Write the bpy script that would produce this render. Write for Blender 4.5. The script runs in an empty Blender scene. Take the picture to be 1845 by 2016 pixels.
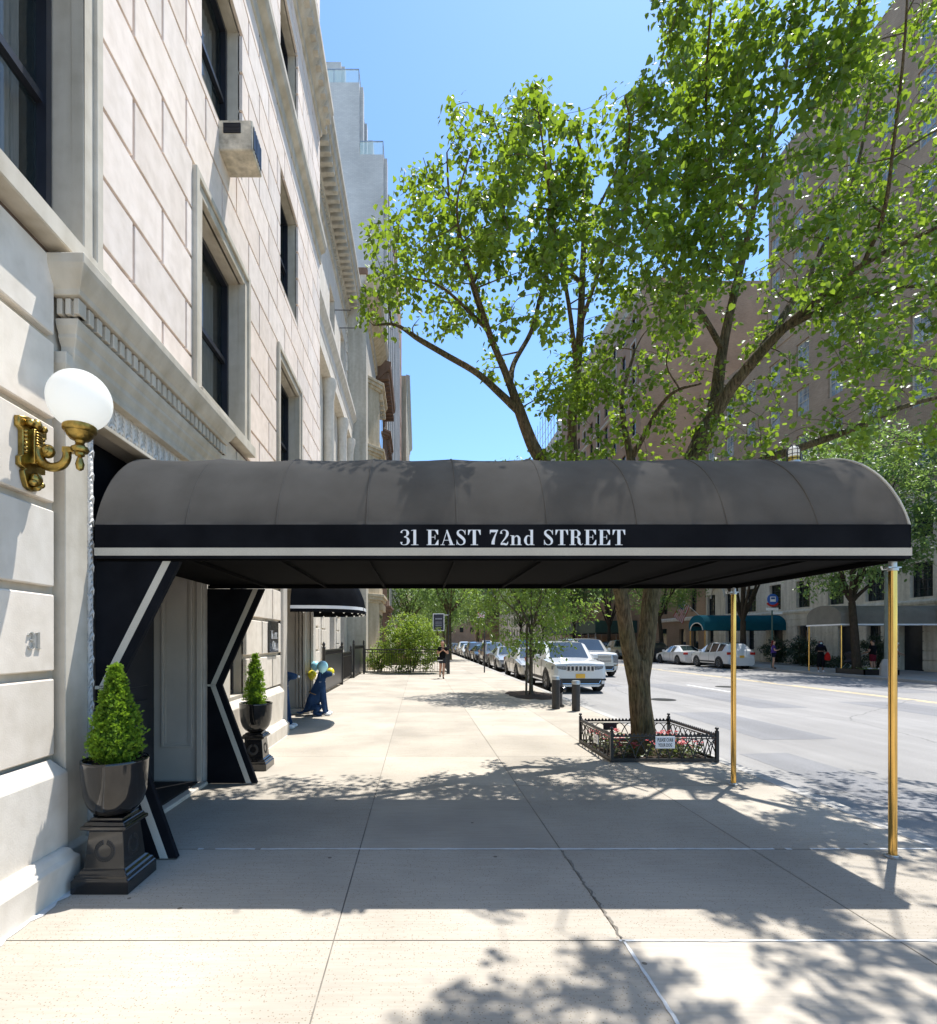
SUN_S, SKY_S, EXPO = 3.7, 0.145, 1.03
import bpy, bmesh, math, random
import numpy as np
from mathutils import Vector, Matrix, noise

# ------------------------------------------------------------------ basics
R = math.radians
SC = bpy.context.scene
COL = SC.collection
F, U0, V0, H = 1040.0, 825.0, 1262.0, 1.65     # focal length and vanishing point on an 1845 wide frame, eye height


def at(u, v, Y):
    return Vector(((u - U0) * Y / F, Y, H - (v - V0) * Y / F))


def wloc(o):
    p = Vector((0, 0, 0))
    while o is not None:
        p = p + o.location
        o = o.parent
    return p


def tag(o, label=None, cat=None, group=None, kind=None):
    if label: o['label'] = label
    if cat: o['category'] = cat
    if group: o['group'] = group
    if kind: o['kind'] = kind
    return o


def thing(name, label, cat, loc=(0, 0, 0), group=None):
    o = bpy.data.objects.new(name, None)
    o.empty_display_size = 0.2
    o.location = loc
    COL.objects.link(o)
    return tag(o, label, cat, group)


def dup(o, loc=None, rz=None, label=None, group=None, parent=None, scale=None):
    c = o.copy()
    COL.objects.link(c)
    if parent is not None: c.parent = parent
    for ch in list(o.children):
        dup(ch, parent=c)
    if loc is not None: c.location = loc
    if rz is not None: c.rotation_euler = (0, 0, rz)
    if scale is not None: c.scale = scale
    if label: c['label'] = label
    if group: c['group'] = group
    return c


class MB:
    """collects faces and links them as ONE mesh object"""
    def __init__(self):
        self.v = []; self.f = []; self.mi = []; self.col = []

    def poly(self, pts, m=0, c=None):
        n = len(self.v)
        self.v.extend([tuple(p) for p in pts])
        self.f.append(tuple(range(n, n + len(pts))))
        self.mi.append(m); self.col.append(c)

    def mesh(self, vs, fs, m=0, c=None):
        n = len(self.v)
        self.v.extend([tuple(p) for p in vs])
        for f in fs:
            self.f.append(tuple(i + n for i in f)); self.mi.append(m); self.col.append(c)

    def box(self, x0, x1, y0, y1, z0, z1, m=0, c=None):
        v = [(x0, y0, z0), (x1, y0, z0), (x1, y1, z0), (x0, y1, z0), (x0, y0, z1), (x1, y0, z1), (x1, y1, z1), (x0, y1, z1)]
        self.mesh(v, [(3, 2, 1, 0), (4, 5, 6, 7), (0, 1, 5, 4), (1, 2, 6, 5), (2, 3, 7, 6), (3, 0, 4, 7)], m, c)

    def rings(self, rs, m=0, closed=True, cap0=True, cap1=True, c=None):
        k = len(rs[0]); n = len(self.v)
        for r in rs: self.v.extend([tuple(p) for p in r])
        for i in range(len(rs) - 1):
            for j in range(k if closed else k - 1):
                a = n + i * k + j; b = n + i * k + (j + 1) % k
                self.f.append((a, b, b + k, a + k)); self.mi.append(m); self.col.append(c)
        if cap0: self.f.append(tuple(n + j for j in reversed(range(k)))); self.mi.append(m); self.col.append(c)
        if cap1:
            e = n + (len(rs) - 1) * k
            self.f.append(tuple(e + j for j in range(k))); self.mi.append(m); self.col.append(c)

    def tube(self, pts, rad, n=8, m=0, caps=True, c=None):
        pts = [Vector(p) for p in pts]
        if not hasattr(rad, '__len__'): rad = [rad] * len(pts)
        rs = []
        ref = None
        for i, p in enumerate(pts):
            d = (pts[min(i + 1, len(pts) - 1)] - pts[max(i - 1, 0)])
            if d.length < 1e-9: d = Vector((0, 0, 1))
            d.normalize()
            if ref is None:
                ref = Vector((1, 0, 0)) if abs(d.x) < 0.9 else Vector((0, 1, 0))
            a = (ref - d * ref.dot(d))
            if a.length < 1e-6: a = Vector((0, 1, 0)) - d * d.y
            a.normalize(); ref = a
            b = d.cross(a)
            rs.append([p + (a * math.cos(t) + b * math.sin(t)) * rad[i] for t in [2 * math.pi * k / n for k in range(n)]])
        self.rings(rs, m, True, caps, caps, c)

    def lathe(self, prof, cx, cy, n=24, m=0, caps=True, c=None):
        rs = [[(cx + r * math.cos(t), cy + r * math.sin(t), z) for t in [2 * math.pi * k / n for k in range(n)]] for r, z in prof]
        self.rings(rs, m, True, caps, caps, c)

    def ball(self, cen, r, nu=16, nv=10, m=0, c=None):
        if not hasattr(r, '__len__'): r = (r, r, r)
        rs = []
        for i in range(nv + 1):
            ph = -math.pi / 2 + math.pi * (0.02 + 0.96 * i / nv)
            rs.append([(cen[0] + r[0] * math.cos(ph) * math.cos(t), cen[1] + r[1] * math.cos(ph) * math.sin(t), cen[2] + r[2] * math.sin(ph))
                       for t in [2 * math.pi * k / nu for k in range(nu)]])
        self.rings(rs, m, True, True, True, c)

    def extrude(self, pl, fn0, fn1, m=0, c=None):
        """polygon pl in 2D; fn0/fn1 map (a,b) to the two end caps"""
        self.rings([[fn0(*p) for p in pl], [fn1(*p) for p in pl]], m, True, True, True, c)

    def build(self, name, mats, parent=None, smooth=None, bevel=0.0, seg=1, loc=None):
        me = bpy.data.meshes.new(name)
        if parent is not None: off = wloc(parent)
        elif loc is not None: off = Vector(loc)
        else: off = Vector((0, 0, 0))
        vs = [(p[0] - off.x, p[1] - off.y, p[2] - off.z) for p in self.v]
        me.from_pydata(vs, [], self.f)
        if not isinstance(mats, (list, tuple)): mats = [mats]
        for mm in mats: me.materials.append(mm)
        me.polygons.foreach_set('material_index', self.mi)
        if any(c is not None for c in self.col):
            ca = me.color_attributes.new('tone', 'FLOAT_COLOR', 'CORNER')
            arr = []
            for f, c in zip(self.f, self.col):
                c = 1.0 if c is None else c
                t = (c, c, c, 1.0) if not hasattr(c, '__len__') else (c[0], c[1], c[2], 1.0)
                arr.extend(t * len(f))
            ca.data.foreach_set('color', arr)
        if bevel > 0:
            bm = bmesh.new(); bm.from_mesh(me)
            bmesh.ops.remove_doubles(bm, verts=bm.verts, dist=1e-5)
            es = [e for e in bm.edges if len(e.link_faces) == 2 and e.calc_face_angle(0) > R(28)]
            if es: bmesh.ops.bevel(bm, geom=es, offset=bevel, segments=seg, affect='EDGES', profile=0.5, clamp_overlap=True)
            bm.to_mesh(me); bm.free()
        if smooth is not None:
            me.polygons.foreach_set('use_smooth', [True] * len(me.polygons))
            me.set_sharp_from_angle(angle=R(smooth))
        me.update()
        o = bpy.data.objects.new(name, me)
        COL.objects.link(o)
        if parent is not None: o.parent = parent
        elif loc is not None: o.location = loc
        return o


def one(name, mb, mats, label, cat, loc, group=None, kind=None, **k):
    o = mb.build(name, mats, None, loc=loc, **k)
    return tag(o, label, cat, group, kind)


def ground(name, mb, mats, **k):
    return tag(mb.build(name, mats, None, **k), kind='structure')


def spline(pts, k=6):
    """Catmull-Rom through points of any dimension"""
    P = [np.array(p, float) for p in pts]
    P = [2 * P[0] - P[1]] + P + [2 * P[-1] - P[-2]]
    out = []
    for i in range(1, len(P) - 2):
        a, b, c, d = P[i - 1], P[i], P[i + 1], P[i + 2]
        for s in range(k):
            t = s / k
            out.append(0.5 * (2 * b + (c - a) * t + (2 * a - 5 * b + 4 * c - d) * t * t + (3 * b - a - 3 * c + d) * t ** 3))
    out.append(P[-2])
    return out


# ------------------------------------------------------------------ materials
MATS = {}


def newmat(name):
    m = bpy.data.materials.new(name); m.use_nodes = True
    nt = m.node_tree; nt.nodes.clear()
    out = nt.nodes.new('ShaderNodeOutputMaterial')
    b = nt.nodes.new('ShaderNodeBsdfPrincipled')
    nt.links.new(b.outputs[0], out.inputs[0])
    MATS[name] = m
    return m, nt, b, out


def N(nt, t, **kw):
    n = nt.nodes.new(t)
    for k, v in kw.items():
        if k in n.inputs.keys(): n.inputs[k].default_value = v
        else: setattr(n, k, v)
    return n


def mapping(nt, scale=(1, 1, 1), rot=(0, 0, 0)):
    tc = N(nt, 'ShaderNodeTexCoord')
    mp = N(nt, 'ShaderNodeMapping')
    mp.inputs['Scale'].default_value = scale; mp.inputs['Rotation'].default_value = rot
    nt.links.new(tc.outputs['Object'], mp.inputs[0])
    return mp.outputs[0]


def ramp(nt, fac, stops):
    r = N(nt, 'ShaderNodeValToRGB')
    e = r.color_ramp.elements
    e[0].position, e[0].color = stops[0][0], (*stops[0][1], 1)
    e[1].position, e[1].color = stops[-1][0], (*stops[-1][1], 1)
    for p, c in stops[1:-1]:
        x = e.new(p); x.color = (*c, 1)
    nt.links.new(fac, r.inputs[0])
    return r.outputs[0]


def mixc(nt, a, b, fac, mode='MIX'):
    m = N(nt, 'ShaderNodeMix', data_type='RGBA', blend_type=mode)
    for s, x in ((6, a), (7, b), (0, fac)):
        if hasattr(x, 'links'): nt.links.new(x, m.inputs[s])
        elif hasattr(x, '__len__'): m.inputs[s].default_value = (*x[:3], 1)
        else: m.inputs[s].default_value = x
    return m.outputs[2]


def bump(nt, b, h, strength=0.3, dist=0.01):
    n = N(nt, 'ShaderNodeBump')
    n.inputs['Strength'].default_value = strength; n.inputs['Distance'].default_value = dist
    nt.links.new(h, n.inputs['Height']); nt.links.new(n.outputs[0], b.inputs['Normal'])


def mat(name, col, rough=0.6, metal=0.0, spec=0.5, var=0.12, scale=4.0, stretch=(1, 1, 1), bmp=0.0, bscale=60.0, bdist=0.004, detail=6, tone=False, coat=0.0):
    m, nt, b, out = newmat(name)
    vec = mapping(nt, stretch)
    n = N(nt, 'ShaderNodeTexNoise', Scale=scale, Detail=detail)
    n.inputs['Roughness'].default_value = 0.62
    nt.links.new(vec, n.inputs[0])
    lo = tuple(max(0, c * (1 - var * 1.6)) for c in col); hi = tuple(min(1, c * (1 + var * 1.6)) for c in col)
    c = ramp(nt, n.outputs[0], [(0.28, lo), (0.72, hi)])
    if tone:
        a = N(nt, 'ShaderNodeAttribute', attribute_name='tone')
        c = mixc(nt, c, a.outputs[0], 1.0, 'MULTIPLY')
    nt.links.new(c, b.inputs['Base Color'])
    b.inputs['Roughness'].default_value = rough; b.inputs['Metallic'].default_value = metal
    b.inputs['Specular IOR Level'].default_value = spec
    if coat: b.inputs['Coat Weight'].default_value = coat; b.inputs['Coat Roughness'].default_value = 0.03
    if bmp > 0:
        n2 = N(nt, 'ShaderNodeTexNoise', Scale=bscale, Detail=4); nt.links.new(vec, n2.inputs[0])
        bump(nt, b, n2.outputs[0], bmp, bdist)
    return m


def limestone(name, col, stain=0.25, warm=(0.0, 0.0, 0.0), bscale=90, tone=True):
    m, nt, b, out = newmat(name)
    v = mapping(nt)
    n1 = N(nt, 'ShaderNodeTexNoise', Scale=0.55, Detail=5); nt.links.new(v, n1.inputs[0])
    vs = mapping(nt, (3.0, 3.0, 0.35))
    n2 = N(nt, 'ShaderNodeTexNoise', Scale=1.3, Detail=8); nt.links.new(vs, n2.inputs[0])
    n3 = N(nt, 'ShaderNodeTexNoise', Scale=bscale, Detail=5); nt.links.new(v, n3.inputs[0])
    n4 = N(nt, 'ShaderNodeTexNoise', Scale=7, Detail=6); nt.links.new(v, n4.inputs[0])
    c = ramp(nt, n1.outputs[0], [(0.3, tuple(x * 0.95 for x in col)), (0.7, tuple(min(1, x * 1.04) for x in col))])
    st = ramp(nt, n2.outputs[0], [(0.35, (1 - stain, 1 - stain * 1.08, 1 - stain * 1.25)), (0.62, (1, 1, 1))])
    c = mixc(nt, c, st, 1.0, 'MULTIPLY')
    sp = ramp(nt, n4.outputs[0], [(0.3, (0.9, 0.89, 0.87)), (0.6, (1.02, 1.02, 1.02))])
    c = mixc(nt, c, sp, 1.0, 'MULTIPLY')
    if tone:
        a = N(nt, 'ShaderNodeAttribute', attribute_name='tone')
        c = mixc(nt, c, a.outputs[0], 1.0, 'MULTIPLY')
    nt.links.new(c, b.inputs['Base Color'])
    b.inputs['Roughness'].default_value = 0.85; b.inputs['Specular IOR Level'].default_value = 0.25
    bump(nt, b, n3.outputs[0], 0.25, 0.004)
    return m


def brick(name, c1, c2, mortar, bw=0.22, bh=0.072, axis='y', rough=0.85, var=0.2):
    m, nt, b, out = newmat(name)
    tc = N(nt, 'ShaderNodeTexCoord'); sx = N(nt, 'ShaderNodeSeparateXYZ'); cx = N(nt, 'ShaderNodeCombineXYZ')
    ad = N(nt, 'ShaderNodeMath', operation='ADD')
    nt.links.new(tc.outputs['Object'], sx.inputs[0])
    nt.links.new(sx.outputs[0], ad.inputs[0]); nt.links.new(sx.outputs[1], ad.inputs[1])
    nt.links.new(ad.outputs[0], cx.inputs[0]); nt.links.new(sx.outputs[2], cx.inputs[1])
    t = N(nt, 'ShaderNodeTexBrick')
    t.inputs['Color1'].default_value = (*c1, 1); t.inputs['Color2'].default_value = (*c2, 1); t.inputs['Mortar'].default_value = (*mortar, 1)
    t.inputs['Scale'].default_value = 1.0; t.inputs['Brick Width'].default_value = bw; t.inputs['Row Height'].default_value = bh
    t.inputs['Mortar Size'].default_value = 0.008; t.inputs['Bias'].default_value = 0.0
    nt.links.new(cx.outputs[0], t.inputs[0])
    n = N(nt, 'ShaderNodeTexNoise', Scale=0.35, Detail=7); nt.links.new(tc.outputs['Object'], n.inputs[0])
    s = ramp(nt, n.outputs[0], [(0.3, (1 - var,) * 3), (0.7, (1 + var * 0.6,) * 3)])
    c = mixc(nt, t.outputs[0], s, 1.0, 'MULTIPLY')
    nt.links.new(c, b.inputs['Base Color']); b.inputs['Roughness'].default_value = rough
    b.inputs['Specular IOR Level'].default_value = 0.2
    bump(nt, b, t.outputs[1], -0.3, 0.006)
    return m


def leafmat(name, dark, light, trans, tw=0.45, rough=0.38, spec=0.6):
    m, nt, b, out = newmat(name)
    a = N(nt, 'ShaderNodeAttribute', attribute_name='tone')
    sp = N(nt, 'ShaderNodeSeparateColor'); nt.links.new(a.outputs[0], sp.inputs[0])
    c = mixc(nt, dark, light, sp.outputs[0])
    v = mapping(nt)
    n = N(nt, 'ShaderNodeTexNoise', Scale=30, Detail=3); nt.links.new(v, n.inputs[0])
    c = mixc(nt, c, ramp(nt, n.outputs[0], [(0.3, (0.8, 0.8, 0.8)), (0.7, (1.15, 1.15, 1.1))]), 1.0, 'MULTIPLY')
    nt.links.new(c, b.inputs['Base Color'])
    b.inputs['Roughness'].default_value = rough; b.inputs['Specular IOR Level'].default_value = spec
    tr = N(nt, 'ShaderNodeBsdfTranslucent')
    nt.links.new(mixc(nt, c, trans, 0.75), tr.inputs[0])
    mx = N(nt, 'ShaderNodeMixShader'); mx.inputs[0].default_value = tw
    nt.links.new(b.outputs[0], mx.inputs[1]); nt.links.new(tr.outputs[0], mx.inputs[2]); nt.links.new(mx.outputs[0], out.inputs[0])
    return m


def barkmat(name, dark, light, sc=1.0):
    m, nt, b, out = newmat(name)
    v = mapping(nt, (1, 1, 0.16))
    n = N(nt, 'ShaderNodeTexNoise', Scale=34 * sc, Detail=8); n.inputs['Roughness'].default_value = 0.65; nt.links.new(v, n.inputs[0])
    w = N(nt, 'ShaderNodeTexVoronoi', Scale=22 * sc, feature='DISTANCE_TO_EDGE'); nt.links.new(v, w.inputs[0])
    v2 = mapping(nt)
    n2 = N(nt, 'ShaderNodeTexNoise', Scale=3, Detail=4); nt.links.new(v2, n2.inputs[0])
    c = ramp(nt, n.outputs[0], [(0.3, dark), (0.68, light)])
    c = mixc(nt, c, ramp(nt, n2.outputs[0], [(0.35, (0.75, 0.85, 0.7)), (0.65, (1.1, 1.05, 1.0))]), 1.0, 'MULTIPLY')
    nt.links.new(c, b.inputs['Base Color']); b.inputs['Roughness'].default_value = 0.95; b.inputs['Specular IOR Level'].default_value = 0.15
    h = N(nt, 'ShaderNodeMath', operation='ADD'); nt.links.new(n.outputs[0], h.inputs[0]); nt.links.new(w.outputs[0], h.inputs[1])
    bump(nt, b, h.outputs[0], 1.0, 0.05)
    return m


def concrete(name, base, speck=True):
    m, nt, b, out = newmat(name)
    v = mapping(nt)
    n1 = N(nt, 'ShaderNodeTexNoise', Scale=0.9, Detail=7); nt.links.new(v, n1.inputs[0])
    n2 = N(nt, 'ShaderNodeTexNoise', Scale=160, Detail=3); nt.links.new(v, n2.inputs[0])
    vb = mapping(nt, (0.6, 9, 1))
    n3 = N(nt, 'ShaderNodeTexNoise', Scale=5, Detail=6); nt.links.new(vb, n3.inputs[0])
    c = ramp(nt, n1.outputs[0], [(0.28, tuple(x * 0.78 for x in base)), (0.7, tuple(x * 1.08 for x in base))])
    c = mixc(nt, c, ramp(nt, n3.outputs[0], [(0.32, (0.93, 0.92, 0.9)), (0.65, (1.02, 1.02, 1.02))]), 1.0, 'MULTIPLY')
    if speck:
        vo = N(nt, 'ShaderNodeTexVoronoi', Scale=85, feature='F1'); nt.links.new(v, vo.inputs[0])
        sc = N(nt, 'ShaderNodeSeparateColor'); nt.links.new(vo.outputs['Color'], sc.inputs[0])
        rad = N(nt, 'ShaderNodeMath', operation='LESS_THAN'); nt.links.new(vo.outputs['Distance'], rad.inputs[0]); rad.inputs[1].default_value = 0.32
        pick = N(nt, 'ShaderNodeMath', operation='GREATER_THAN'); nt.links.new(sc.outputs[0], pick.inputs[0]); pick.inputs[1].default_value = 0.6
        mu = N(nt, 'ShaderNodeMath', operation='MULTIPLY'); nt.links.new(rad.outputs[0], mu.inputs[0]); nt.links.new(pick.outputs[0], mu.inputs[1])
        tone = ramp(nt, sc.outputs[1], [(0.0, (0.5, 0.46, 0.41)), (0.6, (0.76, 0.72, 0.66)), (1.0, (1.12, 1.1, 1.05))])
        a = N(nt, 'ShaderNodeAttribute', attribute_name='tone')
        ss = N(nt, 'ShaderNodeSeparateColor'); nt.links.new(a.outputs[0], ss.inputs[0])
        mu2 = N(nt, 'ShaderNodeMath', operation='MULTIPLY'); nt.links.new(mu.outputs[0], mu2.inputs[0]); nt.links.new(ss.outputs[2], mu2.inputs[1])
        c = mixc(nt, c, mixc(nt, c, tone, 1.0, 'MULTIPLY'), mu2.outputs[0])
        cg = N(nt, 'ShaderNodeCombineColor')
        for i in range(3): nt.links.new(ss.outputs[0], cg.inputs[i])
        c = mixc(nt, c, cg.outputs[0], 1.0, 'MULTIPLY')
        # sparse gum spots
        vg = N(nt, 'ShaderNodeTexVoronoi', Scale=2.3, feature='F1'); nt.links.new(v, vg.inputs[0])
        lt = N(nt, 'ShaderNodeMath', operation='LESS_THAN'); nt.links.new(vg.outputs['Distance'], lt.inputs[0]); lt.inputs[1].default_value = 0.035
        c = mixc(nt, c, mixc(nt, c, (0.42, 0.4, 0.38), 1.0, 'MULTIPLY'), lt.outputs[0])
    nt.links.new(c, b.inputs['Base Color']); b.inputs['Roughness'].default_value = 0.88; b.inputs['Specular IOR Level'].default_value = 0.25
    bump(nt, b, n2.outputs[0], 0.3, 0.003)
    return m


def asphalt(name, base):
    m, nt, b, out = newmat(name)
    v = mapping(nt)
    n1 = N(nt, 'ShaderNodeTexNoise', Scale=0.35, Detail=8); n1.inputs['Roughness'].default_value = 0.6; nt.links.new(v, n1.inputs[0])
    n2 = N(nt, 'ShaderNodeTexNoise', Scale=130, Detail=2); nt.links.new(v, n2.inputs[0])
    vs = mapping(nt, (2.2, 0.12, 1))
    n3 = N(nt, 'ShaderNodeTexNoise', Scale=1.0, Detail=4); nt.links.new(vs, n3.inputs[0])
    c = ramp(nt, n1.outputs[0], [(0.3, tuple(x * 0.86 for x in base)), (0.68, tuple(x * 1.08 for x in base))])
    c = mixc(nt, c, ramp(nt, n3.outputs[0], [(0.35, (0.9, 0.9, 0.9)), (0.65, (1.04, 1.04, 1.04))]), 1.0, 'MULTIPLY')
    c = mixc(nt, c, ramp(nt, n2.outputs[0], [(0.35, (0.75, 0.75, 0.75)), (0.65, (1.2, 1.2, 1.2))]), 1.0, 'MULTIPLY')
    # tar filled cracks
    nw = N(nt, 'ShaderNodeTexNoise', Scale=1.1, Detail=5); nt.links.new(v, nw.inputs[0])
    wv = mixc(nt, v, nw.outputs[1], 0.35)
    vo = N(nt, 'ShaderNodeTexVoronoi', Scale=0.17, feature='DISTANCE_TO_EDGE'); nt.links.new(wv, vo.inputs[0])
    lt = N(nt, 'ShaderNodeMath', operation='LESS_THAN'); nt.links.new(vo.outputs['Distance'], lt.inputs[0]); lt.inputs[1].default_value = 0.0016
    c = mixc(nt, c, tuple(x * 0.62 for x in base), lt.outputs[0])
    nt.links.new(c, b.inputs['Base Color']); b.inputs['Roughness'].default_value = 0.9; b.inputs['Specular IOR Level'].default_value = 0.3
    bump(nt, b, n2.outputs[0], 0.4, 0.004)
    return m


def fabric(name, col, rough=0.9, var=0.1, scale=3, weave=700):
    m, nt, b, out = newmat(name)
    v = mapping(nt)
    n = N(nt, 'ShaderNodeTexNoise', Scale=scale, Detail=6); nt.links.new(v, n.inputs[0])
    n2 = N(nt, 'ShaderNodeTexNoise', Scale=weave, Detail=2); nt.links.new(v, n2.inputs[0])
    c = ramp(nt, n.outputs[0], [(0.3, tuple(x * (1 - var) for x in col)), (0.7, tuple(x * (1 + var) for x in col))])
    c = mixc(nt, c, ramp(nt, n2.outputs[0], [(0.3, (0.8, 0.8, 0.8)), (0.7, (1.2, 1.2, 1.2))]), 1.0, 'MULTIPLY')
    nt.links.new(c, b.inputs['Base Color']); b.inputs['Roughness'].default_value = rough; b.inputs['Specular IOR Level'].default_value = 0.02
    b.inputs['Diffuse Roughness'].default_value = 1.0
    bump(nt, b, n2.outputs[0], 0.15, 0.002)
    return m


M = {}
M['stone'] = limestone('facade_limestone', (0.88, 0.755, 0.66), 0.08)
M['stone_low'] = limestone('base_limestone', (0.78, 0.70, 0.60), 0.10)
M['stone_plinth'] = limestone('plinth_limestone', (0.72, 0.65, 0.555), 0.14, tone=False)
M['stone_trim'] = limestone('trim_limestone', (0.62, 0.56, 0.465), 0.22, tone=False)
M['groove'] = mat('shaded_joint', (0.15, 0.105, 0.08), 0.95)  # brown joint colour, darkened to paint in the shade inside the grooves
M['stone_b'] = limestone('white_stone', (0.78, 0.71, 0.61), 0.14, tone=False)
M['stone_d'] = limestone('cream_stone', (0.56, 0.52, 0.44), 0.2, tone=False)
M['stone_g'] = limestone('grey_limestone', (0.76, 0.68, 0.56), 0.22, tone=False)
M['stone_y'] = limestone('buff_stone', (0.56, 0.47, 0.33), 0.25, tone=False)
M['brown'] = limestone('brownstone', (0.20, 0.125, 0.085), 0.25, tone=False)
M['leaf_trim'] = mat('painted_ornament', (0.66, 0.625, 0.57), 0.6, var=0.08)
M['cream'] = mat('cream_paint', (0.58, 0.53, 0.46), 0.5, var=0.05, scale=2, bmp=0.05)
M['frame_black'] = mat('black_window_paint', (0.018, 0.02, 0.028), 0.35, var=0.2)
M['glass'] = mat('window_glass', (0.018, 0.028, 0.028), 0.02, spec=0.9, var=0.3, scale=0.8)
M['glass_blue'] = mat('reflecting_glass', (0.02, 0.035, 0.055), 0.02, spec=1.0, var=0.25, scale=0.25)  # blue in the base colour stands in for reflected sky
M['glass_pale'] = mat('window_glass_sky_and_blinds', (0.26, 0.31, 0.34), 0.03, spec=0.9, var=0.5, scale=0.9)  # pale base colour paints in the sky reflection along with the blinds
M['glass_clear'] = mat('clear_window_glass', (0.02, 0.03, 0.03), 0.02, spec=0.9, var=0.3, scale=0.8)
M['glass_clear'].node_tree.nodes['Principled BSDF'].inputs['Alpha'].default_value = 0.5
M['curtain'] = mat('curtain_cloth', (0.5, 0.5, 0.46), 0.9, var=0.15, scale=9, stretch=(9, 9, 0.3))
M['white_brick'] = brick('white_glazed_brick', (0.62, 0.59, 0.54), (0.56, 0.53, 0.49), (0.46, 0.44, 0.41), 0.3, 0.1)
M['brick'] = brick('brown_brick', (0.31, 0.20, 0.12), (0.39, 0.26, 0.165), (0.42, 0.35, 0.26))
M['brick_red'] = brick('red_brick', (0.34, 0.215, 0.12), (0.41, 0.265, 0.155), (0.34, 0.26, 0.21))
M['brick_orange'] = brick('orange_brick', (0.33, 0.18, 0.11), (0.38, 0.21, 0.13), (0.38, 0.29, 0.22))
M['canvas'] = fabric('black_canvas', (0.126, 0.114, 0.100), 0.85, 0.14)
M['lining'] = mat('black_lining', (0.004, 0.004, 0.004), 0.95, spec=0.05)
M['canvas_dark'] = fabric('black_valance_canvas', (0.012, 0.013, 0.016), 0.7, 0.3)
M['cloth_white'] = fabric('cream_tape', (0.56, 0.53, 0.46), 0.8, 0.05, 6)
M['letter'] = mat('white_lettering', (0.78, 0.79, 0.80), 0.6, var=0.04)
M['iron'] = mat('black_iron', (0.016, 0.015, 0.015), 0.42, var=0.3, scale=12, bmp=0.1)
M['iron_gloss'] = mat('gloss_black_iron', (0.011, 0.011, 0.012), 0.14, spec=0.5, var=0.2, scale=10, bmp=0.2, bscale=25, bdist=0.002, coat=.3)
M['bowl'] = mat('black_glazed_pot', (0.008, 0.008, 0.009), 0.05, spec=0.5, var=0.2, coat=.3)
M['brass'] = mat('polished_brass', (0.68, 0.43, 0.13), 0.17, metal=1.0, var=0.12, scale=6, stretch=(6, 6, 0.6))
M['bronze'] = mat('gilded_bronze', (0.36, 0.25, 0.07), 0.3, metal=1.0, var=0.35, scale=14, bmp=0.5, bscale=60, bdist=0.004)
m_, nt_, b_, o_ = newmat('opal_glass'); b_.inputs['Base Color'].default_value = (.9, .9, .88, 1); b_.inputs['Roughness'].default_value = .2
t_ = N(nt_, 'ShaderNodeBsdfTranslucent'); t_.inputs[0].default_value = (.95, .95, .92, 1); x_ = N(nt_, 'ShaderNodeMixShader'); x_.inputs[0].default_value = .6; b_.inputs['Emission Color'].default_value = (1, .97, .9, 1); b_.inputs['Emission Strength'].default_value = .1
nt_.links.new(b_.outputs[0], x_.inputs[1]); nt_.links.new(t_.outputs[0], x_.inputs[2]); nt_.links.new(x_.outputs[0], o_.inputs[0]); M['opal'] = m_
M['steel'] = mat('galvanised_steel', (0.45, 0.46, 0.46), 0.4, metal=0.8, var=0.15)
M['rust'] = mat('rusty_white_enamel', (0.5, 0.44, 0.34), 0.6, var=0.35, scale=6)
M['soil'] = mat('mulch_soil', (0.045, 0.028, 0.018), 1.0, var=0.6, scale=40, bmp=1.0, bscale=45, bdist=0.03)
M['rubber'] = mat('doormat_rubber', (0.012, 0.011, 0.012), 0.8, var=0.3, scale=30)
M['walk'] = concrete('sidewalk_concrete', (0.45, 0.40, 0.33))
M['walk_far'] = concrete('far_sidewalk_concrete', (0.40, 0.385, 0.36), False)
M['joint'] = mat('joint_dirt', (0.19, 0.17, 0.14), 1.0, var=0.3)
M['caulk'] = mat('white_caulk', (0.66, 0.66, 0.64), 0.7, var=0.1, scale=12)
M['curb'] = concrete('kerb_granite', (0.42, 0.40, 0.37), False)
M['road_patch'] = asphalt('patched_asphalt', (0.235, 0.23, 0.23))
M['road'] = asphalt('worn_asphalt', (0.30, 0.285, 0.268))
M['line_white'] = mat('worn_white_paint', (0.72, 0.72, 0.70), 0.8, var=0.15, scale=5)
M['line_yellow'] = mat('worn_yellow_paint', (0.72, 0.56, 0.30), 0.8, var=0.2, scale=5)
M['bark'] = barkmat('furrowed_bark', (0.03, 0.024, 0.016), (0.24, 0.185, 0.115))
M['bark_dark'] = barkmat('dark_bark', (0.03, 0.022, 0.017), (0.085, 0.065, 0.05))
M['bark_pale'] = barkmat('young_bark', (0.07, 0.055, 0.045), (0.2, 0.17, 0.14), 2)
M['leaf'] = leafmat('linden_leaf', (0.024, 0.07, 0.010), (0.15, 0.235, 0.025), (0.38, 0.54, 0.03), 0.45, 0.4, 0.5)
M['leaf_young'] = leafmat('locust_leaf', (0.06, 0.12, 0.02), (0.18, 0.27, 0.05), (0.34, 0.5, 0.06), 0.45)
M['leaf_far'] = leafmat('street_tree_leaf', (0.05, 0.11, 0.035), (0.19, 0.29, 0.08), (0.34, 0.5, 0.1), 0.45)
M['leaf_bush'] = leafmat('shrub_leaf', (0.08, 0.15, 0.02), (0.30, 0.38, 0.06), (0.45, 0.6, 0.07), 0.45)
M['leaf_thuja'] = leafmat('arborvitae_spray', (0.04, 0.10, 0.012), (0.22, 0.36, 0.03), (0.34, 0.54, 0.03), 0.38, 0.6, 0.3)
M['leaf_dark'] = leafmat('dark_evergreen_leaf', (0.012, 0.03, 0.012), (0.035, 0.07, 0.025), (0.05, 0.1, 0.03), 0.25)
M['petal'] = mat('red_petal', (0.42, 0.035, 0.04), 0.6, var=0.3, scale=30)
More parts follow.
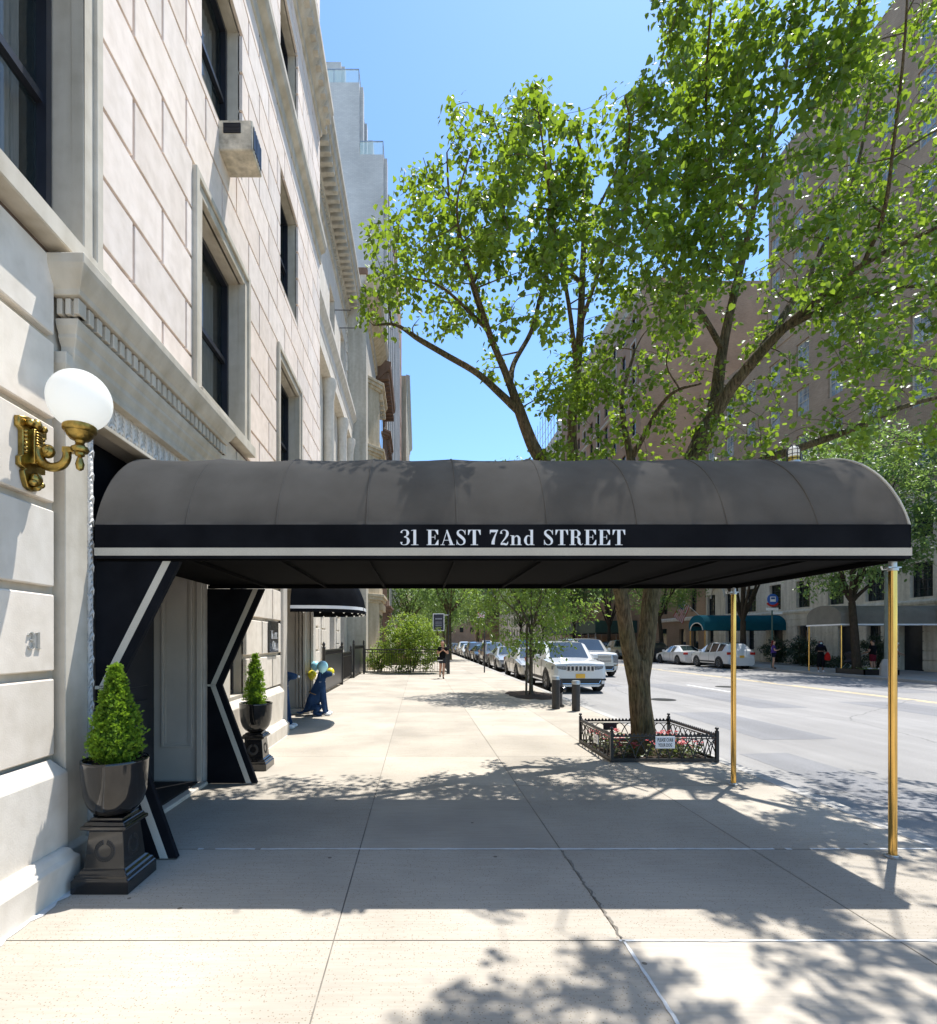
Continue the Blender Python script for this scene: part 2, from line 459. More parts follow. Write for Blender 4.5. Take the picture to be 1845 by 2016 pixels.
M['petal_pink'] = mat('pink_petal', (0.55, 0.12, 0.12), 0.6, var=0.3, scale=30)
M['begonia'] = leafmat('begonia_leaf', (0.04, 0.05, 0.015), (0.14, 0.17, 0.04), (0.2, 0.25, 0.05), 0.35)
# ------------------------------------------------------------------ ground
rnd = random.Random(7)
CURB, FCURB, FWALL, XW = 4.28, 21.2, 27.3, -2.45
mb = MB(); mb.box(-700, 700, -300, 1500, -3.0, -0.155)
ground('ground', mb, M['walk_far'])
mb = MB(); mb.poly([(CURB, -40, -0.13), (FCURB, -40, -0.13), (FCURB, 420, -0.13), (CURB, 420, -0.13)])
ground('road', mb, M['road'])
mb = MB()
xs = [-3.3, -0.47, 1.12, 2.64, 4.08]
ys = [-8, -4.6, -3.1, -1.55, -0.1, 1.35, 2.91, 4.185, 6.02, 7.55, 9.2, 10.86, 12.2, 13.6, 15.1]
while ys[-1] < 90: ys.append(ys[-1] + (1.53 if ys[-1] < 40 else 6))
ys.append(260)
for i in range(len(xs) - 1):
    for j in range(len(ys) - 1):
        t = rnd.uniform(0.90, 1.06); speck = 1.0 if rnd.random() < 0.75 else 0.3
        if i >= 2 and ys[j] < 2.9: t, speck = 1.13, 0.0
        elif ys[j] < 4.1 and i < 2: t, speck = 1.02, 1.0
        a = 0.0 if i == 0 else 0.0035; g = 0.0035
        mb.poly([(xs[i] + a, ys[j] + g, 0), (xs[i + 1] - g, ys[j] + g, 0), (xs[i + 1] - g, ys[j + 1] - g, 0), (xs[i] + a, ys[j + 1] - g, 0)], 0, (t, t, speck))
ground('sidewalk', mb, M['walk'])
mb = MB(); mb.box(-3.9, 4.08, -8, 260, -0.14, -0.006)
ground('sidewalk_bed', mb, M['joint'])
mb = MB()
for k in range(70):
    y = -8 + k * 2.4
    mb.box(4.085, CURB, y + 0.004, y + 2.396, -0.14, 0.002)
ground('kerb', mb, M['curb'], bevel=0.012)
mb = MB()
for (p, q, w) in [((-1.75, 4.185), (2.95, 4.185), 0.013), ((3.1, 4.185), (4.08, 4.185), 0.012), ((1.1, 2.905), (4.08, 2.905), 0.009), ((1.125, 2.905), (1.085, 0.2), 0.009)]:
    p = Vector((*p, 0.004)); q = Vector((*q, 0.004)); d = (q - p).normalized(); s = Vector((-d.y, d.x, 0))
    n = max(2, int((q - p).length / 0.045)); L = []; Rr = []
    for k in range(n + 1):
        c = p.lerp(q, k / n)
        L.append(c + s * (w * rnd.uniform(0.65, 1.3))); Rr.append(c - s * (w * rnd.uniform(0.65, 1.3)))
    for k in range(n):
        if rnd.random() < 0.035: continue
        mb.poly([L[k], L[k + 1], Rr[k + 1], Rr[k]])
# residue line along the foot of the wall
pts = [(-2.32 + 0.05 + rnd.uniform(-.015, .02), y) for y in np.arange(1.0, 3.55, 0.06)]
for a, b in zip(pts, pts[1:]): mb.poly([(-2.325, a[1], .004), (a[0], a[1], .004), (b[0], b[1], .004), (-2.325, b[1], .004)])
ground('joint_sealant', mb, M['caulk'])
# a jagged crack following the slab joint
mb = MB(); p = Vector((1.13, 4.15, 0.003)); prev = None
for k in range(46):
    y = 4.15 - k * 0.027
    x = 1.125 + 0.02 * noise.noise((k * 0.35, 3, 1)) + 0.012 * rnd.uniform(-1, 1); w = 0.006 + 0.006 * abs(noise.noise((k * .5, 1, 9)))
    cur = ((x - w, y, 0.003), (x + w, y, 0.003))
    if prev: mb.poly([prev[0], prev[1], cur[1], cur[0]])
    prev = cur
ground('sidewalk_crack', mb, M['joint'])
mb = MB(); mb.poly([(2.62, 7.2, 0.004), (4.05, 7.2, 0.004), (4.05, 8.55, 0.004), (2.62, 8.55, 0.004)])
rs = []
for k in range(28):
    t = 2 * math.pi * k / 28; r = 1 + 0.1 * rnd.uniform(-1, 1)
    rs.append((3.42 + 0.72 * r * math.cos(t), 16.2 + 1.35 * r * math.sin(t), 0.005))
mb.poly(rs)
ground('tree_pit_soil', mb, M['soil'])
# far side
mb = MB()
for j in range(60):
    y = -20 + j * 3.0
    for i in range(4):
        mb.poly([(FCURB + .18 + i * 1.5, y, 0), (FCURB + .18 + i * 1.5 + 1.492, y, 0), (FCURB + .18 + i * 1.5 + 1.492, y + 2.99, 0), (FCURB + .18 + i * 1.5, y + 2.99, 0)])
ground('far_sidewalk', mb, M['walk_far'])
mb = MB(); mb.box(FCURB + .17, 32, -20, 300, -0.14, -0.005); ground('far_sidewalk_bed', mb, M['joint'])
mb = MB()
for k in range(60): mb.box(FCURB, FCURB + .175, -20 + k * 2.6 + .004, -20 + k * 2.6 + 2.596, -.14, .002)
ground('far_kerb', mb, M['curb'], bevel=0.012)
mb = MB(); mb2 = MB()
for k in range(30):
    y = -6 + k * 12.2
    mb.poly([(10.8, y, -.126), (10.92, y, -.126), (10.92, y + 3.0, -.126), (10.8, y + 3.0, -.126)])
for (a, b) in [(14.72, 14.82), (14.95, 15.05)]:
    y = -20.0
    while y < 250:
        l = rnd.uniform(5, 11)
        mb2.poly([(a, y, -.126), (b, y, -.126), (b, y + l, -.126), (a, y + l, -.126)]); y += l + rnd.uniform(.1, 1.2)
mbp = MB()
for (a, b, c, d) in ((6.2, 7.6, 9.5, 13.2), (9.0, 10.4, 14.0, 22.0), (12.2, 14.0, 11.0, 15.5), (5.0, 5.9, 5.2, 8.4), (16.5, 18.3, 18.0, 24.0), (7.0, 8.0, 20.5, 23.8)):
    mbp.poly([(a, c, -.1275), (b, c + .1, -.1275), (b - .05, d, -.1275), (a + .04, d - .08, -.1275)])
ground('road_patches', mbp, M['road_patch'])
mbp = MB()
for (x, y) in ((7.4, 16.0), (11.9, 20.5)):
    mbp.rings([[(x + r_ * math.cos(q * .2618), y + r_ * math.sin(q * .2618), z) for q in range(24)] for r_, z in ((.36, -.1295), (.36, -.121), (.33, -.121), (.33, -.124), (.02, -.124))])
ground('manhole_covers', mbp, M['iron'])
ground('lane_line', mb, M['line_white']); ground('centre_line', mb2, M['line_yellow'])

# ------------------------------------------------------------------ lettering (high contrast roman capitals built from strokes)
def gl(ch):
    """returns (width, polys, strokes); strokes are (x,y,w) spines"""
    se = lambda a, b: [(a, 0), (b, 0), (b, .035), (a, .035)]
    sT = lambda a, b: [(a, .965), (b, .965), (b, 1), (a, 1)]
    rect = lambda a, b, c, d: [(a, c), (b, c), (b, d), (a, d)]
    if ch == '3': return .56, [], [[(.08, .80, .13), (.13, .93, .06), (.26, .985, .04), (.41, .93, .11), (.455, .77, .16), (.40, .61, .09), (.24, .53, .035)], [(.24, .53, .035), (.43, .46, .10), (.49, .27, .17), (.43, .08, .10), (.25, .015, .04), (.11, .06, .06), (.09, .20, .14)]]
    if ch == '1': return .46, [rect(.16, .32, 0, 1), se(.03, .45), [(.16, 1), (.16, .96), (.03, .93), (.03, .965)]], []
    if ch == '7': return .54, [[(.05, 1), (.52, 1), (.52, .93), (.44, .84), (.10, .84), (.08, .72), (.05, .72)]], [[(.47, .92, .05), (.33, .55, .10), (.25, .25, .17), (.23, .04, .18)]]
    if ch == '2': return .56, [], [[(.10, .74, .14), (.11, .91, .06), (.26, .985, .04), (.42, .91, .11), (.455, .73, .16), (.37, .50, .11), (.09, .10, .04)], [(.07, .06, .11), (.24, .08, .14), (.42, .05, .11), (.49, .22, .03)]]
    if ch == 'E': return .74, [rect(.09, .27, 0, 1), sT(0, .66), se(0, .68), rect(.27, .48, .50, .535), rect(.465, .50, .37, .66), [(.66, 1), (.66, .68), (.625, .68), (.47, .965)], [(.68, 0), (.68, .34), (.645, .34), (.48, .035)]], []
    if ch == 'A': return .82, [[(.40, 1), (.32, .98), (.55, 0), (.74, 0)], [(.36, .98), (.40, .99), (.13, .02), (.085, .02)], rect(.2, .56, .30, .335), se(0, .24), se(.46, .82)], []
    if ch == 'S': return .62, [rect(.515, .55, .68, .99), rect(.04, .075, .01, .34)], [[(.53, .74, .035), (.45, .92, .06), (.29, .985, .04), (.13, .90, .10), (.13, .72, .15), (.30, .54, .18), (.47, .34, .15), (.47, .12, .10), (.30, .015, .04), (.14, .08, .06), (.06, .28, .035)]]
    if ch == 'T': return .76, [rect(.29, .47, 0, 1), sT(.02, .74), se(.17, .59), [(.02, 1), (.02, .66), (.055, .66), (.17, .965)], [(.74, 1), (.74, .66), (.705, .66), (.59, .965)]], []
    if ch == 'n': return .68, [rect(.08, .23, 0, .63), se(0, .31), rect(0, .1, .6, .635), rect(.44, .59, 0, .46), se(.36, .67)], [[(.22, .46, .03), (.31, .58, .05), (.43, .585, .10), (.515, .45, .15)]]
    if ch == 'd': return .70, [rect(.42, .57, 0, 1), rect(.33, .43, .965, 1), se(.55, .65)], [[(.44, .52, .03), (.34, .61, .045), (.20, .56, .10), (.13, .31, .16), (.20, .07, .10), (.34, .015, .045), (.44, .11, .03)]]
    if ch == 'R': return .80, [rect(.09, .27, 0, 1), se(0, .37), sT(0, .3)], [[(.26, .982, .036), (.44, .97, .06), (.555, .76, .17), (.44, .54, .06), (.26, .515, .036)], [(.40, .52, .06), (.53, .42, .13), (.56, .16, .16), (.66, .02, .06), (.76, .09, .03)]]
    if ch == 'K': return .82, [rect(.09, .27, 0, 1), se(0, .37), sT(0, .37), [(.27, .38), (.27, .43), (.64, .98), (.69, .98)], [(.34, .52), (.46, .66), (.78, 0), (.56, 0)], se(.48, .82), sT(.52, .78)], []
    if ch == 'O': return .80, [], [[(.40, .98, .04), (.20, .9, .11), (.11, .5, .19), (.20, .1, .11), (.40, .02, .04), (.60, .1, .11), (.69, .5, .19), (.60, .9, .11), (.40, .98, .04)]]
    if ch == 'H': return .86, [rect(.09, .27, 0, 1), rect(.57, .75, 0, 1), rect(.27, .57, .48, .52), se(0, .36), sT(0, .36), se(.48, .84), sT(.48, .84)], []
    return .34, [], []


def lettering(mb, text, h, place, thick=0.0, track=0.06, small=None):
    """place(x, y, d) -> point in the scene; returns total width"""
    x = 0.0
    for i, ch in enumerate(text):
        k = h
        if small and i > 0 and ch != ' ': k = h * small
        w, polys, strokes = gl(ch)
        ps = [list(p) for p in polys]
        for s in strokes:
            sp = spline(s, 7); L = []; Rr = []
            for j, c in enumerate(sp):
                d = np.array(sp[min(j + 1, len(sp) - 1)][:2]) - np.array(sp[max(j - 1, 0)][:2])
                d = d / (np.linalg.norm(d) + 1e-9); nrm = np.array((-d[1], d[0])) * c[2] * .5
                L.append(c[:2] + nrm); Rr.append(c[:2] - nrm)
            for j in range(len(sp) - 1): ps.append([L[j], L[j + 1], Rr[j + 1], Rr[j]])
        for j, p in enumerate(ps):
            lift = 0.00012 * (j % 7)
            top = [place(x + a * k, b * k, thick + lift) for a, b in p]
            mb.poly(top)
            if thick > 0:
                bot = [place(x + a * k, b * k, 0) for a, b in p]
                for a in range(len(p)):
                    b = (a + 1) % len(p); mb.poly([bot[a], bot[b], top[b], top[a]])
        x += (w + track) * k
    return x


def font_mesh(text, size, place, mb, m=0, bold=0.0, align='CENTER', sx=1.0):
    cu = bpy.data.curves.new('txt', 'FONT'); cu.body = text; cu.size = size; cu.align_x = align; cu.offset = bold; cu.resolution_u = 3
    o = bpy.data.objects.new('txt', cu); COL.objects.link(o)
    dg = bpy.context.evaluated_depsgraph_get(); dg.update()
    me = o.evaluated_get(dg).to_mesh()
    vs = [place(v.co.x * sx, v.co.y) for v in me.vertices]
    mb.mesh(vs, [tuple(p.vertices) for p in me.polygons], m)
    o.evaluated_get(dg).to_mesh_clear()
    bpy.data.objects.remove(o); bpy.data.curves.remove(cu)


# ------------------------------------------------------------------ wall helpers
def minus(rects, hole):
    a0, a1, b0, b1 = hole; out = []
    for (y0, y1, z0, z1) in rects:
        if a1 <= y0 or a0 >= y1 or b1 <= z0 or b0 >= z1: out.append((y0, y1, z0, z1)); continue
        if z0 < b0: out.append((y0, y1, z0, b0))
        if z1 > b1: out.append((y0, y1, b1, z1))
        c0, c1 = max(z0, b0), min(z1, b1)
        if y0 < a0: out.append((y0, a0, c0, c1))
        if y1 > a1: out.append((a1, y1, c0, c1))
    return out


def wall_x(mb, X, y0, y1, z0, z1, holes=(), depth=0.0, m=0, mr=None):
    """sheet of wall in the plane x = X with rectangular holes; depth (signed) makes the reveals"""
    rs = [(y0, y1, z0, z1)]
    for h in holes: rs = minus(rs, h)
    for (a, b, c, d) in rs: mb.poly([(X, a, c), (X, b, c), (X, b, d), (X, a, d)], m)
    if depth:
        mr = m if mr is None else mr
        for (a, b, c, d) in holes:
            X2 = X + depth
            mb.poly([(X, a, c), (X2, a, c), (X2, a, d), (X, a, d)], mr); mb.poly([(X, b, c), (X2, b, c), (X2, b, d), (X, b, d)], mr)
            mb.poly([(X, a, d), (X2, a, d), (X2, b, d), (X, b, d)], mr); mb.poly([(X, a, c), (X2, a, c), (X2, b, c), (X, b, c)], mr)


def moulding(mb, X, y0, y1, prof, m=0, s=1, ret=True):
    """profile [(d,z)] swept along y on a wall x = X (s = outward direction), with mitred returns"""
    rs = []
    for d, z in prof:
        e = d if ret else 0
        rs.append([(X, y0 - e, z), (X + s * d, y0 - e, z), (X + s * d, y1 + e, z), (X, y1 + e, z)])
    for a, b in zip(rs, rs[1:]):
        for k in range(3): mb.poly([a[k], a[k + 1], b[k + 1], b[k]], m)
    mb.poly(rs[0], m); mb.poly(rs[-1], m)


def leaf_relief(mb, place, L, W, n=5, d=0.02):
    """one carved acanthus motif; place(a along, b across, depth)"""
    def lobe(p, q, w, dd):
        p = np.array(p); q = np.array(q); t = (q - p); l = np.linalg.norm(t); t = t / l; nn = np.array((-t[1], t[0]))
        a = p; b = p + t * l * .55 + nn * w; c = q; e = p + t * l * .55 - nn * w; mid = p + t * l * .55
        A, B, C, E, Mi = [place(x[0], x[1], h) for x, h in ((a, .002), (b, .002), (c, .002), (e, .002), (mid, dd))]
        for f in ((A, B, Mi), (B, C, Mi), (C, E, Mi), (E, A, Mi)): mb.poly(f)
    lobe((0.02 * L, 0), (0.97 * L, 0), W * .10, d * 1.25)
    for k in range(n):
        f = (k + .4) / n
        r = W * .48 * (1 - .55 * f)
        for s in (-1, 1): lobe((f * L * .8, s * W * .05), (f * L * .8 + L * .27, s * r), W * .085, d)
    for s in (-1, 1): lobe((0, s * W * .5), (0.42 * L, s * W * .36), W * .09, d * .8)


# ------------------------------------------------------------------ the stone apartment building
AB = thing('apartment_building', 'pale limestone apartment building with deep block joints and a dentilled doorway behind the black canopy', 'building', (XW, 4.0, 0))
AY0, AY1, AZ1 = -7.0, 13.07, 27.0
win = []   # y0,y1,z0,z1,framed
for yc, fr in ((-0.4, 1), (3.10, 1), (6.64, 1), (10.02, 1)):
    win.append((yc - .72, yc + .73, 4.40, 6.62, 1))
    win.append((yc - .68, yc + .68, 8.03, 10.08, 0))
    win.append((yc - .68, yc + .68, 12.0, 13.5, 0))
    for zz in (16.6, 20.4, 24.0): win.append((yc - .68, yc + .68, zz, zz + 1.9, 0))
low = [(6.86, 7.50, .90, 2.75, 0), (8.6, 8.6, 1, 1, 0)][:1] + [(-1.2, 0.2, .95, 2.9, 0)]
P1 = (3.98, 6.12, 0.0, 3.30); P2 = (9.62, 12.1, 0.0, 2.80)
holes = [w[:4] for w in win + low] + [P1, P2]
mb = MB()
wall_x(mb, XW - .042, AY0, AY1, 4.2, AZ1, [w[:4] for w in win], -.26, 0, 1)
wall_x(mb, XW - .05, AY0, AY1, 0, 4.2, [w[:4] for w in low] + [P1, P2], 0, 1)
for w in low: wall_x(mb, XW - .05, w[0], w[1], w[2], w[3], [w[:4]], -.24, 1, 1)
mb.poly([(XW - .05, AY1, 0), (-14, AY1, 0), (-14, AY1, AZ1), (XW - .05, AY1, AZ1)], 1)
mb.poly([(XW - .05, AY0, 0), (-14, AY0, 0), (-14, AY0, AZ1), (XW - .05, AY0, AZ1)], 1)
mb.poly([(XW - .05, AY0, AZ1), (XW - .05, AY1, AZ1), (-14, AY1, AZ1), (-14, AY0, AZ1)], 1)
mb.poly([(-14, AY0, 0), (-14, AY1, 0), (-14, AY1, AZ1), (-14, AY0, AZ1)], 1)
mb.build('wall_core', [M['groove'], M['stone_trim']], AB)

def ashlar(z0, z1, course, L, gap, x0, x1, hl, zoff=0.0, yoff=0.0, r=None, jitter=0.0):
    mb = MB(); r = r or random.Random(3); z = zoff; k = 0
    while z < z1:
        a, b = max(z, z0), min(z + course, z1)
        if b - a > .06:
            y = AY0 - L + (0 if k % 2 else L / 2) + yoff
            while y < AY1:
                ya, yb = max(y, AY0), min(y + L, AY1)
                if yb - ya > .05:
                    rs = [(ya + gap / 2, yb - gap / 2, a + gap / 2, b - gap / 2)]
                    for h in hl: rs = minus(rs, h)
                    t = r.uniform(.93, 1.06); wv = r.uniform(-.02, .02)
                    for q in rs:
                        if q[1] - q[0] > .015 and q[3] - q[2] > .015:
                            mb.box(x0, x1 + r.uniform(-.001, .001), *q, 0, (t + wv, t, t - wv))
                y += L
        z += course; k += 1
    return mb
pad = lambda h, p: (h[0] - p, h[1] + p, h[2] - p, h[3] + p)
uh = []
for w in win: uh.append(pad(w[:4], .21) if w[4] else w[:4])
uh += [(AY0, AY1, 10.95, 11.5), (AY0, AY1, 14.15, 14.9), (3.25, 6.72, 3.0, 4.25)]
ashlar(4.25, AZ1, .534, 1.02, .038, XW - .06, XW, uh, 4.182 - .534, 4.88 - 4.0 - .05).build('ashlar_facing', M['stone'], AB, bevel=.003)
lh = [w[:4] for w in low] + [(3.55, 6.55, 0, 4.3), (9.42, 12.3, 0, 3.1)]
ashlar(.86, 4.25, .563, 1.16, .055, XW - .08, XW, lh, .86, .18, random.Random(5)).build('rusticated_base', M['stone_low'], AB, bevel=.008)
# plinth and base
pr = [(.07, 0), (.07, .76), (.05, .79), (0, .86)]
pb = [(.15, 0), (.15, .20), (.125, .225), (.11, .26), (.085, .275)]
for (a, b) in ((AY0, 3.60), (6.50, 9.40), (12.3, AY1)):
    mb = MB(); moulding(mb, XW - .01, a + .07, b - .07, pr); pb_ = mb.build('plinth', M['stone_plinth'], AB, bevel=.006)
    mb = MB(); moulding(mb, XW - .005, a + .15, b - .15, pb); mb.build('base_course', M['stone_plinth'], pb_, bevel=.006)

# belt course and cornice
mb = MB()
moulding(mb, XW, AY0, AY1, [(0, 10.95), (.03, 10.97), (.03, 11.2), (.13, 11.26), (.17, 11.36), (.17, 11.46), (.0, 11.5)], ret=False)
mb.build('belt_course', M['stone_trim'], AB)
mb = MB()
moulding(mb, XW, AY0, AY1 - .0, [(0, 14.1), (.05, 14.13), (.05, 14.3), (.12, 14.34), (.30, 14.62), (.34, 14.66), (.34, 14.80), (.0, 14.9)], ret=False)
y = AY0 + .1
while y < AY1 - .1:
    mb.box(XW + .05, XW + .27, y, y + .14, 14.40, 14.60); y += .30
mb.build('cornice', M['stone_trim'], AB)
# windows
def sash(name, par, X, y0, y1, z0, z1, s=1, mf='frame_black', bars=None, sub=True, curtain=True, pane='glass'):
    mf_ = MB(); t = .055
    def fr(a, b, c, d, dx=0.05): mf_.box(X - s * .02 if s > 0 else X - dx, X + dx if s > 0 else X + .02, a, b, c, d)
    fr(y0, y0 + t, z0, z1, .07); fr(y1 - t, y1, z0, z1, .07); fr(y0 + t, y1 - t, z1 - t, z1, .07); fr(y0 + t, y1 - t, z0, z0 + t, .07)
    zm = (z0 + z1) / 2; fr(y0 + t, y1 - t, zm - .03, zm + .03, .045)
    if bars:
        nb, nr = bars
        for k in range(1, nb):
            yy = y0 + (y1 - y0) * k / nb; fr(yy - .012, yy + .012, z0 + t, z1 - t, .03)
        for k in range(1, nr):
            zz = z0 + (z1 - z0) * k / nr
            if abs(zz - zm) > .05: fr(y0 + t, y1 - t, zz - .012, zz + .012, .03)
    w = mf_.build(name, M[mf], par)
    p = MB(); p.poly([(X, y0 + .02, z0 + .02), (X, y1 - .02, z0 + .02), (X, y1 - .02, z1 - .02), (X, y0 + .02, z1 - .02)])
    p.build('pane', M[pane], w)
    if curtain:
        c = MB(); n = 14; yy0, yy1 = y0 + .1, y0 + (y1 - y0) * .4
        for (q0, q1) in ((y0 + .06, y0 + (y1 - y0) * .33), (y1 - (y1 - y0) * .33, y1 - .06)):
            for k in range(n):
                a = q0 + (q1 - q0) * k / n; b = q0 + (q1 - q0) * (k + 1) / n
                xa = X - s * (.14 + .02 * math.sin(k * 2.1)); xb = X - s * (.14 + .02 * math.sin((k + 1) * 2.1))
                c.poly([(xa, a, z0 + .05), (xb, b, z0 + .05), (xb, b, z1 - .05), (xa, a, z1 - .05)])
        c.build('curtain', M['curtain'], w)
    return w
for (a, b, c, d, fr) in win:
    w = sash('window', AB, XW - .27, a + .02, b - .02, c + .02, d - .02, pane='glass_clear')
    if fr:
        mb = MB()
        for (p, q, e) in ((0.0, .12, .02), (.12, .20, .045)):
            mb.box(XW - .07, XW + e, a - q, a - p, c - .05, d + q); mb.box(XW - .07, XW + e, b + p, b + q, c - .05, d + q)
            mb.box(XW - .07, XW + e, a - p, b + p, d + p, d + q)
        mb.build('architrave', M['stone_trim'], w, bevel=.008)
    mb = MB(); e = .20 if fr else .0
    mb.box(XW - .25, XW + (.11 if fr else .004), a - e - .0, b + e, c - (.13 if fr else .0), c + .012)
    mb.build('sill', M['stone_trim'], w, bevel=.008)
for (a, b, c, d, fr) in low: sash('window', AB, XW - .25, a + .01, b - .01, c + .01, d - .01, pane='glass_clear')

# doorway surround
mb = MB()
for (a, b) in ((3.60, 3.80), (6.30, 6.50)):
    moulding(mb, XW - .06, a + .10, b - .10, [(.13, 0), (.13, .22), (.10, .26), (.10, 3.50), (.115, 3.54), (.115, 3.62)])
    mb.box(XW - .05, XW + .035, b if a < 5 else a - .05, b + .05 if a < 5 else a, 0.0, 3.56)
moulding(mb, XW - .02, 3.74, 6.14, [(d_ * .72, z_) for d_, z_ in [(.10, 3.56), (.11, 3.60), (.13, 3.64), (.13, 3.68), (.17, 3.73), (.17, 3.755), (.20, 3.80), (.21, 3.845), (.13, 3.85), (.13, 3.98), (.25, 3.985), (.26, 4.02), (.30, 4.06), (.345, 4.12), (.36, 4.15), (.365, 4.21), (.30, 4.235), (0, 4.25)]])
mb.box(XW - .05, XW + .06, 3.86, 6.24, 3.27, 3.30)
mb.box(XW - .05, XW + .07, 3.80, 6.30, 3.52, 3.56)
mb.build('door_surround', M['stone_trim'], AB, bevel=.004)
mb = MB(); y = 3.60
while y < 6.26:
    mb.box(XW + .06, XW + .142, y, y + .058, 3.865, 3.972); y += .098
for k in range(3):
    x = XW - .005 + k * .058
    mb.box(x, x + .036, 3.74 - .165, 3.74 - .08, 3.865, 3.972); mb.box(x, x + .036, 6.14 + .08, 6.14 + .165, 3.865, 3.972)
mb.build('dentil', M['stone_trim'], AB, bevel=.004)
mb = MB()
xb = XW - .005
mb.box(XW - .06, xb, 3.85, 3.98, .25, 3.27); mb.box(XW - .06, xb, 6.12, 6.25, .25, 3.27); mb.box(XW - .06, xb, 3.85, 6.25, 3.30, 3.52)
mb.box(XW - .06, xb + .04, 3.84, 3.985, 0, .25); mb.box(XW - .06, xb + .04, 6.115, 6.26, 0, .25)
z = .27
while z < 3.2:
    for yc in (3.915, 6.185): leaf_relief(mb, lambda a, b, d, yc=yc, z=z: (xb + .004 + d, yc + b, z + a), .20, .125, 4, .016)
    z += .172
y = 3.88
while y < 6.2:
    leaf_relief(mb, lambda a, b, d, y=y: (xb + .004 + d, y + .05 + b, 3.32 + a), .19, .12, 4, .015); y += .118
mb.build('carved_leaf_band', M['leaf_trim'], AB)
# recess, reveals, door
mb = MB(); X2 = -3.07
mb.poly([(XW - .05, 6.12, 0), (X2, 6.12, 0), (X2, 6.12, 3.3), (XW - .05, 6.12, 3.3)])
mb.poly([(XW - .05, 3.98, 0), (X2, 3.98, 0), (X2, 3.98, 3.3), (XW - .05, 3.98, 3.3)])
mb.poly([(XW - .05, 3.98, 3.3), (X2, 3.98, 3.3), (X2, 6.12, 3.3), (XW - .05, 6.12, 3.3)])
def panel_y(mb, Y, x0, x1, z0, z1, s=-1):
    for (i0, i1, d) in ((0, .022, .022), (.022, .05, .012)):
        for (a, b, c, e) in ((x0 + i0, x0 + i1, z0 + i0, z1 - i0), (x1 - i1, x1 - i0, z0 + i0, z1 - i0), (x0 + i1, x1 - i1, z0 + i0, z0 + i1), (x0 + i1, x1 - i1, z1 - i1, z1 - i0)):
            mb.box(a, b, min(Y, Y + s * d), max(Y, Y + s * d), c, e)
panel_y(mb, 6.12, -2.98, -2.62, .42, 2.9)
mb.box(-2.56, -2.50, 6.07, 6.119, 0, 3.3)
mb.build('panelled_reveal', M['cream'], AB, bevel=.003)
d = MB(); d.box(X2 - .06, X2, 3.98, 6.12, 0, 3.3)
for (a, b) in ((4.15, 4.95), (5.1, 5.95)): 
    for (c, e) in ((.25, 1.0), (1.15, 2.3)): d.box(X2, X2 + .02, a, b, c, e)
dr = d.build('door', M['frame_black'], AB, bevel=.006)
d = MB(); d.ball((X2 + .05, 5.03, 1.05), .035); d.build('door_knob', M['brass'], dr, smooth=60)
# neighbouring shop doorway in the same wall
mb = MB()
for Y, s in ((12.1, -1), (9.62, 1)):
    mb.poly([(XW - .05, Y, 0), (-3.3, Y, 0), (-3.3, Y, 2.8), (XW - .05, Y, 2.8)])
    for k in range(3): mb.box(XW - .18 - k * .09, XW - .12 - k * .09, min(Y, Y + s * .05 * (3 - k)), max(Y, Y + s * .05 * (3 - k)), .12, 2.8)
    mb.box(XW - .62, XW - .02, min(Y, Y + s * .17), max(Y, Y + s * .17), 0, .12)
mb.poly([(XW - .05, 9.62, 2.8), (-3.3, 9.62, 2.8), (-3.3, 12.1, 2.8), (XW - .05, 12.1, 2.8)])
moulding(mb, XW - .02, 9.45, 9.60, [(.06, 0), (.06, 3.05), (0, 3.1)]); moulding(mb, XW - .02, 12.12, 12.27, [(.06, 0), (.06, 3.05), (0, 3.1)])
mb.box(XW - .05, XW + .05, 9.42, 12.3, 2.82, 3.1)
mb.build('shop_doorway', M['cream'], AB, bevel=.004)
mb = MB(); mb.box(-3.36, -3.30, 9.62, 12.1, 0, 2.8); mb.build('shop_door', M['frame_black'], AB)
# house number
mb = MB(); lettering(mb, '31', .105, lambda x, y, d: (XW + .001 + d, 3.295 + x, 1.60 + y), .012, .10)
mb.build('house_number', mat('brushed_numeral', (.55, .54, .50), .35, metal=.6, var=.1), AB)
# step and mat
mb = MB(); mb.box(-3.06, XW + .02, 4.0, 6.1, -.01, .035); mb.build('threshold', M['stone_plinth'], AB, bevel=.01)
mb = MB(); mb.box(-3.0, XW - .06, 4.2, 6.0, .036, .056); one('door_mat', mb, M['rubber'], 'black rubber mat on the threshold between the cream door reveals', 'mat', (-2.7, 5.1, .036), bevel=.006)

# ------------------------------------------------------------------ air conditioner
t = thing('air_conditioner', 'rusty white window air conditioner jutting from the third floor above the doorway', 'air conditioner', (XW, 6.75, 8.17))
mb = MB(); mb.box(XW - .25, XW + .41, 6.46, 6.86, 7.66, 8.028); mb.build('casing', M['rust'], t, bevel=.012)
mb = MB(); mb.box(XW + .06, XW + .27, 6.452, 6.459, 7.86, 7.98)
for k in range(7): mb.box(XW + .06, XW + .27, 6.444, 6.451, 7.865 + k * .017, 7.874 + k * .017)
mb.build('louvre', M['frame_black'], t)
mb = MB()
for k in range(6): mb.box(XW + .412, XW + .42, 6.50 + k * .055, 6.53 + k * .055, 7.71, 7.98)
mb.build('louvre', M['frame_black'], t)
